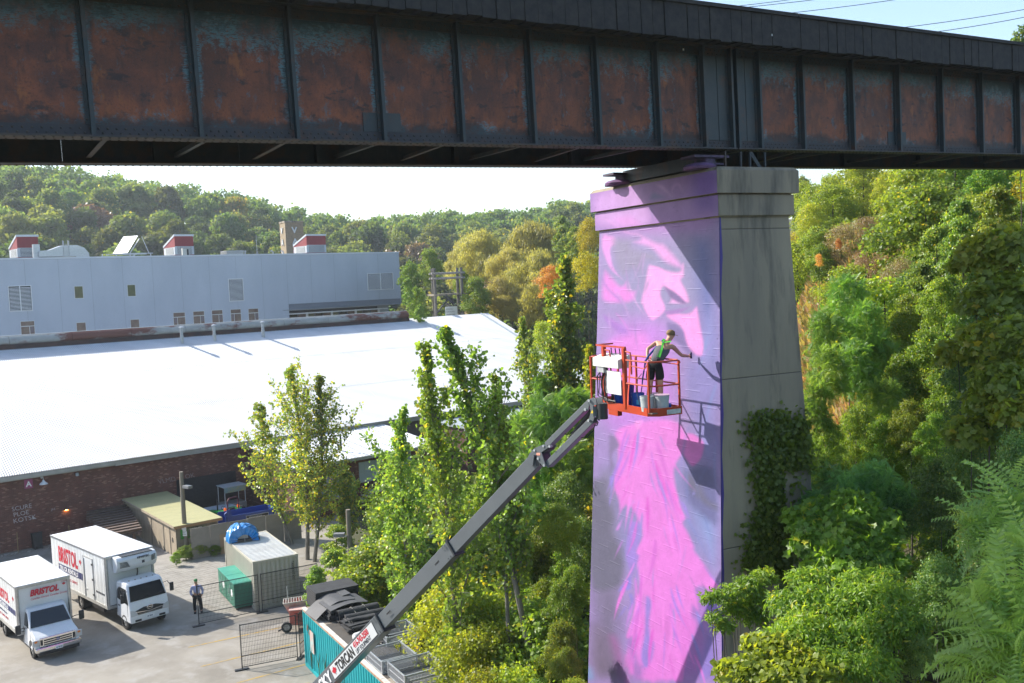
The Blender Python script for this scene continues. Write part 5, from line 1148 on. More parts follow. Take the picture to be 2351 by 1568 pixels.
# ---- standing poles with box lamps
def lamp_pole(p, h, label, lampz, rz, tilt=0.0):
    l = thing('lamp_pole', label, 'lamp post', (p[0],p[1],0), rz)
    MB().tube([(0,0,0),(tilt*h,0,h)], [.16,.125], 14).build('pole', wood_grey, l, smooth=True)
    MB().bar((0.1,0,lampz),(.42,0,lampz),.06,.06).build('bracket', galv, l); MB().box(.25,.85,-.17,.17,lampz-.02,lampz+.17).build('lamp_head', M('grey lamp head', (.20,.20,.20), rough=.5), l, bevel=.02); return l
lp = lamp_pole((-21.42,60.48), 5.45, 'weathered timber pole with a box lamp and white notices by the green-roofed shed', 4.45, math.radians(-35))
for z, w_, hh in ((1.65,.30,.36),(1.33,.36,.3)): MB().box(-w_/2,w_/2,-.19,-.165,z,z+hh).build('notice', white_ink, lp).rotation_euler = (0,0,math.radians(35))
for z, s_ in ((1.9,'SMOKING'),(1.52,'No Water'),(1.42,'Maintenance')): text(s_, .075, black_ink, lp, Matrix.Rotation(math.radians(35),4,'Z') @ frame((-.14 if z > 1.6 else -.17,-.195,z), (1,0,0), (0,0,1)), sx=.8)
lp2 = lamp_pole((-9.25,51.2), 4.75, 'weathered timber pole with a grey box lamp behind the black mat stack', 3.3, math.radians(178))
MB().box(-.5,-.16,-.25,-.22,1.7,2.5).build('green_poster', M('green white poster', (.1,.4,.12), (.6,.65,.6), rough=.6, scale=3), lp2)
# ---- plank shed with the green sheeted roof
ws = thing('plank_shed', 'low plank shed with a pale green sheeted roof and padlocked doors', 'shed', sh(6.85,-9.95,0), SRZ)
pk = M('sun-bleached plank', (.38,.31,.22), (.28,.23,.17), rough=.9, scale=2, stretch=(1,1,.5), coords='Position', bump=.3, bscale=12)
for k in range(14):
    z = .03+k*.143
    for a, b_ in ((0,2.2),(2.24,4.5),(4.54,7.0),(7.04,9.8)): MB().box(-.03,-.0,a,b_,z,z+.137).build('plank', pk, ws)
    if k < 13: MB().box(0.02,1.6,-.03,0,z,z+.137).box(1.63,2.75,-.03,0,z,z+.137).build('plank', wood_grey, ws)
for a in (1.05,2.22,4.5): MB().box(-.06,-.031,a-.05,a+.05,.02,2.0).build('batten', wood_grey, ws)
MB().box(0,2.75,.01,9.8,0,1.98).build('core', soil, ws); MB().box(-.06,-.031,.55,.62,.9,1.2).box(-.07,-.06,.5,.68,1.0,1.06).build('hasp', black, ws)
rs_ = M('pale green sheeting', (.42,.39,.19), (.35,.34,.17), rough=.6, scale=1.2)
sheet = MB().box(-.22,2.95,0,1.02,0,.012).build('roof_sheet', rs_, ws); tl = math.atan2(.28, 10.2); sheet.rotation_euler = (tl,0,0); sheet.location = (0,-.3,2.09)
for k in range(1, 10): c = dupe_part(sheet); c.location = (0,-.3+k*1.0*math.cos(tl),2.09+k*1.0*math.sin(tl)+.003*(k % 2)); c.rotation_euler = (tl,0,0)
for k in range(4): MB().box(-.2+k*.8,-.18+k*.8,-.3,9.7,0,.02).build('roof_batten', rs_, ws).location = (0,0,2.085); 
MB().box(-.22,2.95,-.32,-.29,1.92,2.085).build('fascia', M('raw timber', (.36,.22,.11), rough=.8), ws); MB().bar((-.24,-.3,2.02),(-.24,9.8,2.30),.03,.14).build('fascia', pk, ws)
gp = MB().box(.25,1.5,-.06,-.031,1.15,1.75).build('green_banner', M('green banner', (.03,.28,.03), (.04,.22,.03), rough=.6, scale=1), ws)
MB().box(.72,1.9,-.07,-.061,1.2,1.80).build('photo_panel', M('photo panel', (.05,.06,.04), (.22,.24,.14), rough=.6, scale=4), gp); text('COLLECTION LOCAL', .09, white_ink, gp, frame((.78,-.073,1.68), (1,0,0), (0,0,1)), name='banner_text')
# hoarding behind the containers
hd = thing('site_hoarding', 'grey plywood hoarding running behind the cream container', 'hoarding', (-20.2,59.75,0), math.atan2(62.8-60.6, -15.77+18.97))
hb = M('grey hoarding board', (.30,.27,.235), (.24,.22,.19), rough=.9, scale=1.4, c3=(.36,.25,.13), s3=.8, lo3=.64, hi3=.72)
for k in range(6): MB().box(-.6+k*1.22,-.6+k*1.22+1.2,0,.03,.02,1.98+.03*(k % 2)).build('board', hb, hd)
MB().box(1.2,1.75,-.09,-.06,.0,1.3).build('leaning_board', M('tan board', (.36,.25,.16), rough=.9), hd).rotation_euler = (math.radians(-4),0,0)
# rusty beams by the brick wall
bs = thing('beam_stack', 'stack of rusty steel beams laid side by side against the brick wall', 'beam stack', sh(0,0,0), SRZ)
rb_ = M('brown rusted steel', (.105,.07,.055), (.15,.105,.08), rough=.8, scale=2, c3=(.04,.03,.03), s3=3)
for k in range(11):
    t = k/10; ur = 6.9-1.1*t; v_ = -.35-6.2*t; z_ = 1.93-.33*t; ul = ur-2.75-.15*math.sin(k)
    m_ = MB(); m_.box(ul,ur,v_-.17,v_+.17,z_-.03,z_).box(ul,ur,v_-.02,v_+.02,z_-.28,z_-.03).box(ul,ur,v_-.14,v_+.14,z_-.31,z_-.28); m_.build('beam', rb_, bs)
for u_ in (4.2,5.6): MB().bar((u_+.9,-.2,1.6),(u_-.0,-6.7,1.25),.2,.2).build('bearer', rb_, bs)
for u_, v_ in ((4.9,-1.0),(6.4,-1.2),(4.3,-6.0),(5.4,-6.2)): MB().box(u_-.1,u_+.1,v_-.1,v_+.1,0,1.3).build('leg', rb_, bs)
# wheelie bin, debris
bn_ = thing('wheelie_bin', 'black wheelie bin tipped against the brick wall at lower left', 'bin', sh(.62,-.55,.02), SRZ, rot=(math.radians(-8),0,SRZ))
MB().add([(0,0,.05),(.52,0,.05),(.52,.5,.05),(0,.5,.05),(-.05,-.05,1.05),(.57,-.05,1.05),(.57,.55,1.05),(-.05,.55,1.05)], [(0,3,2,1),(0,1,5,4),(1,2,6,5),(2,3,7,6),(3,0,4,7),(4,5,6,7)]).build('body', black, bn_)
MB().box(-.07,.59,-.07,.58,1.052,1.11).build('lid', black, bn_, bevel=.02); 
for x_ in (.02,.46): MB().cyl((x_,-.05,.13),(x_+.05,-.05,.13),.13,n=14).build('wheel', M('bin wheel', (.07,.07,.07), rough=.6), bn_)
for lab, u_, l_ in (('thin yellow broom handle leaning on the brick wall left of the bin', -.35, 1.3), ('thin wooden stake leaning on the brick wall right of the bin', 2.9, 1.15)):
    o = MB().cyl((0,0,0),(.08,.35,l_),.018,n=6).build('leaning_stick', M('stick', (.38,.28,.12), rough=.8)); o.location = sh(u_,-.45,.02); o.rotation_euler = (0,0,SRZ); tag(o, lab, 'stick')
db = MB()
for k in range(70):
    u_, v_ = rr.uniform(-1.6,2.6), -.25-abs(rr.gauss(0,.35)); p = sh(u_,v_,.03); s = rr.uniform(.02,.09); a = rr.uniform(0,3); db.obox(p+[0,0,s*.3],(s*math.cos(a),s*math.sin(a),0),(-s*.7*math.sin(a),s*.7*math.cos(a),0),(0,0,s*.35))
tag(db.build('rubble', M('rubble', (.25,.23,.2), (.4,.38,.35), rough=.9, scale=1, coords='Position')), kind='stuff', label='pale rubble and litter along the foot of the brick wall')
# ---- vehicles behind the hoarding
trc = thing('tractor', 'green tractor with a roll bar and orange beacons behind the plank shed', 'tractor', (-20.7, 67.2, 0), math.radians(150))
tg = M('tractor green', (.012,.20,.035), (.02,.26,.05), rough=.35, scale=1)
MB().prism([(.5,.75),(.5,1.2),(1.9,1.1),(2.0,.95),(2.0,.6),(.5,.55)], -.35, .35, lambda u, v, t: (u, t, v)).build('bonnet', tg, trc, bevel=.05)
for s in (-1, 1):
    mb = MB(); mb.prism([(-.75,.85),(-.7,1.25),(-.35,1.4),(.3,1.38),(.55,1.1),(.5,1.05),(.25,1.28),(-.35,1.3),(-.62,1.15)], .45, .85, lambda u, v, t: (u, s*t, v)); mb.build('mudguard', tg, trc)
    wheel(trc, -.1, s*.85, .62, .36); wheel(trc, 1.55, s*.6, .36, .22)
    MB().lathe([(.09,0),(.1,.1),(.07,.2),(.02,.22)], (-.45,s*.62,1.42), 12).build('beacon', M('orange beacon', (.8,.12,.01), rough=.3, emit=(1,.2,.02,.25)), trc)
    MB().box(-.55,-.2,s*.95-.1,s*.95+.1,1.4,1.44).build('step_pad', black, trc)
MB().tube([(-.6,-.5,.9),(-.6,-.5,2.1),(-.6,-.35,2.25),(-.6,.35,2.25),(-.6,.5,2.1),(-.6,.5,.9)], .045, 8).build('roll_bar', M('plum steel', (.10,.02,.03), rough=.4), trc)
MB().box(-.4,.05,-.25,.25,.95,1.1).box(-.5,-.4,-.25,.25,1.0,1.5).build('seat', black, trc); MB().cyl((.75,.2,1.1),(.75,.2,2.0),.05).cyl((.75,.2,2.0),(.75,.2,2.3),.02).build('exhaust', black, trc)
MB().tube([(.38+.16*math.cos(a)*.5,.18*math.sin(a),1.42+.12*math.cos(a)) for a in np.linspace(0,2*PI,13)], .018, 5).build('steering_wheel', black, trc)
tr2 = thing('tipping_trailer', 'deep blue steel tipping trailer with an oval maker plate behind the hoarding', 'trailer', (-19.9, 64.1, 0), math.radians(34))
blue = M('blue enamel', (.01,.05,.26), (.012,.04,.2), rough=.4, scale=1)
MB().box(0,3.6,0,.06,.75,1.55).box(0,3.6,1.7,1.76,.75,1.55).box(3.54,3.6,.06,1.7,.75,1.55).box(0,3.6,.06,1.7,.75,.8).build('body', blue, tr2)
MB().prism([(0,.3),(.12,.3),(.12,1.9),(0,2.0),(-.35,1.75),(-.35,1.6),(-.1,1.75)], -.02, .1, lambda u, v, t: (u+.3, t, v)).build('ram_arm', blue, tr2); MB().box(.1,.3,-.05,-.001,.3,2.0).build('front_post', blue, tr2)
mb = MB().box(1.4,3.0,-.012,-.001,1.12,1.38); mb.build('maker_plate', M('plate rim', (.45,.47,.5), rough=.5), tr2); MB().box(1.43,2.97,-.018,-.013,1.15,1.35).build('maker_plate', black, tr2); text('EDWARDS', .16, MATS['plate rim'], tr2, frame((1.6,-.02,1.19), (1,0,0), (0,0,1)), sx=1.2)
wheel(tr2, 1.4, -.1, .36, .22); wheel(tr2, 1.4, 1.9, .36, .22)
ca = thing('canopy_cart', 'small cart with a flat white canopy on thin white posts by the dark doorway', 'cart', (-21.9, 70.9, 0), math.radians(40))
MB().box(-.2,1.6,-.2,1.2,2.15,2.2).build('canopy', M('canopy white', (.5,.52,.52), rough=.5), ca); MB().box(-.15,1.55,-.19,-.17,1.75,2.14).build('canopy_banner', M('canopy banner', (.45,.42,.2), (.2,.35,.4), rough=.6, scale=2.5), ca)
for x_ in (-.1,1.5):
    for y_ in (-.1,1.1): MB().cyl((x_,y_,.3),(x_,y_,2.15),.025,n=6).build('post', white_ink, ca)
MB().box(-.2,1.6,-.15,1.15,.45,.9).build('tub', M('cart tub', (.3,.28,.26), rough=.6), ca, bevel=.05)
for x_ in (.1,1.3): wheel(ca, x_, -.15, .25, .14)
fb = thing('flatbed_cart', 'low trailer with a pale blue sheet over its bed behind the green tractor', 'trailer', (-23.1, 68.2, 0), math.radians(40))
MB().box(0,3.0,0,1.5,.85,.9).build('bed', M('pale sheet', (.45,.5,.55), rough=.5), fb); MB().box(.1,2.9,.1,1.4,.55,.845).build('frame', black, fb); wheel(fb, .7, .05, .3, .2); wheel(fb, 2.3, .05, .3, .2)
dw = MB().box(0,4.6,-.04,-.016,0,3.0).build('dark_hoarding', black); dw.location = sh(10.6,0,.02); dw.rotation_euler = (0,0,SRZ); tag(dw, 'dark sheet covering the brick wall behind the tractor', 'hoarding')
db_ = thing('scrap_drum', 'rusty open drum standing between the plank shed and the dark sheet', 'drum', sh(10.0,-1.1,0), SRZ)
MB().lathe([(.32,0),(.33,.9),(.34,.92),(.31,.92),(.30,.1),(0,.1)], n=16).lathe([(.30,1.0),(.31,1.5),(.29,1.5),(.28,1.0)], n=16).build('shell', rb_, db_)
# ================================================================ boom lift
LGREY = M('lift grey paint', (.115,.13,.14), (.135,.15,.16), rough=.38, scale=1.2)
LDARK = M('lift dark steel', (.03,.034,.038), rough=.5)
ORG = M('orange red lift paint', (.43,.05,.014), (.38,.045,.012), rough=.38, scale=2)
lift = thing('boom_lift', 'grey telescopic boom lift with an orange basket raised in front of the mural', 'boom lift', (-7.3, 33.2, 0), math.radians(-45))
E0 = atd(1243, 1046, 25.7); E1 = atd(745, 1572, 33.5)
bdir = (E0-E1)/np.linalg.norm(E0-E1)
bside = np.cross(bdir, (0,0,1)); bside /= np.linalg.norm(bside)
if bside @ (CAM-E0) < 0: bside = -bside
bup = np.cross(bside, bdir); bup = bup if bup[2] > 0 else -bup
def along(dx):
    lo, hi = -3.0, 30.0
    for _ in range(50):
        mid = (lo+hi)/2
        if px(E0-bdir*mid)[0] > dx: lo = mid
        else: hi = mid
    return E0-bdir*lo
def boomsec(name, p, q, h, w_, mat=LGREY, off=0.0):
    c = (p+q)/2 + bup*off; L_ = np.linalg.norm(q-p)/2
    return MB().obox(c, bdir*L_, bside*w_/2, bup*h/2).build(name, mat, lift, world=True, bevel=.015)
J1, J2 = along(884), along(1045); BEND = E1 - bdir*1.2
base_s = boomsec('boom_base_section', BEND, J1, .60, .44); mid_s = boomsec('boom_middle_section', J1-bdir*.3, J2, .49, .35); tip_s = boomsec('boom_tip_section', J2-bdir*.3, E0-bdir*.12, .40, .28)
for P_, h, w_ in ((J1,.66,.50),(J2,.54,.41)):
    boomsec('boom_collar', P_-bdir*.05, P_+bdir*.03, h, w_, LDARK)
    for k in (-.35,.35): MB().obox(P_-bdir*.18+bup*h*k+bside*(w_/2+.01), bdir*.035, bside*.008, bup*.035).obox(P_-bdir*.3+bup*h*k+bside*(w_/2+.005), bdir*.02, bside*.008, bup*.02).build('wear_pad_bolt', LGREY, lift, world=True)
def bp(dx, dy_m, out=.0):
    return along(dx) + bup*dy_m + bside*out
for dx, dy in ((905,.02),(1063-50,.0)): MB().obox(bp(dx,dy,.226 if dx < 950 else .178), bdir*.12, bside*.004, bup*.02).build('slot_mark', black, lift, world=True)
# white maker's sticker
s0_, s1_ = along(774), along(873); sl_ = np.linalg.norm(s1_-s0_); mid_ = (s0_+s1_)/2
MB().obox(mid_+bside*.224, bdir*sl_/2, bside*.003, bup*.25).build('sticker_border', black_ink, lift, world=True)
stk = MB().obox(mid_+bside*.228, bdir*(sl_/2-.03), bside*.003, bup*.225).build('sticker', M('sticker white', (.66,.67,.67), rough=.4), lift, world=True)
Li = matof(lift).inverted()
tx, ty = Vector(bdir), Vector(bup)
def btext(s_, size, mat, along_m, up_m, out=.234, **k):
    o = s0_ + bdir*along_m + bup*up_m + bside*out
    text(s_, size, mat, lift, Li @ frame(o, tx, ty), name='boom_lettering', **k)
half = sl_*.55
btext('TORCAN', .46, black_ink, .42, -.16, bold=.018, sx=(half-.46)/2.0)
btext('416-743-2500', .27, red_ink, half+.02, .015, bold=.010, sx=(sl_*.41)/1.93)
btext('LIFT EQUIPMENT', .20, grey_ink, half+.02, -.185, bold=.003, sx=(sl_*.41)/1.93)
leafpoly(red_ink, lift, Li @ frame(s0_+bdir*.24+bup*.0+bside*.234, tx, ty), .15)
btext('SKY', .50, white_ink, -.95, -.18, bold=.018)
# elbow plates, jib arms, cylinder (jib lies nearly square to the view)
def jc(x, y, d): return atd((2100+x*.2232)*.574, (1550+y*.2232)*.574, d)
dj0, dj1 = 25.68, 24.5
def dep(x): return dj0 + (dj1-dj0)*(x-300)/950
def J(x, y): return jc(x, y, dep(x))
jn = np.cross(J(1225,230)-J(410,1035), J(420,1380)-J(410,1035)); jn /= np.linalg.norm(jn)
if jn @ (CAM-E0) < 0: jn = -jn
def plate(name, pts, off, t_=.03, mat=LGREY, parent=None):
    p = [J(*q)+jn*off for q in pts]; n = len(p)
    return MB().add([q for q in p]+[q+jn*t_ for q in p], [tuple(range(n))[::-1], tuple(range(n,2*n))]+[(i,(i+1)%n,n+(i+1)%n,n+i) for i in range(n)]).build(name, mat, parent or lift, world=True)
eb = [(105,1300),(150,1180),(250,1075),(400,1015),(470,1020),(500,1060),(370,1150),(400,1250),(450,1390),(400,1405),(300,1290),(290,1200),(240,1200),(215,1380),(160,1390)]
for o_ in (.15,-.17): plate('elbow_plate', eb, o_)
plate('elbow_core', [(230,1230),(280,1180),(480,1060),(480,1110),(370,1180),(440,1370),(300,1300),(330,1390),(250,1400)], -.12, .24, LDARK)
def arm(name, a, b_, w_, h, n_off=0.0, mat=LGREY):
    p, q = J(*a)+jn*n_off, J(*b_)+jn*n_off; d = q-p; L_ = np.linalg.norm(d); d /= L_; u = np.cross(jn, d)
    return MB().obox((p+q)/2, d*L_/2, jn*w_/2, u*h/2).build(name, mat, lift, world=True, bevel=.01)
arm('jib_upper_arm', (425,1025), (1205,250), .24, .155); arm('jib_lower_arm', (425,1385), (1240,580), .24, .17)
plate('jib_gusset', [(1060,380),(1200,260),(1215,300),(1200,400),(1150,420),(1110,410)], .13)
ap, aq = J(620,1150), J(780,950); MB().cyl(ap, aq, .022, n=10).build('cylinder_rod', chrome, lift, world=True, smooth=True); MB().cyl(aq, J(1185,410), .052, n=12).build('cylinder_barrel', black, lift, world=True, smooth=True)
for q in ((250,1115),(410,1040),(315,1262),(422,1383),(1160,388),(1225,230),(1215,585),(520,1045)): MB().cyl(J(*q)+jn*.1, J(*q)+jn*.2, .034, n=12).build('pin', galv, lift, world=True)
for a_, b_ in (((730,830),(880,770)),((1030,900),(1180,820)),((1180,820),(1260,670)),((1260,670),(1320,620)),((1100,620),(1190,450))): MB().tube([J(*a_)+jn*.05, (J(*a_)+J(*b_))/2+np.array([0,0,-.05]), J(*b_)+jn*.02], .014, 5).build('hydraulic_hose', black, lift, world=True)
plate('warning_sticker', [(283,1158),(350,1160),(350,1205),(283,1202)], .181, .003, M('orange white sticker', (.75,.45,.35), (.8,.2,.1), rough=.5, scale=20))
hd_ = [(1190,270),(1230,195),(1280,175),(1330,195),(1345,300),(1290,320),(1310,470),(1300,530),(1280,600),(1210,560),(1240,420),(1225,330)]
for o_ in (.12,-.14): plate('platform_knuckle', hd_, o_)
plate('warning_sticker', [(1240,455),(1270,395),(1300,455)], .151, .003, M('yellow sticker', (.7,.5,.02), rough=.5))
rc = J(1385,420)
MB().cyl(rc+np.array([0,0,-.20]), rc+np.array([0,0,.20]), .14, n=16).build('platform_rotator', LDARK, lift, world=True, smooth=True)
MB().obox(J(1330,420), (.10,.03,0), jn*.10, (0,0,.13)).build('rotator_link', LGREY, lift, world=True)
# ---- basket
P2 = atd(*zm(1030, 650), 23.3); ZR = P2[2]; ZT = ZR-1.14; ZF = ZT-.10      # rail, toe board top, floor
BW_, BL_ = .86, 2.9
bm4 = Matrix.LocRotScale(Vector((P2[0], P2[1], ZF)), Euler((0,0,PRZ)), Vector((1,1,1))); bmi = np.array(bm4.inverted())
lm = np.array((Li @ bm4))
def toL(P): P = np.asarray(P, float); return P @ bmi[:3,:3].T + bmi[:3,3]
def onx(zx, zy, xl):
    n = gd; return toL(atpl(*zm(zx, zy), np.array([P2[0],P2[1],0])+gd*xl, n))
def bk(mb, name, mat=ORG, parent=None, **k):
    v = np.array(mb.v) @ lm[:3,:3].T + lm[:3,3]; mb.v = [tuple(q) for q in v]; return mb.build(name, mat, parent or lift, **k)
hR, hM = ZR-ZF, ZR-ZF-.59
bk(MB().box(.0,BW_,.0,BL_,-.03,.0), 'basket_floor', M('floor mesh', (.12,.10,.09), (.2,.12,.09), rough=.8, scale=6))
cy0 = .0
tb = MB(); tb.box(.18,BW_,-.02,.0,-.10,.10).box(-.02,.0,.18,BL_,-.10,.10).box(BW_,BW_+.02,-.02,BL_+.02,-.10,.10).box(-.02,BW_,BL_,BL_+.02,-.10,.10)
tb.add([(-.02,.18,-.10),(.18,-.02,-.10),(.18,-.02,.10),(-.02,.18,.10),(.0,.19,-.10),(.19,.0,-.10),(.19,.0,.10),(.0,.19,.10)], [(0,1,2,3),(5,4,7,6),(3,2,6,7),(1,0,4,5)])
bk(tb, 'toe_board')
bk(MB().box(-.015,.12,1.55,2.0,-.24,-.03).box(.12,BW_,.3,.42,-.12,-.03).box(.12,BW_,1.5,1.62,-.12,-.03), 'basket_underframe')
pl_ = MB().box(.42,.84,-.026,-.0205,-.07,.045).build('maker_sign', M('maker sign', (.55,.58,.56), (.35,.38,.38), rough=.5, scale=12), None)
pl_.parent = lift; pl_.matrix_local = Matrix(lm.tolist())
def ypx(zx, zy): return onx(zx, zy, 0)[1]
yA, yB = ypx(405,900), ypx(680,900)
rails = MB()
def rail(pts, r_=.022, name='guard_rail'): return bk(MB().tube(pts, r_, 8), name, smooth=True)
yl = BL_
for h in (hR, hM):
    rail([(.0,yB,h),(.0,.10,h),(.10,.0,h),(BW_-.08,.0,h),(BW_,.08,h),(BW_,yl-.1,h),(BW_-.1,yl,h),(.1,yl,h),(.0,yl-.1,h),(.0,yA+.0,h)])
rail([(.0,yB-.25,hR-.13),(.0,yB-.9,hR-.17),(.0,yB-1.0,hR-.10),(.0,yB-1.05,hR)], .016)
rail([(BW_-.03,.0,hR),(BW_+.0,-.02,hR-.05),(BW_-.05,.0,hR-.1),(BW_,.4,hR-.1),(BW_,1.2,hR-.1),(BW_,1.3,hR)], .016)
for x, y in ((.0,.12),(BW_,.05),(BW_,1.02),(BW_,1.95),(BW_,yl-.05),(.0,yl-.05)): bk(MB().box(x-.022,x+.022,y-.022,y+.022,.0,hR), 'rail_post')
for y in (yA, yB):
    bk(MB().box(-.045,.045,y-.05,y+.05,.0,hR+.30), 'control_post')
    bk(MB().tube([(.0,y-.05,hR+.22),(.0,y-.28,hR+.20),(.0,y-.32,hR+.05),(.0,y-.32,hR-.35)], .022, 8), 'guard_hoop', smooth=True)
bk(MB().bar((.0,yB-.06,hR+.32),(.0,yA+.0,hR+.32),.05,.04).bar((.0,yA,hR+.32),(.05,yl-.3,hR+.32),.05,.04).bar((.05,yl-.3,hR+.32),(.45,yl-.5,hR+.34),.05,.04), 'top_guard')
yc0, yc1 = ypx(310,620)-.0, ypx(655,620)
bk(MB().add([(-.16,yc1,hR-.22),(-.16,yc0,hR-.22),(.22,yc0,hR-.22),(.22,yc1,hR-.22),(-.16,yc1,hR-.0),(-.16,yc0,hR-.0),(.22,yc0,hR+.12),(.22,yc1,hR+.12)], [(0,3,2,1),(4,5,6,7),(0,1,5,4),(1,2,6,5),(2,3,7,6),(3,0,4,7)]), 'control_console', M('console white', (.58,.58,.56), (.66,.66,.64), rough=.5, scale=3), bevel=.01)
for k in range(4): bk(MB().cyl((.12,yc1+.12+k*.2,hR+.1),(.1,yc1+.12+k*.2,hR+.27),.015,n=6), 'joystick', black)
y0_, y1__ = ypx(650,850), ypx(442,850)
bk(MB().box(-.06,-.045,y0_,y1__,.33,.93), 'white_board', M('document board', (.60,.61,.60), rough=.5))
bk(MB().box(-.12,-.0,ypx(440,700),ypx(352,700),hR-.38,hR-.18), 'junction_box', galv, bevel=.01)
for k in range(9):
    yy = ypx(470,800)+rr.uniform(-.05,.45); z1_ = rr.uniform(.25,.7)
    bk(MB().tube([(-.03,yy,hR-.25),(-.1,yy+rr.uniform(.0,.25),z1_+.3),(-.10,yy+rr.uniform(-.1,.2),z1_*.5),(-.06,yy-rr.uniform(0,.5),.15),(.02,yy-.3,.05)], .012, 5), 'control_cable', black)
bk(MB().tube([(.1,ypx(400,1100)+.25*math.cos(a),.25+.25*math.sin(a)) for a in np.linspace(0,2*PI,19)], .035, 6, False), 'hose_coil', black, smooth=True)
bk(MB().bar((-.0,ypx(760,700),hR),(-.01,ypx(715,1180),.05),.05,.008,(1,0,0)).bar((-.0,ypx(745,700),hR),(-.01,ypx(725,1180),.05),.03,.008,(1,0,0)), 'red_webbing', M('red webbing', (.55,.07,.04), rough=.8))
bk(MB().tube([(.0,ypx(905,720),hR-.3),(.0,ypx(850,800),.8),(.05,ypx(815,950),.45),(.1,ypx(830,1080),.15)], .01, 5), 'grey_cable', grey_ink)
# chassis under the raised boom (outside the frame)
MB().box(-1.9,1.9,-.8,.8,.55,.95).build('chassis', ORG, lift, bevel=.03); MB().box(-1.6,.9,-.95,.95,1.0,1.75).build('turntable', ORG, lift, bevel=.05)
MB().box(-1.9,-1.1,-.9,.9,1.0,1.7).build('counterweight', LDARK, lift, bevel=.08); MB().obox(toL0 := (np.array(Li) @ np.append(BEND,1))[:3]*np.array([1,1,0])+np.array([0,0,1.4]), (.5,0,0), (0,.28,0), (0,0,.75)).build('boom_riser', LGREY, lift)
for x_ in (-1.35,1.35):
    for s in (-1,1): wheel(lift, x_, s*1.15, .48, .38)
# ---- buckets in the basket (things of their own)
def pail(loc, r_, h, mat, label, lid=None, ring=galv):
    p = thing('paint_bucket', label, 'bucket', Vector(bm4 @ Vector(loc)), 0, group='paint buckets in the lift basket')
    MB().lathe([(r_*.86,0),(r_,h*.82),(r_*1.04,h*.83),(r_*1.04,h*.86),(r_,h*.87),(r_,h*.92),(r_*1.05,h*.93),(r_*1.05,h),(r_*.96,h),(r_*.94,h*.3 if lid is None else h*.99),(0,h*.3 if lid is None else h*.99)], n=20).build('body', mat, p, smooth=True)
    if lid: MB().lathe([(r_*1.07,h*.97),(r_*1.07,h*1.03),(r_*.95,h*1.035),(0,h*1.02)], n=20).build('lid', lid, p, smooth=True)
    MB().tube([(r_*1.02*math.cos(a),r_*1.02*math.sin(a),h*.85-.14*math.sin(a)) for a in np.linspace(.1,PI-.1,12)][::1], .006, 4).build('handle', ring, p)
    return p
pb = M('blue pail plastic', (.008,.085,.42), (.006,.07,.36), rough=.4, scale=4); pw_ = M('white pail plastic', (.42,.46,.47), (.34,.38,.4), rough=.5, scale=6, c3=(.5,.3,.45), s3=4, lo3=.62, hi3=.7)
def pl_at(zx, zy, xl): q = onx(zx, zy, xl); return (q[0], q[1], 0)
b1_ = pail(pl_at(860,1240,.30), .165, .38, pb, 'open blue paint bucket standing left of the white bucket in the basket'); MB().box(-.06,.06,-.168,-.160,.10,.22).build('label_patch', M('cyan label', (.05,.35,.6), rough=.5), b1_)
pail(pl_at(985,1260,.12), .17, .38, pw_, 'white paint bucket nearest the basket corner post')
pail(pl_at(1190,1255,.42), .175, .40, pw_, 'grey-white paint bucket with a pinkish lid to the right of the corner post', M('pinkish lid plastic', (.5,.36,.45), rough=.5))
pail(pl_at(1075,1235,.60), .17, .36, pw_, 'lidded paint bucket half hidden between the two white ones', M('pale lid plastic', (.46,.38,.44), rough=.5))
pail(pl_at(615,1185,.30), .165, .62, pb, 'tall stack of blue buckets beside the left control post')
pail(pl_at(735,1200,.40), .15, .56, M('deep violet pail', (.04,.035,.25), rough=.4), 'dark violet-blue bucket right of the left control post')
tr_ = thing('paint_tray', 'greenish paint tray with a dark blue cup at the right end of the basket', 'paint tray', Vector(bm4 @ Vector((.66,.22,0))), PRZ)
MB().box(-.12,.16,-.14,.16,0,.05).build('tray', M('greenish tray', (.3,.36,.14), rough=.6), tr_); MB().lathe([(.05,.05),(.06,.16),(.05,.16),(.04,.07),(0,.07)], n=12).build('cup', pb, tr_, smooth=True)
# ================================================================ people
skin_m = M('warm skin', (.50,.27,.17), (.44,.23,.15), rough=.55, scale=6, bump=.0)  # one mottled skin colour shared by both figures
tat_m = M('tattooed skin', (.42,.23,.15), (.10,.08,.08), rough=.55, scale=14, lo=.5, hi=.6)
def skinned(nodes, edges, sub=2):
    """nodes: name -> (xyz, rx[, ry]); returns an evaluated mesh in world space"""
    keys = list(nodes); me = bpy.data.meshes.new('skel'); me.from_pydata([tuple(map(float, nodes[k][0])) for k in keys], [(keys.index(a), keys.index(b_)) for a, b_ in edges], [])
    o = bpy.data.objects.new('skel', me); COL.objects.link(o); m_ = o.modifiers.new('s', 'SKIN'); m_.use_smooth_shade = True; m_.branch_smoothing = .4
    for i, k in enumerate(keys):
        r_ = nodes[k][1]; ry = nodes[k][2] if len(nodes[k]) > 2 else r_
        me.skin_vertices[0].data[i].radius = (r_*1.13, ry*1.13); me.skin_vertices[0].data[i].use_root = (i == 0)
    s = o.modifiers.new('u', 'SUBSURF'); s.levels = sub; s.render_levels = sub
    ev = bpy.data.meshes.new_from_object(o.evaluated_get(bpy.context.evaluated_depsgraph_get())); bpy.data.objects.remove(o); return ev
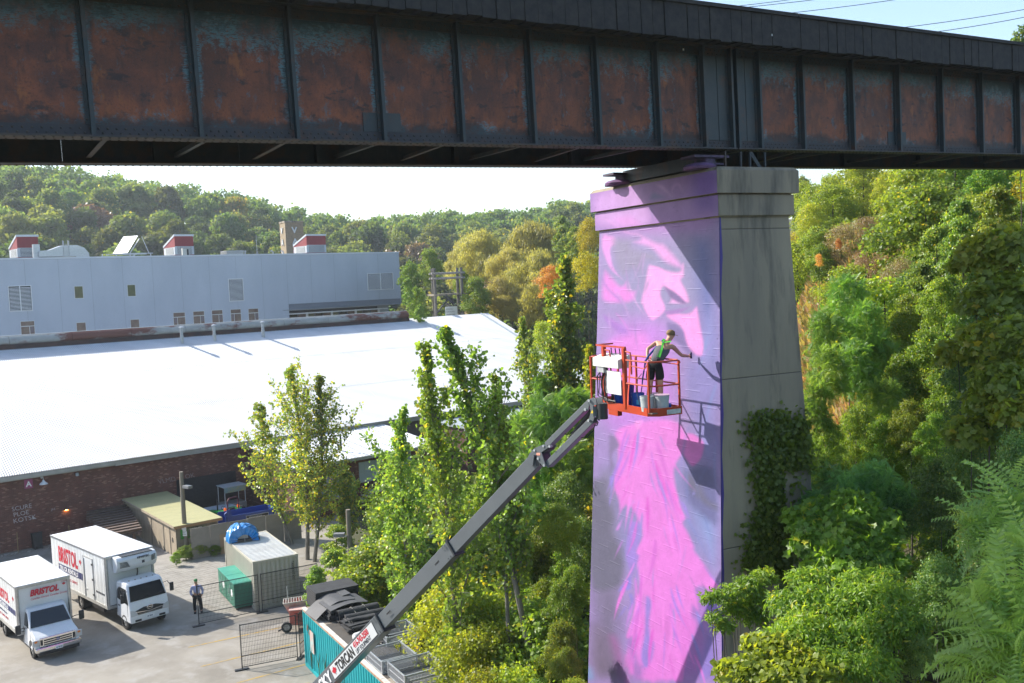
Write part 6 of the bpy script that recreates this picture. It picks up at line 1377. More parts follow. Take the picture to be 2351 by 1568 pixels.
def part_from(me, name, mat, parent, extra=None):
    Mi = matof(parent).inverted(); me.transform(Mi); me.name = name
    if extra is not None and extra.v:
        v0 = len(me.vertices); vs = [tuple(v.co) for v in me.vertices] + [tuple(Mi @ Vector(q)) for q in extra.v]; fs = [tuple(p.vertices) for p in me.polygons] + [tuple(i+v0 for i in f) for f in extra.f]
        me = bpy.data.meshes.new(name); me.from_pydata(vs, [], fs)
    me.materials.clear(); me.materials.append(mat); return link(name, me, mat, parent, smooth=True)
def fingers(mb, palm, fwd, side, curl_, r_=.0085, thumb=1):
    """palm centre, finger direction, across direction, curl direction; five tapering bent chains"""
    palm, fwd, side, curl_ = [np.asarray(q, float) for q in (palm, fwd, side, curl_)]
    for i, L_ in enumerate((.075,.085,.08,.062)):
        b_ = palm + side*(.030-.020*i) + fwd*.035
        p1 = b_ + fwd*L_*.42 + curl_*.012; p2 = p1 + (fwd*.55+curl_*.75)*L_*.33; p3 = p2 + (fwd*.1+curl_)*L_*.26
        mb.tube([b_-fwd*.02, b_, p1, p2, p3], [r_*1.1, r_*1.1, r_, r_*.92, r_*.7], 7)
    b_ = palm + side*.035*thumb - fwd*.015; p1 = b_ + side*.028*thumb + fwd*.018 + curl_*.01; p2 = p1 + fwd*.028 + curl_*.018; mb.tube([b_-side*.01*thumb, b_, p1, p2], [r_*1.2, r_*1.2, r_*1.05, r_*.8], 7)
def Wl(l): return np.array((bm4 @ Vector(l))[:])
def wx(zx, zy, xl): return Wl(onx(zx, zy, xl))
man = thing('person', 'painter in brown cap, grey tank top and green harness reaching out to the mural', 'person', Wl((.42, .95, 0)), PRZ)
fz = ZF
def footp(zx, xl, z): q = onx(zx, 1150, xl); return Wl((xl, q[1], z))
pel = wx(1088,655,.56); aL, aR = footp(985,.42,.075), footp(1160,.64,.075)
hipL, hipR = wx(1032,700,.50), wx(1145,700,.64)
kL, kR = (hipL*.46+aL*.54)+np.array([.02,-.03,0]), (hipR*.46+aR*.54)+gd*.03
spn, che, nek = wx(1135,570,.70), wx(1205,450,.92), wx(1272,345,1.14); hed = wx(1305,285,1.24)
shL, shR = wx(1115,372,.92), wx(1325,425,1.12); elL, wrL = wx(990,462,.66), wx(985,560,.56); haL = wx(1000,612,.55)
wallx = toL(atpl(*zm(1640,560), PN - gd*.02, -gd*math.cos(.052)+np.array([0,0,math.sin(.052)])))
haR = Wl(wallx) - gd*.16 ; elR = wx(1452,548,1.52); wrR = elR + (haR-elR)*.80
fwdm = (hed-nek)/np.linalg.norm(hed-nek)
look = gd*.86 + (-fd)*.35 + np.array([0,0,-.15]); look /= np.linalg.norm(look)
body = {'pel':(pel,.135,.115),'spn':(spn,.135,.105),'che':(che,.155,.115),'nb':((che+nek*2)/3+0*gd,.085,.08),'nek':(nek,.058),'hd0':(hed+np.array([0,0,-.03]),.078,.088),'hd1':(hed+np.array([0,0,.065]),.084,.096),'hd2':(hed+np.array([0,0,.12]),.055,.06),
 'hL':(hipL,.10),'kL':(kL,.062),'cL':(kL*.6+aL*.4,.062),'aL':(aL,.036),'hR':(hipR,.10),'kR':(kR,.062),'cR':(kR*.6+aR*.4,.062),'aR':(aR,.036),
 'sL':(shL,.062),'uL':((shL+elL)/2,.048),'eL':(elL,.042),'wL':(wrL,.030),'pL':(haL,.036,.022),'sR':(shR,.062),'uR':((shR+elR)/2,.050),'eR':(elR,.042),'fR':(elR*.6+wrR*.4,.044),'wR':(wrR,.028),'pR':(wrR+(haR-wrR)*.45,.036,.022),
 'tL':(aL+gd*.16+fd*.02-np.array([0,0,.03]),.036),'tR':(aR+gd*.17-np.array([0,0,.03]),.036)}
be = [('pel','spn'),('spn','che'),('che','nb'),('nb','nek'),('nek','hd0'),('hd0','hd1'),('hd1','hd2'),('pel','hL'),('hL','kL'),('kL','cL'),('cL','aL'),('aL','tL'),('pel','hR'),('hR','kR'),('kR','cR'),('cR','aR'),('aR','tR'),
 ('che','sL'),('sL','uL'),('uL','eL'),('eL','wL'),('wL','pL'),('che','sR'),('sR','uR'),('uR','eR'),('eR','fR'),('fR','wR'),('wR','pR')]
ex = MB(); fw = (haR-wrR)/np.linalg.norm(haR-wrR); sd = np.cross(fw, (0,0,1)); sd /= np.linalg.norm(sd)
fingers(ex, body['pR'][0], fw, np.array([0,0,1.0]), sd*-.4+np.array([0,0,-.3]), thumb=1); fingers(ex, haL, gd*.7+np.array([0,0,-.6]), fd*-1, gd*.5, thumb=1)
ex.lathe([(.0,-.02),(.013,0),(.011,.03),(.0,.05)], hed+look*.09+np.array([0,0,.0]), 8)                    # nose
eh = np.cross(look, (0,0,1)); eh /= np.linalg.norm(eh)
for s in (-1,1): ex.obox(hed+eh*s*.083+np.array([0,0,.01])-look*.01, look*.02, eh*.008, np.array([0,0,.033]))   # ears
for s in (-1,1): ex.obox(hed+look*.083+eh*s*.03+np.array([0,0,.03]), eh*.014, look*.004, np.array([0,0,.005]))
part_from(skinned(body, be), 'body', skin_m, man, ex)
tk = {'pel':(pel-np.array([0,0,.02]),.160,.148),'spn':(spn,.165,.148),'che':(che,.182,.155),'nb':(che*.45+nek*.55,.128,.115),'sL':(che*.25+shL*.75,.085),'sR':(che*.25+shR*.75,.085)}
part_from(skinned(tk, [('pel','spn'),('spn','che'),('che','nb'),('che','sL'),('che','sR')]), 'tank_top', M('dark grey cotton', (.075,.078,.09), (.10,.10,.115), rough=.9, scale=8), man)
sho = {'top':(pel*.75+spn*.25,.165,.15),'pel':(pel,.168,.15),'hL':(hipL,.118),'kL':(hipL*.30+kL*.70,.105),'hR':(hipR,.118),'kR':(hipR*.30+kR*.70,.105)}
part_from(skinned(sho, [('top','pel'),('pel','hL'),('hL','kL'),('pel','hR'),('hR','kR')]), 'shorts', M('black shorts cloth', (.014,.014,.017), rough=.85), man)
for s_, a in (('L',aL),('R',aR)):
    t_ = body['t'+s_][0]; part_from(skinned({'a':(a+np.array([0,0,-.03]),.045),'m':((a+t_)/2+np.array([0,0,-.02]),.05,.042),'t':(t_+np.array([0,0,-.0]),.043,.035)}, [('a','m'),('m','t')]), 'shoe', M('dark shoe', (.04,.035,.035), rough=.7), man)
cap_m = M('brown cap cloth', (.20,.125,.06), (.25,.16,.08), rough=.9, scale=10)
cm_ = frame(hed+np.array([0,0,.055]), Vector(look), Vector((0,0,1)).cross(Vector(look)))
cb = MB(); cb.v = []; cb.lathe([(.104,-.035),(.110,.0),(.106,.045),(.084,.082),(.045,.102),(.0,.107)], n=18, caps=False)
cb.v = [tuple(cm_ @ Vector((x*1.06, y*.93, z))) for x, y, z in cb.v]
pk_ = [(.07,-.08,-.018),(.13,-.075,-.024),(.19,-.04,-.032),(.20,0,-.034),(.19,.04,-.032),(.13,.075,-.024),(.07,.08,-.018)]
n = len(pk_); cb.add([tuple(cm_ @ Vector(q)) for q in pk_]+[tuple(cm_ @ Vector((q[0],q[1],q[2]+.012))) for q in pk_], [tuple(range(n))[::-1], tuple(range(n,2*n))]+[(i,(i+1)%n,n+(i+1)%n,n+i) for i in range(n)])
cb.build('cap', cap_m, man, world=True, smooth=True)
sg_ = MB(); sg_.tube([tuple(cm_ @ Vector((.107*1.02*math.cos(a), .1*math.sin(a), .0))) for a in np.linspace(0,2*PI,20)], .009, 5, False); sg_.build('cap_band', black, man, world=True)
hg = M('green harness webbing', (.10,.62,.06), (.08,.5,.05), rough=.6, scale=8)
back = -look; camv = (CAM-che)/np.linalg.norm(CAM-che)
def strap(pts, w_=.045):
    P_ = [np.asarray(q, float) for q in pts]; mb = MB()
    for a, b_ in zip(P_[:-1], P_[1:]): mb.bar(a, b_, w_, .012, camv*.9+0.01)
    return mb.build('harness_strap', hg, man, world=True)
def wc(zx, zy, xl): return wx(zx, zy, xl)
strap([wc(1210,325,1.02),wc(1195,400,0.86),wc(1180,480,0.70),wc(1150,575,0.51)]); strap([wc(1150,395,0.87),wc(1225,370,0.93),wc(1310,358,0.99)],.03)
strap([wc(1212,330,1.01),wc(1150,390,0.89),wc(1110,430,0.80),wc(1035,520,0.62)],.04); strap([wc(1225,330,1.02),wc(1190,420,0.82),wc(1120,570,0.52)],.02)
MB().obox(wc(1195,372,0.90), (.022,0,0), (0,.006,.0), (0,0,.03)).build('harness_plate', galv, man, world=True)
MB().obox(wc(1130,610,0.45), gd*.05, fd*.02, (0,0,.03)).build('waist_pad', black, man, world=True)
MB().tube([wc(1112,430,0.79),wc(1060,490,0.67),wc(1000,560,0.53),wc(958,630,0.39),wc(950,700,0.34),wc(940,760,0.32)], [.026,.028,.028,.026,.018,.014], 8).build('lanyard', M('navy lanyard', (.012,.035,.16), (.02,.06,.25), rough=.8, scale=20), man, world=True)
MB().tube([wc(940,760,0.32),wc(925,840,0.31),wc(915,960,0.30),wc(900,1070,0.31)], [.022,.02,.016,.01], 6).build('lanyard', MATS['navy lanyard'], man, world=True)
elm = body['eR'][0]; tats = MB()
tats.tube([body['sR'][0]*.75+elR*.25, (shR+elR)/2, elR*.85+shR*.15], [.052,.0515,.047], 10, False).tube([elR*.9+wrR*.1, elR*.5+wrR*.5, elR*.2+wrR*.8], [.046,.045,.036], 10, False); tats.build('tattooed_sleeve', tat_m, man, world=True, smooth=True)
sc = thing('spray_can', 'small dark spray can held against the mural in the painter\'s right hand', 'spray can', haR+gd*.02+np.array([0,0,-.05]), 0)
MB().lathe([(.03,0),(.032,.01),(.032,.14),(.022,.155),(.012,.157),(.012,.175),(0,.176)], n=14).build('can', M('dark can', (.03,.02,.08), rough=.35), sc, smooth=True)
# ---- man in the yard
p0 = np.array([-17.1, 49.45, .02]); mn2 = thing('person', 'man in green cap, lilac shirt and dark tie standing behind the fence', 'person', p0, 0)
c2 = np.array([0-p0[0], 0-p0[1], 0]); c2 = c2/np.linalg.norm(c2); r2_ = np.array([c2[1]*1.0, -c2[0], 0]); r2_ = -r2_   # r2_: towards picture right
if r2_[0] < 0: r2_ = -r2_
def H(r_, f_, z): return p0 + r2_*r_ + c2*f_ + np.array([0,0,z])
b2 = {'pel':(H(0,0,.95),.15,.11),'spn':(H(0,0,1.12),.145,.105),'che':(H(0,0,1.33),.165,.115),'nb':(H(0,.0,1.47),.08,.075),'nek':(H(0,.01,1.53),.055),'h0':(H(-.02,.03,1.62),.078,.085),'h1':(H(-.02,.03,1.71),.082,.092),'h2':(H(-.02,.02,1.76),.05),
 'hL':(H(-.11,0,.88),.10),'kL':(H(-.13,.02,.48),.068),'aL':(H(-.13,0,.09),.045),'fL':(H(-.15,.15,.05),.042),'hR':(H(.11,0,.88),.10),'kR':(H(.16,.02,.48),.068),'aR':(H(.17,-.02,.09),.045),'fR':(H(.20,.13,.05),.042),
 'sL':(H(-.20,0,1.40),.062),'eL':(H(-.31,-.03,1.12),.045),'wL':(H(-.24,.06,.93),.032),'pL':(H(-.18,.08,.87),.034),'sR':(H(.20,0,1.40),.062),'eR':(H(.31,-.03,1.12),.045),'wR':(H(.26,.06,.93),.032),'pR':(H(.22,.08,.86),.034)}
e2_ = [('pel','spn'),('spn','che'),('che','nb'),('nb','nek'),('nek','h0'),('h0','h1'),('h1','h2'),('pel','hL'),('hL','kL'),('kL','aL'),('aL','fL'),('pel','hR'),('hR','kR'),('kR','aR'),('aR','fR'),('che','sL'),('sL','eL'),('eL','wL'),('wL','pL'),('che','sR'),('sR','eR'),('eR','wR'),('wR','pR')]
ex = MB(); fingers(ex, b2['pL'][0], np.array([0,0,-1.0]), c2, r2_*.5, r_=.009); fingers(ex, b2['pR'][0], np.array([0,0,-1.0]), c2, -r2_*.5, r_=.009)
hc = H(-.02,.03,1.66); ex.obox(hc+c2*.09+np.array([0,0,-.0]), r2_*.012, c2*.015, np.array([0,0,.02]))
for s in (-1,1): ex.obox(hc+r2_*s*.082, r2_*.007, c2*.018, np.array([0,0,.03]))
part_from(skinned(b2, e2_), 'body', skin_m, mn2, ex)
sh2 = {k: (b2[k][0], b2[k][1]+.018, (b2[k][2] if len(b2[k]) > 2 else b2[k][1])+.018) for k in ('pel','spn','che','nb','sL','eL','wL','sR','eR','wR')}
sh2['nb'] = (H(0,0,1.45),.095,.085)
part_from(skinned(sh2, [('pel','spn'),('spn','che'),('che','nb'),('che','sL'),('sL','eL'),('eL','wL'),('che','sR'),('sR','eR'),('eR','wR')]), 'shirt', M('lilac shirt', (.42,.42,.60), (.36,.36,.54), rough=.85, scale=6), mn2)
tr3 = {'pel':(H(0,0,.93),.155,.12),'hL':(H(-.11,0,.86),.115),'kL':(H(-.14,.02,.48),.088),'aL':(H(-.14,0,.10),.075),'hR':(H(.11,0,.86),.115),'kR':(H(.16,.02,.48),.088),'aR':(H(.18,-.01,.10),.075)}
part_from(skinned(tr3, [('pel','hL'),('hL','kL'),('kL','aL'),('pel','hR'),('hR','kR'),('kR','aR')]), 'trousers', M('black trousers', (.012,.012,.015), rough=.85), mn2)
MB().obox(H(.01,.135,1.28), r2_*.03, c2*.006, (0,0,.20)).obox(H(.0,.115,1.46), r2_*.022, c2*.012, (0,0,.022)).build('tie', M('dark tie', (.04,.015,.05), rough=.6), mn2, world=True)
for s_, x_ in ((-1,-.15),(1,.19)): MB().obox(H(x_,.09,.045), r2_*.055, c2*.14, (0,0,.045)).build('shoe', MATS['dark shoe'], mn2, world=True, bevel=.02)
cb = MB(); cb.lathe([(.094,-.02),(.098,.01),(.085,.055),(.05,.08),(0,.085)], H(-.02,.025,1.72), 16, False); cb.obox(H(-.02,.14,1.705), r2_*.06, c2*.05, (0,0,.006)); cb.build('cap', M('green cap cloth', (.03,.17,.05), rough=.8), mn2, world=True, smooth=True)
# ================================================================ vegetation
def leaf_mat(name, dark, light, odd, trans=.5, rough=.45, var=.16):
    m = bpy.data.materials.new(name); m.use_nodes = True; t = m.node_tree; L = t.links; b = t.nodes['Principled BSDF']; out = t.nodes['Material Output']
    b.inputs['Roughness'].default_value = rough; b.inputs['Specular IOR Level'].default_value = .55
    at = t.nodes.new('ShaderNodeAttribute'); at.attribute_name = 'tint'; oi = t.nodes.new('ShaderNodeObjectInfo')
    cr = t.nodes.new('ShaderNodeValToRGB'); e = cr.color_ramp.elements; e[0].color = (*dark,1); e[1].color = (*odd,1); e[0].position = .0; e[1].position = 1.0
    k = e.new(.62); k.color = (*light,1); k = e.new(.86); k.color = (*[(a*.6+c*.4) for a, c in zip(light, odd)],1)
    b.inputs['Roughness'].default_value = .75 if 'hill' in name else rough
    L.new(at.outputs['Fac'], cr.inputs[0])
    hs = t.nodes.new('ShaderNodeHueSaturation')
    mr = t.nodes.new('ShaderNodeMapRange'); mr.inputs[3].default_value = 1.15-var*1.6; mr.inputs[4].default_value = 1.15+var*1.6; L.new(oi.outputs['Random'], mr.inputs[0]); L.new(mr.outputs[0], hs.inputs['Value'])
    mh = t.nodes.new('ShaderNodeMath'); mh.operation = 'FRACT'; mm = t.nodes.new('ShaderNodeMath'); mm.operation = 'MULTIPLY'; mm.inputs[1].default_value = 7.31; L.new(oi.outputs['Random'], mm.inputs[0]); L.new(mm.outputs[0], mh.inputs[0])
    m2 = t.nodes.new('ShaderNodeMapRange'); m2.inputs[3].default_value = .5-var*.14; m2.inputs[4].default_value = .5+var*.12; L.new(mh.outputs[0], m2.inputs[0]); L.new(m2.outputs[0], hs.inputs['Hue'])
    L.new(cr.outputs[0], hs.inputs['Color']); L.new(hs.outputs[0], b.inputs['Base Color'])
    tr = t.nodes.new('ShaderNodeBsdfTranslucent'); mg = t.nodes.new('ShaderNodeMix'); mg.data_type = 'RGBA'; mg.inputs[0].default_value = 1; mg.blend_type = 'MULTIPLY'; L.new(hs.outputs[0], mg.inputs[6]); mg.inputs[7].default_value = (2.35,2.2,.9,1); L.new(mg.outputs[2], tr.inputs[0])
    mx_ = t.nodes.new('ShaderNodeMixShader'); mx_.inputs[0].default_value = trans; L.new(b.outputs[0], mx_.inputs[1]); L.new(tr.outputs[0], mx_.inputs[2]); L.new(mx_.outputs[0], out.inputs[0])
    m.diffuse_color = (*light,1); return m
LM = {
 'green': leaf_mat('mid green leaves', (.07,.13,.02), (.16,.235,.035), (.36,.31,.035)),
 'poplar': leaf_mat('poplar leaves', (.08,.14,.032), (.175,.25,.055), (.45,.35,.035), trans=.5, rough=.36),
 'yellow': leaf_mat('yellow green leaves', (.11,.165,.022), (.215,.265,.036), (.42,.34,.03)),
 'gold': leaf_mat('golden leaves', (.18,.15,.012), (.33,.27,.02), (.42,.26,.02)),
 'dark': leaf_mat('dark green leaves', (.055,.12,.035), (.12,.20,.055), (.24,.25,.04), trans=.42),
 'blue': leaf_mat('blue green fronds', (.075,.155,.055), (.15,.255,.085), (.24,.32,.08), trans=.45, rough=.42),
 'vivid': leaf_mat('vivid green fronds', (.07,.145,.03), (.135,.235,.05), (.24,.29,.05), trans=.45, rough=.42),
 'olive': leaf_mat('willow leaves', (.17,.165,.06), (.28,.265,.095), (.38,.31,.10), trans=.5),
 'brown': leaf_mat('brown autumn scrub', (.15,.10,.06), (.26,.18,.10), (.2,.2,.06), trans=.25),
 'orange': leaf_mat('orange autumn leaves', (.30,.16,.055), (.42,.25,.09), (.40,.29,.07)),
 'hill': leaf_mat('hillside leaves', (.06,.10,.032), (.125,.165,.045), (.30,.25,.05), trans=.4, var=.28),
}
bark = M('grey bark', (.13,.12,.10), (.22,.20,.17), rough=.9, scale=5, stretch=(1,1,.3)); bark_d = M('dark bark', (.05,.042,.035), (.09,.075,.06), rough=.9, scale=5)
def unit(v): return v/(np.linalg.norm(v, axis=-1, keepdims=True)+1e-9)
T_BROAD = (np.array([(0,0,0),(-.46,.42,.10),(0,1,-.04),(.46,.42,.10)]), [(0,2,1),(0,3,2)])
T_POPL = (np.array([(0,0,0),(-.50,.22,.09),(-.40,.62,.08),(0,1,-.06),(.40,.62,.08),(.50,.22,.09)]), [(0,3,2,1),(0,5,4,3)])
T_LOBE = (np.array([(0,0,0),(-.48,-.08,.06),(-.42,.30,.05),(-.55,.55,.06),(-.2,.62,.02),(0,1,-.06),(.2,.62,.02),(.55,.55,.06),(.42,.30,.05),(.48,-.08,.06)]), [(0,4,3,2,1),(0,5,4),(0,6,5),(0,9,8,7,6)])
T_NARR = (np.array([(0,0,0),(-.17,.45,.05),(0,1,-.08),(.17,.45,.05)]), [(0,2,1),(0,3,2)])
def frond_template(n=11, w_=.30, droop=.35):
    vs = []; fs = []
    for i in range(n):
        t = (i+.8)/n; y = t; z = -droop*t*t; L_ = w_*math.sin(PI*min(1,.18+.78*t))**.7
        for s in (-1,1):
            a = len(vs); vs += [(0,y,z),(s*L_*.45,y+.035,z+.012),(s*L_,y+.05,z-.06),(s*L_*.45,y-.035,z+.004)]; fs.append((a,a+1,a+2,a+3) if s > 0 else (a,a+3,a+2,a+1))
    a = len(vs); vs += [(-.008,0,0),(.008,0,0),(.006,.5,-droop*.25),(-.006,.5,-droop*.25),(.003,1,-droop),(-.003,1,-droop)]; fs += [(a,a+1,a+2,a+3),(a+3,a+2,a+4,a+5)]
    return np.array(vs), fs
def frond_big(n=10, w_=.27, droop=.4):
    vs = []; fs = []
    for i in range(n):
        t = (i+1.0)/n; y = t*.97; z = -droop*t*t; L_ = w_*math.sin(PI*min(1,.25+.70*t))**.6
        for s in (-1,1):
            a = len(vs); vs += [(0,y,z),(s*L_*.35,y+.055,z+.02),(s*L_,y+.03,z-.09),(s*L_*.40,y-.018,z+.006),(s*L_*.35,y+.018,z-.006)]; fs += [(a,a+4,a+2,a+1) if s < 0 else (a,a+1,a+2,a+4), (a,a+3,a+2,a+4) if s < 0 else (a,a+4,a+2,a+3)]
    a = len(vs); vs += [(-.010,0,0),(.010,0,0),(.007,.5,-droop*.25),(-.007,.5,-droop*.25),(.003,1,-droop),(-.003,1,-droop)]; fs += [(a,a+1,a+2,a+3),(a+3,a+2,a+4,a+5)]
    return np.array(vs), fs
T_FBIG = frond_big(); T_FROND = frond_template(); T_FROND_S = frond_template(7, .34)
def leaf_arrays(tpl, pos, up, nrm, size, rng):
    """pos (N,3); up: direction of the leaf tip; nrm: facing"""
    tv, tf = tpl; N = len(pos)
    y = unit(up); z = unit(nrm - y*np.sum(nrm*y, 1, keepdims=True)); x = np.cross(y, z)
    V = pos[:,None,:] + size[:,None,None]*(tv[None,:,0,None]*x[:,None,:] + tv[None,:,1,None]*y[:,None,:] + tv[None,:,2,None]*z[:,None,:])
    k = len(tv); V = V.reshape(-1,3); lens = [len(f) for f in tf]; flat = np.concatenate([np.array(f) for f in tf])
    F = (flat[None,:] + (np.arange(N)*k)[:,None]).ravel(); ls = np.tile(np.array(lens), N)
    return V, F, ls, k
def leaf_mesh(name, mat, chunks):
    """chunks: list of (V, F, lens, k, tint)"""
    V = np.concatenate([c[0] for c in chunks]); o = 0; Fs = []; 
    for c in chunks: Fs.append(c[1]+o); o += len(c[0])
    F = np.concatenate(Fs); ls = np.concatenate([c[2] for c in chunks]); tint = np.concatenate([np.repeat(c[4], c[3]) for c in chunks])
    me = bpy.data.meshes.new(name); me.vertices.add(len(V)); me.vertices.foreach_set('co', V.astype(np.float32).ravel())
    me.loops.add(len(F)); me.loops.foreach_set('vertex_index', F.astype(np.int32)); me.polygons.add(len(ls))
    st = np.concatenate([[0], np.cumsum(ls)[:-1]]); me.polygons.foreach_set('loop_start', st.astype(np.int32)); me.update(calc_edges=True)
    a = me.attributes.new('tint', 'FLOAT', 'POINT'); a.data.foreach_set('value', tint.astype(np.float32)); me.materials.append(mat); return me
def rdir(rng, n): return unit(rng.normal(size=(n,3)))
def blob_leaves(rng, lobes, n, size, tpl, out_w=.8, up_w=.35, droop=.4, shell=.5, tb=0.0, odd=.06):
    """leaves spread through overlapping lobes; denser towards their skins"""
    L_ = np.array(lobes, float); wgt = (L_[:,3]*L_[:,5]); k = rng.choice(len(L_), n, p=wgt/wgt.sum())
    d = rdir(rng, n); d[:,2] = np.where(d[:,2] < -.35, -d[:,2]*.6, d[:,2]); d = unit(d)
    r_ = shell + (1-shell)*rng.random(n)**.5; ph = rng.random((len(L_),3))*9; q_ = d*3.1+ph[k]; r_ *= 1+.20*(np.sin(q_[:,0]*1.7+q_[:,1])*np.cos(q_[:,1]*1.9+q_[:,2]))+.16*rng.normal(size=n)+np.where(rng.random(n) < .06, .35*rng.random(n), 0)
    P_ = L_[k,:3] + d*L_[k,3:6]*r_[:,None]
    nrm = unit(d*out_w + rng.normal(size=(n,3))*.55 + np.array([0,0,up_w])); up = unit(rdir(rng, n) + d*.5 + np.array([0,0,-droop]))
    tl = rng.random(len(L_)); tint = np.clip(.34*tl[k] + .36*rng.random(n) + .12*(d[:,2]) + tb, 0, .8); tint = np.where(rng.random(n) < odd, .8+.2*rng.random(n), tint)
    V, F, ls, kk = leaf_arrays(tpl, P_, up, nrm, size*(.7+.6*rng.random(n)), rng); return V, F, ls, kk, tint
def crown_lobes(rng, R_, Hc, z0, nl, rr=(.30,.5), flat=.85):
    ls = []
    for i in range(nl):
        t = (i+.5)/nl; z = z0 + Hc*(.12+.86*t**.9); prof_ = math.sin(PI*min(1,(.16+.80*t)))**.65 * R_
        a = i*2.399+rng.uniform(-.5,.5); ra = prof_*rng.uniform(.35,.78) if t < .9 else prof_*.25; lr = R_*rng.uniform(rr[0]*.55, rr[1]*1.05)
        ls.append((ra*math.cos(a), ra*math.sin(a), z-lr*.3, lr*rng.uniform(.8,1.3), lr*rng.uniform(.8,1.3), lr*flat*rng.uniform(.7,1.25)))
    return ls
def trunk_mesh(rng, h, r0, lean=(0,0), lobes=None, nb=7, mat=bark_d, wob=.03):
    mb = MB(); pts = []
    for i in range(7):
        t = i/6; pts.append((lean[0]*t*t+rng.uniform(-wob,wob)*h*.3*(i > 0), lean[1]*t*t+rng.uniform(-wob,wob)*h*.3*(i > 0), h*t))
    mb.tube(pts, [r0*(1-.85*i/6) for i in range(7)], 7)
    if lobes:
        for l in lobes[:nb]:
            i = min(5, max(1, int((l[2]/h)*5)-1)); p = np.array(pts[i]); q = np.array(l[:3]); mid = (p+q)/2+np.array([0,0,-.06*h*.3]); mb.tube([p, mid, q], [r0*.42, r0*.26, r0*.08], 5)
    return mb
PROTO = {}
def make_proto(key, seed, mat, R_, H_, z0, nl, n, size, tpl, **kw):
    rng = np.random.default_rng(seed); lb = crown_lobes(rng, R_, H_-z0, z0, nl, kw.pop('rr', (.30,.5)))
    me = leaf_mesh('crown', mat, [blob_leaves(rng, lb, n, size, tpl, **kw)])
    tm_ = trunk_mesh(rng, H_*.92, .035*H_**.8, lobes=lb); tme = bpy.data.meshes.new('trunk'); tme.from_pydata(tm_.v, [], tm_.f); tme.materials.append(bark_d)
    PROTO.setdefault(key, []).append((me, tme, R_, H_))
def plant(key, x, y, topz=None, width=None, label='', group=None, cat='tree', name='tree', rnd=random.Random(1), z=None, parts=True, k=None):
    me, tme, R_, H_ = PROTO[key][rnd.randrange(len(PROTO[key])) if k is None else k]
    gz = ground(x, y)-.1 if z is None else z
    hh = (topz-gz) if topz else H_; sx = (width/2/R_) if width else hh/H_; sz = hh/H_
    if cat == 'shrub' and hh > 1.6 and group and ('wild' in group or group == 'embankment growth' or 'under the boom' in group): sx = max(sx, .40*hh/R_)
    if parts:
        t = thing(name, label, cat, (x,y,gz), rnd.uniform(0,6.28), group)
        sc = min(sz, sx*1.25); top = hh - H_*sc
        c = bpy.data.objects.new('crown', me); COL.objects.link(c); c.parent = t; c.scale = (sx, sx*rnd.uniform(.9,1.1), sc); c.location = (0,0,top)
        q = bpy.data.objects.new('trunk', tme); COL.objects.link(q); q.parent = t; q.scale = (sx*.8, sx*.8, hh/H_)
    else:
        t = bpy.data.objects.new(name, me); COL.objects.link(t); t.location = (x,y,gz); t.rotation_euler = (0,0,rnd.uniform(0,6.28)); t.scale = (sx, sx, sz); tag(t, label, cat, group)
    return t
for i in range(3):
    make_proto('green', 20+i, LM['green'], 2.6, 6.0, .6, 26, 9000, .17, T_BROAD, rr=(.24,.42)); make_proto('yellow', 30+i, LM['yellow'], 2.6, 6.0, .5, 26, 9000, .15, T_BROAD, rr=(.24,.42))
    make_proto('dark', 40+i, LM['dark'], 2.6, 6.0, .5, 24, 8500, .17, T_BROAD)
for i in range(2):
    make_proto('popl', 50+i, LM['poplar'], 2.2, 7.5, .8, 30, 9000, .16, T_POPL, rr=(.2,.36), droop=.9); make_proto('brown', 60+i, LM['brown'], 2.2, 4.2, .3, 20, 6500, .11, T_BROAD, odd=.3)
    make_proto('narrow', 70+i, LM['green'], 2.4, 5.0, .4, 26, 11000, .22, T_NARR, rr=(.2,.36), droop=.8); make_proto('narrowy', 75+i, LM['green'], 2.4, 5.0, .4, 26, 11000, .20, T_NARR, rr=(.2,.36), droop=.8)
    make_proto('frond', 80+i, LM['vivid'], 2.6, 5.5, .6, 24, 900, .85, T_FROND, rr=(.22,.36), out_w=.25, up_w=1.2, droop=.1, shell=.7, odd=.12); make_proto('frondb', 85+i, LM['blue'], 2.6, 5.5, .5, 24, 900, .80, T_FROND, rr=(.22,.36), out_w=.25, up_w=1.2, droop=.1, shell=.7)
    make_proto('willow', 90+i, LM['olive'], 7.0, 13.0, 2.0, 46, 22000, .42, T_NARR, rr=(.16,.28), droop=2.2, out_w=.9); make_proto('orange', 95+i, LM['orange'], 2.0, 5.0, .8, 18, 6000, .14, T_BROAD)
    make_proto('gold', 97+i, LM['gold'], 2.4, 5.5, .8, 22, 7000, .14, T_BROAD)
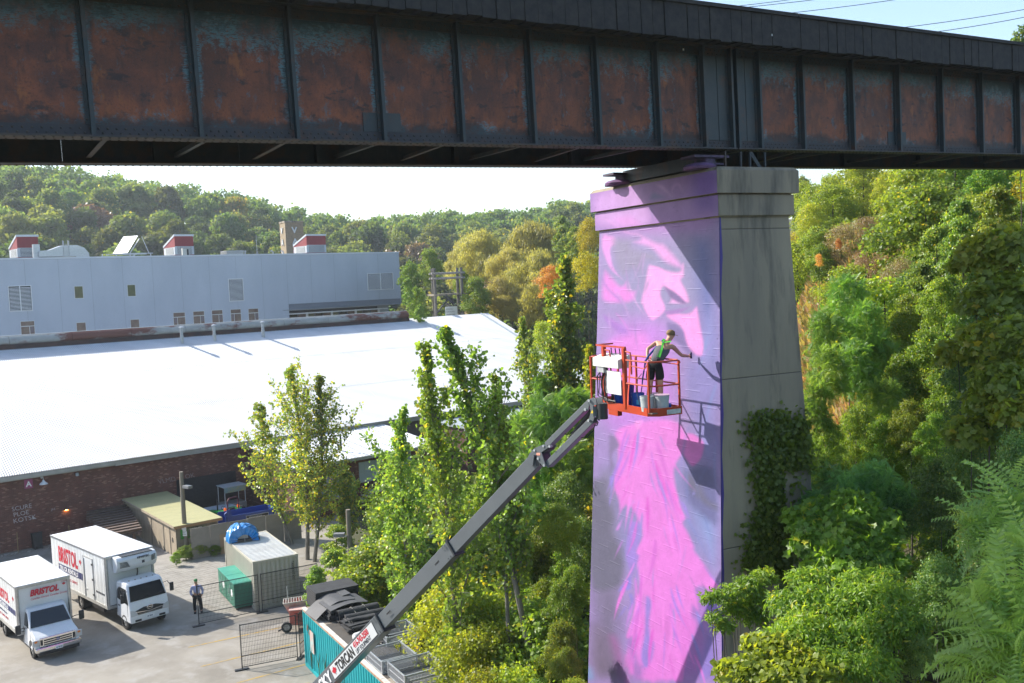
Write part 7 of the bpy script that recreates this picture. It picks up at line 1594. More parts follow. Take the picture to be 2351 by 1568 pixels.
# ---- branching hero trees with real twigs
def branch_tree(name, label, base, pts, rad, nb, blen, leafn, size, tpl, mat, seed, tfrom=.25, ang=.75, group=None, ymix=.10, r0=.12, dens=1.0, barkm=None):
    """pts: trunk polyline in world space; rad(t): branch length profile; leaves hang along the twigs"""
    rng = np.random.default_rng(seed); pts = [np.asarray(p, float) for p in pts]; t_ = thing(name, label, 'tree', base, 0, group)
    seg = np.array(pts); cum = np.concatenate([[0], np.cumsum(np.linalg.norm(np.diff(seg, axis=0), axis=1))]); tot = cum[-1]
    def at(t): s = t*tot; return np.array([np.interp(s, cum, seg[:,i]) for i in range(3)])
    tb = MB(); tb.tube([at(i/12) for i in range(13)], [r0*(1-.9*i/12)+.008 for i in range(13)], 8); tb.build('trunk', barkm or bark, t_, world=True, smooth=True)
    br = MB(); P_, D_ = [], []
    for i in range(nb):
        t = tfrom + (1-tfrom)*((i+.5)/nb)**.95; p = at(t); az_ = i*2.4+rng.uniform(-.6,.6); L_ = blen*rad(t)*rng.choice([.45,.7,.9,1.1,1.35])*rng.uniform(.85,1.15)
        if L_ < .12: continue
        d = unit(np.array([math.cos(az_)*math.sin(ang), math.sin(az_)*math.sin(ang), math.cos(ang)])); q = [p]; c = p.copy(); dd = d.copy(); m_ = 6
        for k in range(m_): dd = unit(dd + np.array([0,0,.10]) + rng.normal(size=3)*.10); c = c + dd*L_/m_; q.append(c.copy())
        br.tube(q, [max(.006, r0*.30*(1-t*.6)*(1-k/m_)+.004) for k in range(m_+1)], 5)
        for k in range(1, m_+1):
            for j in range(2 + (k > 2)):
                s = q[k] + (q[k-1]-q[k])*rng.random(); td = unit(dd*.4+rdir(rng,1)[0]*.9+np.array([0,0,.2])); tl_ = L_*rng.uniform(.14,.34); e = s+td*tl_
                if tl_ > .15: br.tube([s, e], [.008,.004], 4)
                nn = max(3, int(leafn*dens*tl_/.35)); u_ = rng.random(nn)[:,None]; P_.append(s*(1-u_)+e*u_ + rng.normal(size=(nn,3))*.07*(size/.12)); D_.append(np.tile(td, (nn,1)))
        nn = int(leafn*2.2*dens); u_ = rng.random(nn); qa = np.array(q); ix = np.minimum((u_*m_).astype(int), m_-1); f_ = (u_*m_-ix)[:,None]; P_.append(qa[ix]*(1-f_)+qa[ix+1]*f_+rng.normal(size=(nn,3))*.09); D_.append(np.tile(dd, (nn,1)))
    for t in np.linspace(max(tfrom,.75), 1, 26):
        nn = int(leafn*1.2); P_.append(at(t)+rng.normal(size=(nn,3))*.10); D_.append(np.tile(np.array([0,0,1.0]), (nn,1)))
    br.build('branches', barkm or bark, t_, world=True)
    P_ = np.concatenate(P_); D_ = np.concatenate(D_); n = len(P_)
    up = unit(rdir(rng, n)*.8 + D_*.25 + np.array([0,0,-.55])); nrm = unit(rdir(rng, n) + np.array([0,0,.35]))
    tint = np.clip(.2+.45*rng.random(n), 0, 1); tint = np.where(rng.random(n) < ymix, .75+.25*rng.random(n), tint)
    ch = leaf_arrays(tpl, P_, up, nrm, size*(.65+.7*rng.random(n)), rng); me = leaf_mesh('crown', mat, [(*ch, tint)])
    me.transform(matof(t_).inverted()); link('crown', me, None, t_); return t_
def vline(x0, y0, depth, x1, y1, n=5, curve=0.0, d1=None):
    a, b_ = atd(x0, y0, depth), atd(x1, y1, d1 or depth); return [a+(b_-a)*i/(n-1)+_R*curve*math.sin(PI*i/(n-1)) for i in range(n)]
pr1 = lambda t: min(1,.55+1.8*max(0,t-.12))*(1.03-t)**.62*1.25*(.5 if t > .86 else 1)
# left poplar clump by the cream container (three stems)
bA = atz(706, 1285, 0); dA = float((bA-CAM)@_F)
branch_tree('poplar_tree', 'tall yellowish poplar, left stem of the clump behind the cream container', bA, vline(706,1285,dA,664,845,6,.4), pr1, 56, 3.6, 5, .135, T_POPL, LM['poplar'], 101, tfrom=.14, ymix=.38, r0=.13, ang=.85)
bA2 = atz(722, 1290, 0); dA2 = float((bA2-CAM)@_F)
branch_tree('poplar_tree', 'tall green poplar, right stem of the clump behind the cream container', bA2, vline(722,1290,dA2,733,866,6,.3), pr1, 40, 2.8, 5, .135, T_POPL, LM['poplar'], 102, tfrom=.14, ymix=.2, r0=.12, ang=.85)
bA3 = atz(672, 1250, 0); dA3 = float((bA3-CAM)@_F)
branch_tree('poplar_tree', 'low wide poplar sprawling left of the clump over the grey hoarding', bA3, vline(672,1250,dA3,600,930,6,-.5), pr1, 44, 3.2, 5, .135, T_POPL, LM['poplar'], 103, tfrom=.15, ymix=.3, r0=.10, ang=.95)
bB = atz(800, 1275, 0); dB = float((bB-CAM)@_F)
branch_tree('young_tree', 'small slim yellow green tree between the poplar clump and the timber pole', bB, vline(800,1275,dB,790,1082,5,.1), pr1, 34, 1.9, 8, .13, T_POPL, LM['poplar'], 104, tfrom=.2, ymix=.3, r0=.06)
# big poplars behind the boom
branch_tree('poplar_tree', 'big leafy poplar with bare leaning trunk behind the boom, its tip against the white roof', atd(1262,1700,33.5)*[1,1,0], [atd(1262,1760,33.5),atd(1222,1520,33.5),atd(1172,1290,33.5),atd(1128,1080,33.2),atd(1068,900,33.0),atd(1018,762,32.8)], lambda t: min(1,.5+3*(t-.42))*(1.02-t)**.6*1.7*(.55 if t > .88 else 1), 52, 2.3, 7, .125, T_POPL, LM['poplar'], 111, tfrom=.42, ymix=.05, r0=.14, ang=.62)
branch_tree('poplar_tree', 'leafy poplar whose right tip stands clear of the white roof beside the big poplar', atd(1180,1700,34)*[1,1,0], [atd(1180,1760,34),atd(1165,1400,34),atd(1150,1100,34),atd(1136,866,34)], pr1, 36, 2.1, 7, .125, T_POPL, LM['poplar'], 112, tfrom=.4, ymix=.06, r0=.10, ang=.6)
branch_tree('poplar_tree', 'bushy poplar at the left edge of the big poplar group, leaning over the mats', atd(935,1560,41)*[1,1,0], [atd(935,1600,41),atd(938,1400,41),atd(928,1200,41),atd(918,1020,41),atd(925,945,41)], pr1, 46, 2.8, 7, .13, T_POPL, LM['poplar'], 113, tfrom=.22, ymix=.08, r0=.11, ang=.7)
branch_tree('poplar_tree', 'bushy poplar in the middle of the big poplar group below its tip', atd(1050,1650,35)*[1,1,0], [atd(1050,1700,35),atd(1045,1400,35),atd(1030,1200,35),atd(985,900,34),atd(976,795,34)], pr1, 52, 2.6, 7, .13, T_POPL, LM['poplar'], 114, tfrom=.2, ymix=.08, r0=.12, ang=.65)
branch_tree('poplar_tree', 'thin poplar with sparse dark leaves standing against the white roof', atd(1225,1100,62)*[1,1,0], vline(1225,1150,62,1197,732,6,.3), pr1, 40, 2.3, 5, .16, T_POPL, LM['poplar'], 115, tfrom=.25, ymix=.08, r0=.12, ang=.5)
branch_tree('poplar_tree', 'tall poplar close left of the mural, green at the top and yellow lower down', atd(1318,1200,52)*[1,1,0], vline(1318,1250,52,1300,594,6,-.3), pr1, 70, 2.9, 9, .18, T_POPL, LM['poplar'], 116, tfrom=.18, ymix=.22, r0=.18, ang=.55)
branch_tree('young_tree', 'narrow yellow green tree at the right end of the white roof', atd(1345,1300,48)*[1,1,0], vline(1345,1350,48,1352,800,6,.2), pr1, 50, 1.6, 9, .15, T_POPL, LM['yellow'], 117, tfrom=.2, ymix=.25, r0=.12, ang=.55)
rv_ = random.Random(77)
def at_px(key, x, ytop, wpx, depth, label, group=None, cat='tree', name='tree', z=None, k=None, rnd=rv_):
    p = atd(x, ytop, depth); return plant(key, p[0], p[1], p[2], wpx*depth/2200, label, group, cat, name, rnd, z, True, k)
def row(key, items, label, group, cat='shrub', name='shrub'):
    n = len(items); o_ = sorted(range(n), key=lambda i: items[i][0])
    ordn = ['leftmost','second','third','fourth','fifth','sixth','seventh','eighth','ninth','tenth','eleventh','twelfth']
    for j, i in enumerate(o_):
        x, y, w_, d = items[i]; lab = label + (', ' + ordn[j] + (' of %d' % n if j == 0 else ' from the left of %d' % n) if n > 1 else '')
        if len(lab.split()) > 16: lab = label + ', ' + ordn[j] + ' from left'
        at_px(key, x, y, w_, d, lab, group, cat, name)
# middle distance left of the pier
row('popl', [(762,1262,80,48),(800,1290,90,46),(848,1235,100,50),(885,1200,100,56),(722,1300,70,47),(905,1150,90,64),(770,1205,90,56),(838,1300,90,45)], 'yellow green shrub on the rough ground behind the timber pole', 'yellow green shrubs behind the timber pole')
row('yellow', [(1035,1345,100,37),(1090,1360,120,36),(1070,1460,110,33),(1130,1440,120,34),(1200,1420,110,35),(1105,1550,120,31),(1190,1540,120,31),(900,1240,80,47),(960,1270,80,45)], 'yellow green shrub in the thicket under the boom', 'shrubs in the thicket under the boom')
row('green', [(1180,1290,110,38),(1240,1210,110,40),(1140,1180,100,42),(1250,1330,110,36),(1100,1250,110,40),(980,1250,110,42),(1300,1260,100,38),(1240,1480,120,33)], 'mid green bushy tree in the thicket between the boom and the pier', 'green trees in the thicket by the pier', 'tree', 'bushy_tree')
row('narrow', [(1285,1165,100,33),(1318,1300,80,31),(1295,1330,100,31),(1285,1430,110,29),(1300,1490,90,28),(1235,1560,130,28),(1320,1560,120,26)], 'narrow leaved shrub close to the foot of the mural', 'narrow leaved shrubs by the mural')
row('frond', [(1195,955,130,45),(1258,925,140,44),(1310,900,110,46),(1165,1020,120,44),(1230,1035,140,42),(1310,1010,120,42),(1340,905,90,47),(1255,860,90,52)], 'feathery light green tree of heaven behind the jib', 'feathery trees behind the jib', 'tree', 'feathery_tree')
row('dark', [(1300,1090,100,40),(1330,1200,90,37),(1235,1130,90,43),(1200,1210,100,41)], 'dark green shrub in the shade behind the jib', 'dark shrubs behind the jib')
row('dark', [(1150,765,70,118),(1195,800,70,114),(1240,830,70,110)], 'dark glossy tree just beyond the right end of the white roof', 'dark trees beyond the roof end', 'tree', 'bushy_tree')
at_px('brown', 1115, 650, 110, 124, 'brownish scrubby tree below the willows beyond the white roof'); at_px('yellow', 1118, 715, 50, 122, 'small yellow tree at the slope of the white roof edge')
at_px('orange', 1264, 612, 66, 70, 'orange autumn tree between the willow and the tall poplar', k=0); at_px('gold', 1346, 583, 74, 76, 'golden yellow tree top touching the mural\'s left edge', k=0)
at_px('gold', 1352, 505, 70, 120, 'pale yellow tree beyond the willows just left of the pier cap', k=1)
at_px('yellow', 1245, 740, 80, 66, 'yellow green sumac crown between the thin poplar and the tall poplar')
for x, y, w_, d, lab in ((1225,508,215,150,'large olive willow, the tallest crown in the middle distance'),(1100,528,170,155,'olive willow left of the largest willow'),(1240,585,190,125,'nearer olive willow in front of the largest one'),(1170,575,130,135,'olive willow crown between the two big willows'),(1060,560,110,165,'small olive willow at the left end of the willow group'),(1150,640,110,118,'lowest olive willow above the roof ridge end')):
    at_px('willow', x, y, w_, d, lab, 'olive willows beyond the shed', 'tree', 'willow_tree')
row('green', [(940,600,60,135),(985,575,70,150),(1090,640,80,115),(1060,620,60,130),(955,660,60,118)], 'mid green tree behind the timber tower', 'green trees behind the timber tower', 'tree', 'bushy_tree')
row('popl', [(935,640,34,112),(962,700,30,106),(1085,690,50,124),(1320,520,50,130),(1290,495,60,140)], 'slim poplar in the valley beyond the shed', 'slim poplars beyond the shed', 'tree', 'poplar_tree')
# weeds at the pole
for x, y, w_, k_ in ((1185,735,60,0),(1250,690,110,1),(1330,670,110,2),(1440,660,90,0)):
    p = atz(*z1(x, y+50), 0); plant('green', p[0], p[1], rv_.uniform(.6,1.1), w_*.55*.022, 'low green weeds at the foot of the lamp pole by the plank shed', 'weeds at the lamp pole', 'weeds', 'weeds', rv_, 0.0, True, k_)
# ---- far hillsides: separate crowns, sharing a few meshes
HP = []
for i in range(7):
    rng = np.random.default_rng(300+i); R_, H_ = 4.6, 11.0; lb = crown_lobes(rng, R_, 9.0, 2.0, 20, (.26,.42), .8)
    HP.append(leaf_mesh('hill_tree', LM['hill'], [blob_leaves(rng, lb, 3400, .62, T_BROAD, out_w=1.3, up_w=.3, shell=.75, tb=(.05,.0,-.05,.12,-.02,.0,.04)[i], odd=(.03,.03,.02,.35,.02,.06,.1)[i])]))
hm_y = [leaf_mesh('hill_tree', LM['yellow'], [blob_leaves(np.random.default_rng(320+i), crown_lobes(np.random.default_rng(330+i), 4.4, 8.5, 2.0, 18, (.26,.42), .8), 3200, .6, T_BROAD, out_w=1.3, shell=.75, tb=-.15)]) for i in range(2)]
hm_b = leaf_mesh('hill_tree', LM['brown'], [blob_leaves(np.random.default_rng(340), crown_lobes(np.random.default_rng(341), 4.4, 8.5, 2.0, 18, (.26,.42), .8), 3200, .55, T_BROAD, out_w=1.2, shell=.75, tb=-.2)])
rh = random.Random(5); cnt = 0; hills = []
for rI in range(26):
    r_ = 158 + rI*9.5; a = -30.0 + rh.uniform(0,2)
    while a < 9:
        rr_ = r_ + rh.uniform(-4,4); x, y = rr_*math.sin(math.radians(a)), rr_*math.cos(math.radians(a)); hills.append((rr_, x, y, a)); a += math.degrees(8.6/r_)*rh.uniform(.8,1.25)*(1+.25*(rI/26))
def vis(x, y):
    P_ = np.array([x, y, ground(x,y)+9.0]); q = px(P_); return -40 < q[0] < 1420
hills = [h for h in hills if vis(h[1], h[2])]
# keep the crowns on slopes that face the camera: nearest 300 as things, the farther ones as one wood
def bigness(h): return h[0]
front = sorted(hills, key=bigness)
far_chunks = []
n_thing = 0
for h in front:
    rr_, x, y, a = h; s = rh.uniform(.85,1.35); k = rh.choices(range(10), weights=[6,6,6,1.8,6,4,5,.9,.9,.35])[0]; me = HP[k] if k < 7 else (hm_y[k-7] if k < 9 else hm_b)
    gz = ground(x,y)-.6
    if n_thing < 296:
        qx = px((x, y, gz+6))[0]; zone = ['behind the leftmost red roof monitor','behind the solar panel','behind the middle red roof monitor','between the middle monitor and the chimney','behind the brick chimney','behind the right end of the clad building','behind the timber tower','behind the olive willows'][int(np.searchsorted([200,350,480,630,790,950,1090], qx))]
        lev = 'low on' if rr_ < 185 else ('a third of the way up' if rr_ < 215 else ('halfway up' if rr_ < 250 else 'high on'))
        kind_, grp = ('round green tree', 'green trees on the far hillside') if k < 7 and k != 3 else (('yellowing tree', 'yellowing trees on the far hillside') if k in (3,7,8) else ('russet tree', 'russet trees on the far hillside')); lab = kind_+' '+lev+' the wooded hill '+zone; lab = lab if len(lab.split()) <= 16 else lab.replace('a third of the way up the', 'partway up the')
        o = bpy.data.objects.new('hill_tree', me); COL.objects.link(o); o.location = (x,y,gz); o.rotation_euler = (0,0,rh.uniform(0,6.28)); o.scale = (s*rh.uniform(.8,1.3), s*rh.uniform(.8,1.3), s*rh.uniform(.75,1.25)); tag(o, lab, 'tree', grp); n_thing += 1
    else:
        far_chunks.append((x,y,gz,s))
if far_chunks:
    ch = []; 
    for i, (x,y,gz,s) in enumerate(far_chunks):
        rng = np.random.default_rng(900+i); lb = [(q[0]*s+x, q[1]*s+y, q[2]*s+gz, q[3]*s, q[4]*s, q[5]*s) for q in crown_lobes(rng, 4.8, 9, 2.0, 9, (.34,.52), .8)]
        ch.append(blob_leaves(rng, lb, 800, 1.15, T_BROAD, out_w=1.3, shell=.8, tb=rng.uniform(-.1,.12)))
    tag(link('distant_wood', leaf_mesh('distant_wood', LM['hill'], ch), None), 'distant wood covering the hills up to the skyline', None, None, 'stuff')
print('hill trees', n_thing, 'far', len(far_chunks))
# ================================================================ right-hand embankment
row('yellow', [(1845,420,90,88),(1905,405,100,84),(1965,385,110,90),(2030,395,110,86),(2100,380,120,82),(2170,395,110,86),(2240,380,120,80),(2310,390,120,84),(1860,470,80,70),(2130,440,110,66),(2240,450,120,60)], 'yellow green tree high on the embankment below the bridge', 'yellow green trees high on the embankment', 'tree', 'bushy_tree')
row('green', [(1840,405,60,110),(1870,520,80,66),(2060,470,90,62),(1885,560,70,60),(2330,470,110,50)], 'mid green tree high on the embankment right of the pier cap', 'green trees high on the embankment', 'tree', 'bushy_tree')
row('brown', [(1930,520,100,60),(1990,500,100,62),(2040,540,100,56),(1980,585,80,52),(2070,600,90,46)], 'brown half bare scrub on the dry part of the embankment', 'brown scrub on the embankment')
row('orange', [(1880,585,22,49),(1925,548,20,54)], 'small orange sumac among the brown scrub', 'orange sumacs among the scrub')
row('popl', [(2150,520,110,44),(2210,455,120,42),(2290,430,130,38),(2340,520,110,34),(2120,600,100,42)], 'upright pointed green tree on the right of the embankment', 'upright trees on the embankment', 'tree', 'bushy_tree')
row('frond', [(1945,640,110,38),(1890,720,100,36),(1985,700,110,36),(1900,800,100,33),(1960,790,110,34),(2020,780,110,36),(1880,880,90,31),(2035,880,100,33)], 'feathery green sumac on the embankment beside the pier', 'feathery sumacs beside the pier', 'shrub', 'feathery_shrub')
row('green', [(2090,680,110,38),(2160,640,110,36),(2130,760,120,34),(2200,720,120,32),(2070,820,110,34),(2170,850,120,30)], 'mid green shrub in the middle of the embankment', 'green shrubs in the middle of the embankment')
row('narrowy', [(1900,960,110,31),(1965,930,120,32),(2030,960,120,31),(2090,920,120,30),(2150,950,120,28),(1890,1050,90,29),(2000,1040,120,28)], 'yellow green narrow leaved shrub low on the embankment', 'yellow green shrubs low on the embankment')
row('dark', [(2300,620,170,25),(2230,800,150,25),(2330,820,150,22),(2250,980,150,23),(2340,1010,130,20),(2160,1060,130,24),(2240,1160,120,21),(2330,1150,120,19),(2060,1120,100,25),(2150,1290,120,20),(2250,1330,110,18)], 'dark green vine hung tree at the right edge', 'dark vine hung trees at the right edge', 'tree', 'bushy_tree')
row('frondb', [(1905,1075,110,26),(1960,1090,120,25),(2020,1070,120,25),(1870,1130,80,25)], 'blue green feathery shrub in the shade by the pier', 'blue green feathery shrubs', 'shrub', 'feathery_shrub')
row('dark', [(1760,1250,90,26),(1830,1330,90,24),(1800,1200,60,27),(2000,1400,100,20),(2100,1420,110,18)], 'dark undergrowth shrub behind the bottom shrubs', 'dark undergrowth by the pier')

# ---- infill: scattered shrubs and small trees standing on the ground, denser to the right
rf = random.Random(9)
def scatter(zone, boxf, step, picks, hrange, y0, y1, xr):
    y = y0
    while y < y1:
        x = xr(y)[0]
        while x < xr(y)[1]:
            X1, Y1 = x+rf.uniform(-.4,.4)*step, y+rf.uniform(-.4,.4)*step
            if boxf(X1, Y1):
                key, lab, grp, cat, nm = rf.choices(picks, [p_[5] for p_ in picks])[0][:5]; hh = rf.uniform(*hrange); w_ = hh*rf.uniform(.8,1.15)
                plant(key, X1, Y1, ground(X1,Y1)+hh, w_, lab, grp, cat, nm, rf)
            x += step*(1+Y1*.006)
        y += step*(1+y*.006)
def clear_pier(x, y): return not (1.0 < x < 10.5 and 10 < y < 33)
def boomd(x, y): q = px((x, y, 5.0)); return y > float(np.interp(q[0], [745,1243,1400], [35.5,28.6,26.5]))
scatter('thicket', lambda x, y: x > -6.3+(43-y)*.568 and x > -7 and clear_pier(x, y) and boomd(x, y) and (x*math.cos(.227)-y*math.sin(.227)) < 0 and not (y > 62 and x < 6), 2.3,
  [('green','leafy green shrub in the wild thicket between the yard and the pier','wild thicket shrubs','shrub','shrub',4),('yellow','yellowish shrub in the wild thicket between the yard and the pier','wild thicket shrubs','shrub','shrub',4),('narrow','willowy shrub in the wild thicket between the yard and the pier','wild thicket shrubs','shrub','shrub',2),('popl','poplar sapling in the wild thicket between the yard and the pier','wild thicket shrubs','shrub','shrub',2)],
  (3.0,6.0), 28, 70, lambda y: (-7, 8))
scatter('bank_low', lambda x, y: clear_pier(x, y) and (x*math.cos(.227)-y*math.sin(.227)) > .4 and px((x,y,ground(x,y)+3))[0] < 2500, 2.5,
  [('green','green shrub in the dense growth covering the embankment','embankment growth','shrub','shrub',4),('yellow','yellow green shrub in the dense growth covering the embankment','embankment growth','shrub','shrub',3),('frond','feathery shrub in the dense growth covering the embankment','embankment growth','shrub','feathery_shrub',2),('narrowy','narrow leaved shrub in the dense growth covering the embankment','embankment growth','shrub','shrub',2),('dark','dark shrub in the dense growth covering the embankment','embankment growth','shrub','shrub',1.6)],
  (2.6,4.6), 17, 52, lambda y: (4, .56*y+2))
scatter('bank_high', lambda x, y: (x*math.cos(.227)-y*math.sin(.227)) > .5 and px((x,y,ground(x,y)+3))[0] < 2480 and not (1800 < px((x,y,ground(x,y)))[0] < 2080 and y < 66), 3.4,
  [('yellow','yellow green small tree on the upper embankment','upper embankment trees','tree','bushy_tree',5),('green','green small tree on the upper embankment','upper embankment trees','tree','bushy_tree',3),('gold','golden small tree on the upper embankment','upper embankment trees','tree','bushy_tree',.3),('brown','brown scrub on the upper embankment','upper embankment trees','shrub','shrub',1)],
  (3.5,6.5), 52, 104, lambda y: (.25*y, .56*y+2))
scatter('bank_edge', lambda x, y: -3.5 < (x*math.cos(.227)-y*math.sin(.227)) < 9 and clear_pier(x, y) and not (y > 50 and px((x,y,ground(x,y)))[0] > 1790) and not (y > 60 and px((x,y,ground(x,y)+4))[0] < 1362), 4.2,
  [('green','green tree on the steep bank hidden behind the pier','trees behind the pier','tree','bushy_tree',4),('yellow','yellow green tree on the steep bank hidden behind the pier','trees behind the pier','tree','bushy_tree',3),('dark','dark green tree on the steep bank hidden behind the pier','trees behind the pier','tree','bushy_tree',2)],
  (4.0,6.5), 33, 130, lambda y: (.23*y-4, .23*y+10))
# foreground narrow-leaved shrub, vine mound, tree of heaven: finer leaves of their own
def leafy_mass(name, label, cat, items, n, size, tpl, mat, seed, **kw):
    rng = np.random.default_rng(seed); lobes = []
    for x, y, rpx, d in items:
        c = atd(x, y, d); r_ = rpx*d/2200; lobes.append((c[0], c[1], c[2], r_, r_, r_*.8))
    c0 = np.mean([l[:3] for l in lobes], axis=0); gz = ground(c0[0], c0[1]); t = thing(name, label, cat, (c0[0], c0[1], gz))
    me = leaf_mesh('crown', mat, [blob_leaves(rng, lobes, n, size, tpl, **kw)]); me.transform(matof(t).inverted()); link('crown', me, None, t)
    mb = MB(); b_ = np.array([c0[0], c0[1], gz-.2])
    for l in lobes:
        q = np.array(l[:3]); s = b_ + (q-b_)*np.array([.2,.2,0]); mid = (s+q)/2+np.array([rng.uniform(-.2,.2), rng.uniform(-.2,.2), 0]); mb.tube([s, mid, q], [.035,.022,.008], 5)
    mb.build('stems', bark_d, t, world=True); return t
leafy_mass('shrub', 'light green narrow leaved branch hanging in front of the mural\'s lower right corner', 'shrub', [(1632,1375,22,20.6),(1660,1368,22,20.6),(1690,1360,26,20.8),(1640,1420,20,20.4),(1662,1440,22,20.4),(1720,1345,30,21),(1700,1400,32,21),(1745,1380,34,21),(1680,1395,22,20.8),(1755,1325,26,21.2),(1735,1420,30,21)], 5200, .115, T_NARR, LM['green'], 501, droop=.9, shell=.35, tb=.04)
leafy_mass('shrub', 'big sunlit narrow leaved shrub filling the bottom right of the pier', 'shrub', [(1810,1395,46,19.6),(1870,1380,50,19.4),(1930,1400,55,19),(1990,1380,50,19),(2040,1370,46,19),(1850,1450,60,18.6),(1930,1470,60,18.4),(2010,1460,60,18.2),(1800,1480,55,18.6),(2070,1430,50,18),(1900,1540,70,17.8),(2000,1540,60,17.6),(1840,1330,30,20),(1880,1325,26,20),(1960,1335,30,19.6),(2030,1325,26,19.6)], 19000, .125, T_NARR, LM['green'], 502, droop=.9, shell=.45, tb=.02)
leafy_mass('shrub', 'yellowing shrub at the bottom edge beside the pier', 'shrub', [(1780,1500,42,18),(1830,1520,46,17.8),(1740,1540,44,17.8),(1690,1550,40,18),(1880,1560,50,17.4),(1800,1565,50,17.4),(1730,1480,22,18.4)], 9000, .12, T_BROAD, LM['yellow'], 503, shell=.5, droop=.6)
leafy_mass('vine_mound', 'mound of broad leaved wild vine right of the pier', 'vine', [(1850,1200,40,24),(1900,1190,48,24),(1960,1180,50,23.6),(2010,1210,46,23.4),(1880,1250,50,23.4),(1940,1260,55,23),(2000,1270,50,22.8),(1960,1320,46,22.4),(2030,1300,40,22.4),(1900,1310,40,22.8)], 9500, .17, T_LOBE, LM['green'], 504, out_w=1.6, up_w=.5, shell=.85, droop=.6, tb=.05, odd=.05)
leafy_mass('vine_mound', 'curtain of broad leaved vine hanging over the trees at the right edge', 'vine', [(2260,600,60,23),(2330,580,60,22.5),(2300,690,66,22.5),(2240,700,40,23),(2340,780,60,21.5),(2280,790,56,22),(2310,880,60,21.5),(2345,950,50,21),(2270,930,50,22),(2200,820,40,23.5),(2230,1000,46,22.4)], 14000, .16, T_LOBE, LM['green'], 505, out_w=1.2, up_w=.7, shell=.8, droop=.6, tb=.25, odd=.03)
leafy_mass('feathery_tree', 'tree of heaven with long feathery fronds at the bottom right corner', 'tree', [(2310,1345,36,14.2),(2345,1300,46,14),(2365,1245,40,14.4),(2310,1420,44,13.6),(2350,1400,60,13.2),(2270,1500,40,13.4),(2335,1500,70,12.8),(2365,1490,60,12.6),(2240,1540,30,13.4),(2300,1560,50,13)], 230, .72, T_FBIG, LM['blue'], 506, out_w=.35, up_w=1.1, droop=.02, shell=.75, tb=.42, odd=.14)
leafy_mass('feathery_tree', 'younger tree of heaven behind the corner one with upright fronds', 'tree', [(2250,1210,36,18),(2290,1260,40,17.5),(2320,1200,44,17),(2350,1150,44,17)], 120, .72, T_FBIG, LM['blue'], 507, out_w=.2, up_w=1.4, droop=.05, shell=.7, tb=.25)
leafy_mass('tree', 'thin leafy twig tip showing above the bridge deck at the right edge', 'tree', [(2345,80,16,42),(2335,95,14,42),(2350,105,16,42),(2349,65,10,42)], 420, .13, T_BROAD, LM['dark'], 508, shell=.3)
# vine climbing the bare grey face of the pier
rng = np.random.default_rng(610); n = 6500; pts = []
strips = [((1735,955),(1775,955),(1850,960)), ((1722,985),(1770,1000),(1845,1020)), ((1740,1040),(1780,1060),(1860,1075)), ((1735,1100),(1770,1120),(1840,1140)), ((1745,1170),(1780,1190),(1800,1215)), ((1720,1235),(1760,1250),(1810,1260)), ((1705,1300),(1760,1310),(1820,1330))]
gf0 = PN; gn = -fd*math.cos(BG)+np.array([0,0,math.sin(BG)])
Vp, tn = [], []
while len(Vp) < n:
    k = rng.integers(0, len(strips)-1); f_ = rng.random(); a0 = np.array(strips[k]); a1 = np.array(strips[k+1]); l_ = a0[0]*(1-f_)+a1[0]*f_; r_ = a0[2]*(1-f_)+a1[2]*f_; u_ = rng.random()
    q = l_*(1-u_)+r_*u_ + rng.normal(size=2)*(7+12*rng.random())
    hole = (1790 < q[0] < 1870 and 1075 < q[1] < 1200 and rng.random() < .9) or rng.random() < .0
    if hole: continue
    P_ = atpl(q[0], q[1], gf0, gn) + gn*abs(rng.normal())*.10 + gn*.03; Vp.append(P_); tn.append(np.clip(.05+.45*rng.random()+(.35 if rng.random() < .04 else 0), 0, 1))
Vp = np.array(Vp); vt = thing('climbing_vine', 'dark climbing vine covering the right part of the bare grey pier face', 'vine', (PN[0]+1.6, PN[1]-.5, 0))
nr = unit(np.tile(gn, (n,1)) + rng.normal(size=(n,3))*.5 + np.array([0,0,.3])); upv = unit(rng.normal(size=(n,3))*.5+np.array([0,0,-1.0]))
me = leaf_mesh('foliage', LM['green'], [(*leaf_arrays(T_LOBE, Vp, upv, nr, .10*(.6+.8*rng.random(n)), rng), np.array(tn))]); me.transform(matof(vt).inverted()); link('foliage', me, None, vt)
mb = MB()
for x0, y0_, x1, y1_ in ((1790,1330,1778,960),(1800,1330,1800,1090),(1765,1330,1752,1000)):
    mb.tube([atpl(x0+(x1-x0)*t+4*math.sin(t*9+x0), y0_+(y1_-y0_)*t, gf0, gn)+gn*.04 for t in np.linspace(0,1,12)], .022, 5)
mb.build('stems', bark_d, vt, world=True)
# ---- ground cover (nobody could count it)
rng = np.random.default_rng(700); n = 52000
d_ = rng.uniform(14,95,n)**1.0; xp = np.where(rng.random(n) < .62, rng.uniform(1560,2500,n), rng.uniform(820,1420,n)); X_ = d_*(xp-1175.5)/2200; Y_ = d_
ok = (~((X_ < -7.0) & (Y_ < 62))) & ~((X_ > 4.6) & (X_ < 8.6) & (Y_ > 23.5) & (Y_ < 31)) & ~((Y_ < 33) & (X_ < 7.2)) & (d_ > 11); X_, Y_ = X_[ok], Y_[ok]; n = len(X_)
Z_ = hill(X_, Y_) + np.abs(rng.normal(size=n))*.45; P_ = np.stack([X_,Y_,Z_],1)
me = leaf_mesh('ground_cover', LM['green'], [(*leaf_arrays(T_BROAD, P_, unit(rng.normal(size=(n,3))+[0,0,.6]), unit(rng.normal(size=(n,3))+[0,0,1.0]), .12+.008*Y_*rng.random(n), rng), np.clip(rng.random(n)*.7,0,1))])
tag(link('ground_cover', me, None), 'low weeds and leaves covering the rough ground', None, None, 'stuff')
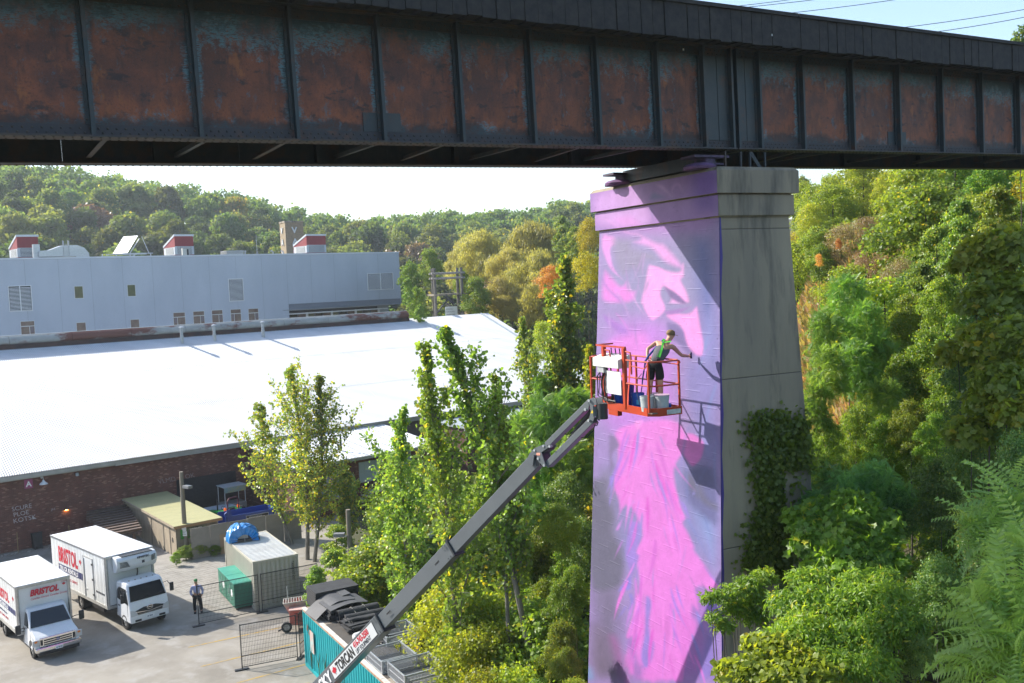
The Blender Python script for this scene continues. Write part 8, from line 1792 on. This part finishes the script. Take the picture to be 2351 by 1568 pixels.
# dry grass on the open patch of the bank
rng = np.random.default_rng(720); n = 16000; Yg = rng.uniform(44,68,n); Xg = Yg*(rng.uniform(1790,2090,n)-1175.5)/2200; P_ = np.stack([Xg,Yg,hill(Xg,Yg)-.02],1)
LM['straw'] = leaf_mat('dry grass', (.20,.19,.07), (.34,.29,.12), (.42,.22,.15), trans=.35)
me = leaf_mesh('dry_grass', LM['straw'], [(*leaf_arrays(T_NARR, P_, unit(rng.normal(size=(n,3))*.35+[0,0,1.0]), unit(rng.normal(size=(n,3))), .55+.5*rng.random(n), rng), np.clip(rng.random(n),0,1))])
tag(link('dry_grass', me, None), 'dry pinkish grass on the open patch of the embankment', None, None, 'stuff')
# ================================================================ power lines above the deck
for k, (a, b_) in enumerate((((1640,10,95),(1990,-40,95)), ((1660,12,92),(2100,-45,92)), ((1755,26,90),(2160,-30,90)), ((2030,58,88),(2400,0,88)), ((2110,68,86),(2420,12,86)))):
    p, q = atd(*a), atd(*b_); d = q-p; mb = MB(); pts = [p-d*.5+d*2.2*t+np.array([0,0,-.6*math.sin(PI*t)]) for t in np.linspace(0,1,16)]
    mb.tube(pts, .03, 4); tag(mb.build('power_line', M('dark cable', (.03,.03,.035), rough=.6)), ('highest power line above the bridge deck', 'second power line from the top above the bridge deck', 'third power line from the top above the bridge deck', 'fourth power line down, crossing the top right corner of the sky', 'lowest power line at the top right corner of the sky')[k], 'cable', 'power lines above the bridge')
# ================================================================ air
hz = MB().box(-900, 900, -60, 900, -1.6, 110).build('haze', None)
hm = bpy.data.materials.new('haze'); hm.use_nodes = True; t = hm.node_tree; t.nodes.remove(t.nodes['Principled BSDF'])
pv_ = t.nodes.new('ShaderNodeVolumePrincipled'); pv_.inputs['Color'].default_value = (.80,.88,.96,1); pv_.inputs['Density'].default_value = .00032; pv_.inputs['Anisotropy'].default_value = .3
t.links.new(pv_.outputs[0], t.nodes['Material Output'].inputs['Volume']); hz.data.materials.append(hm); tag(hz, kind='stuff', label='faint haze in the valley air')
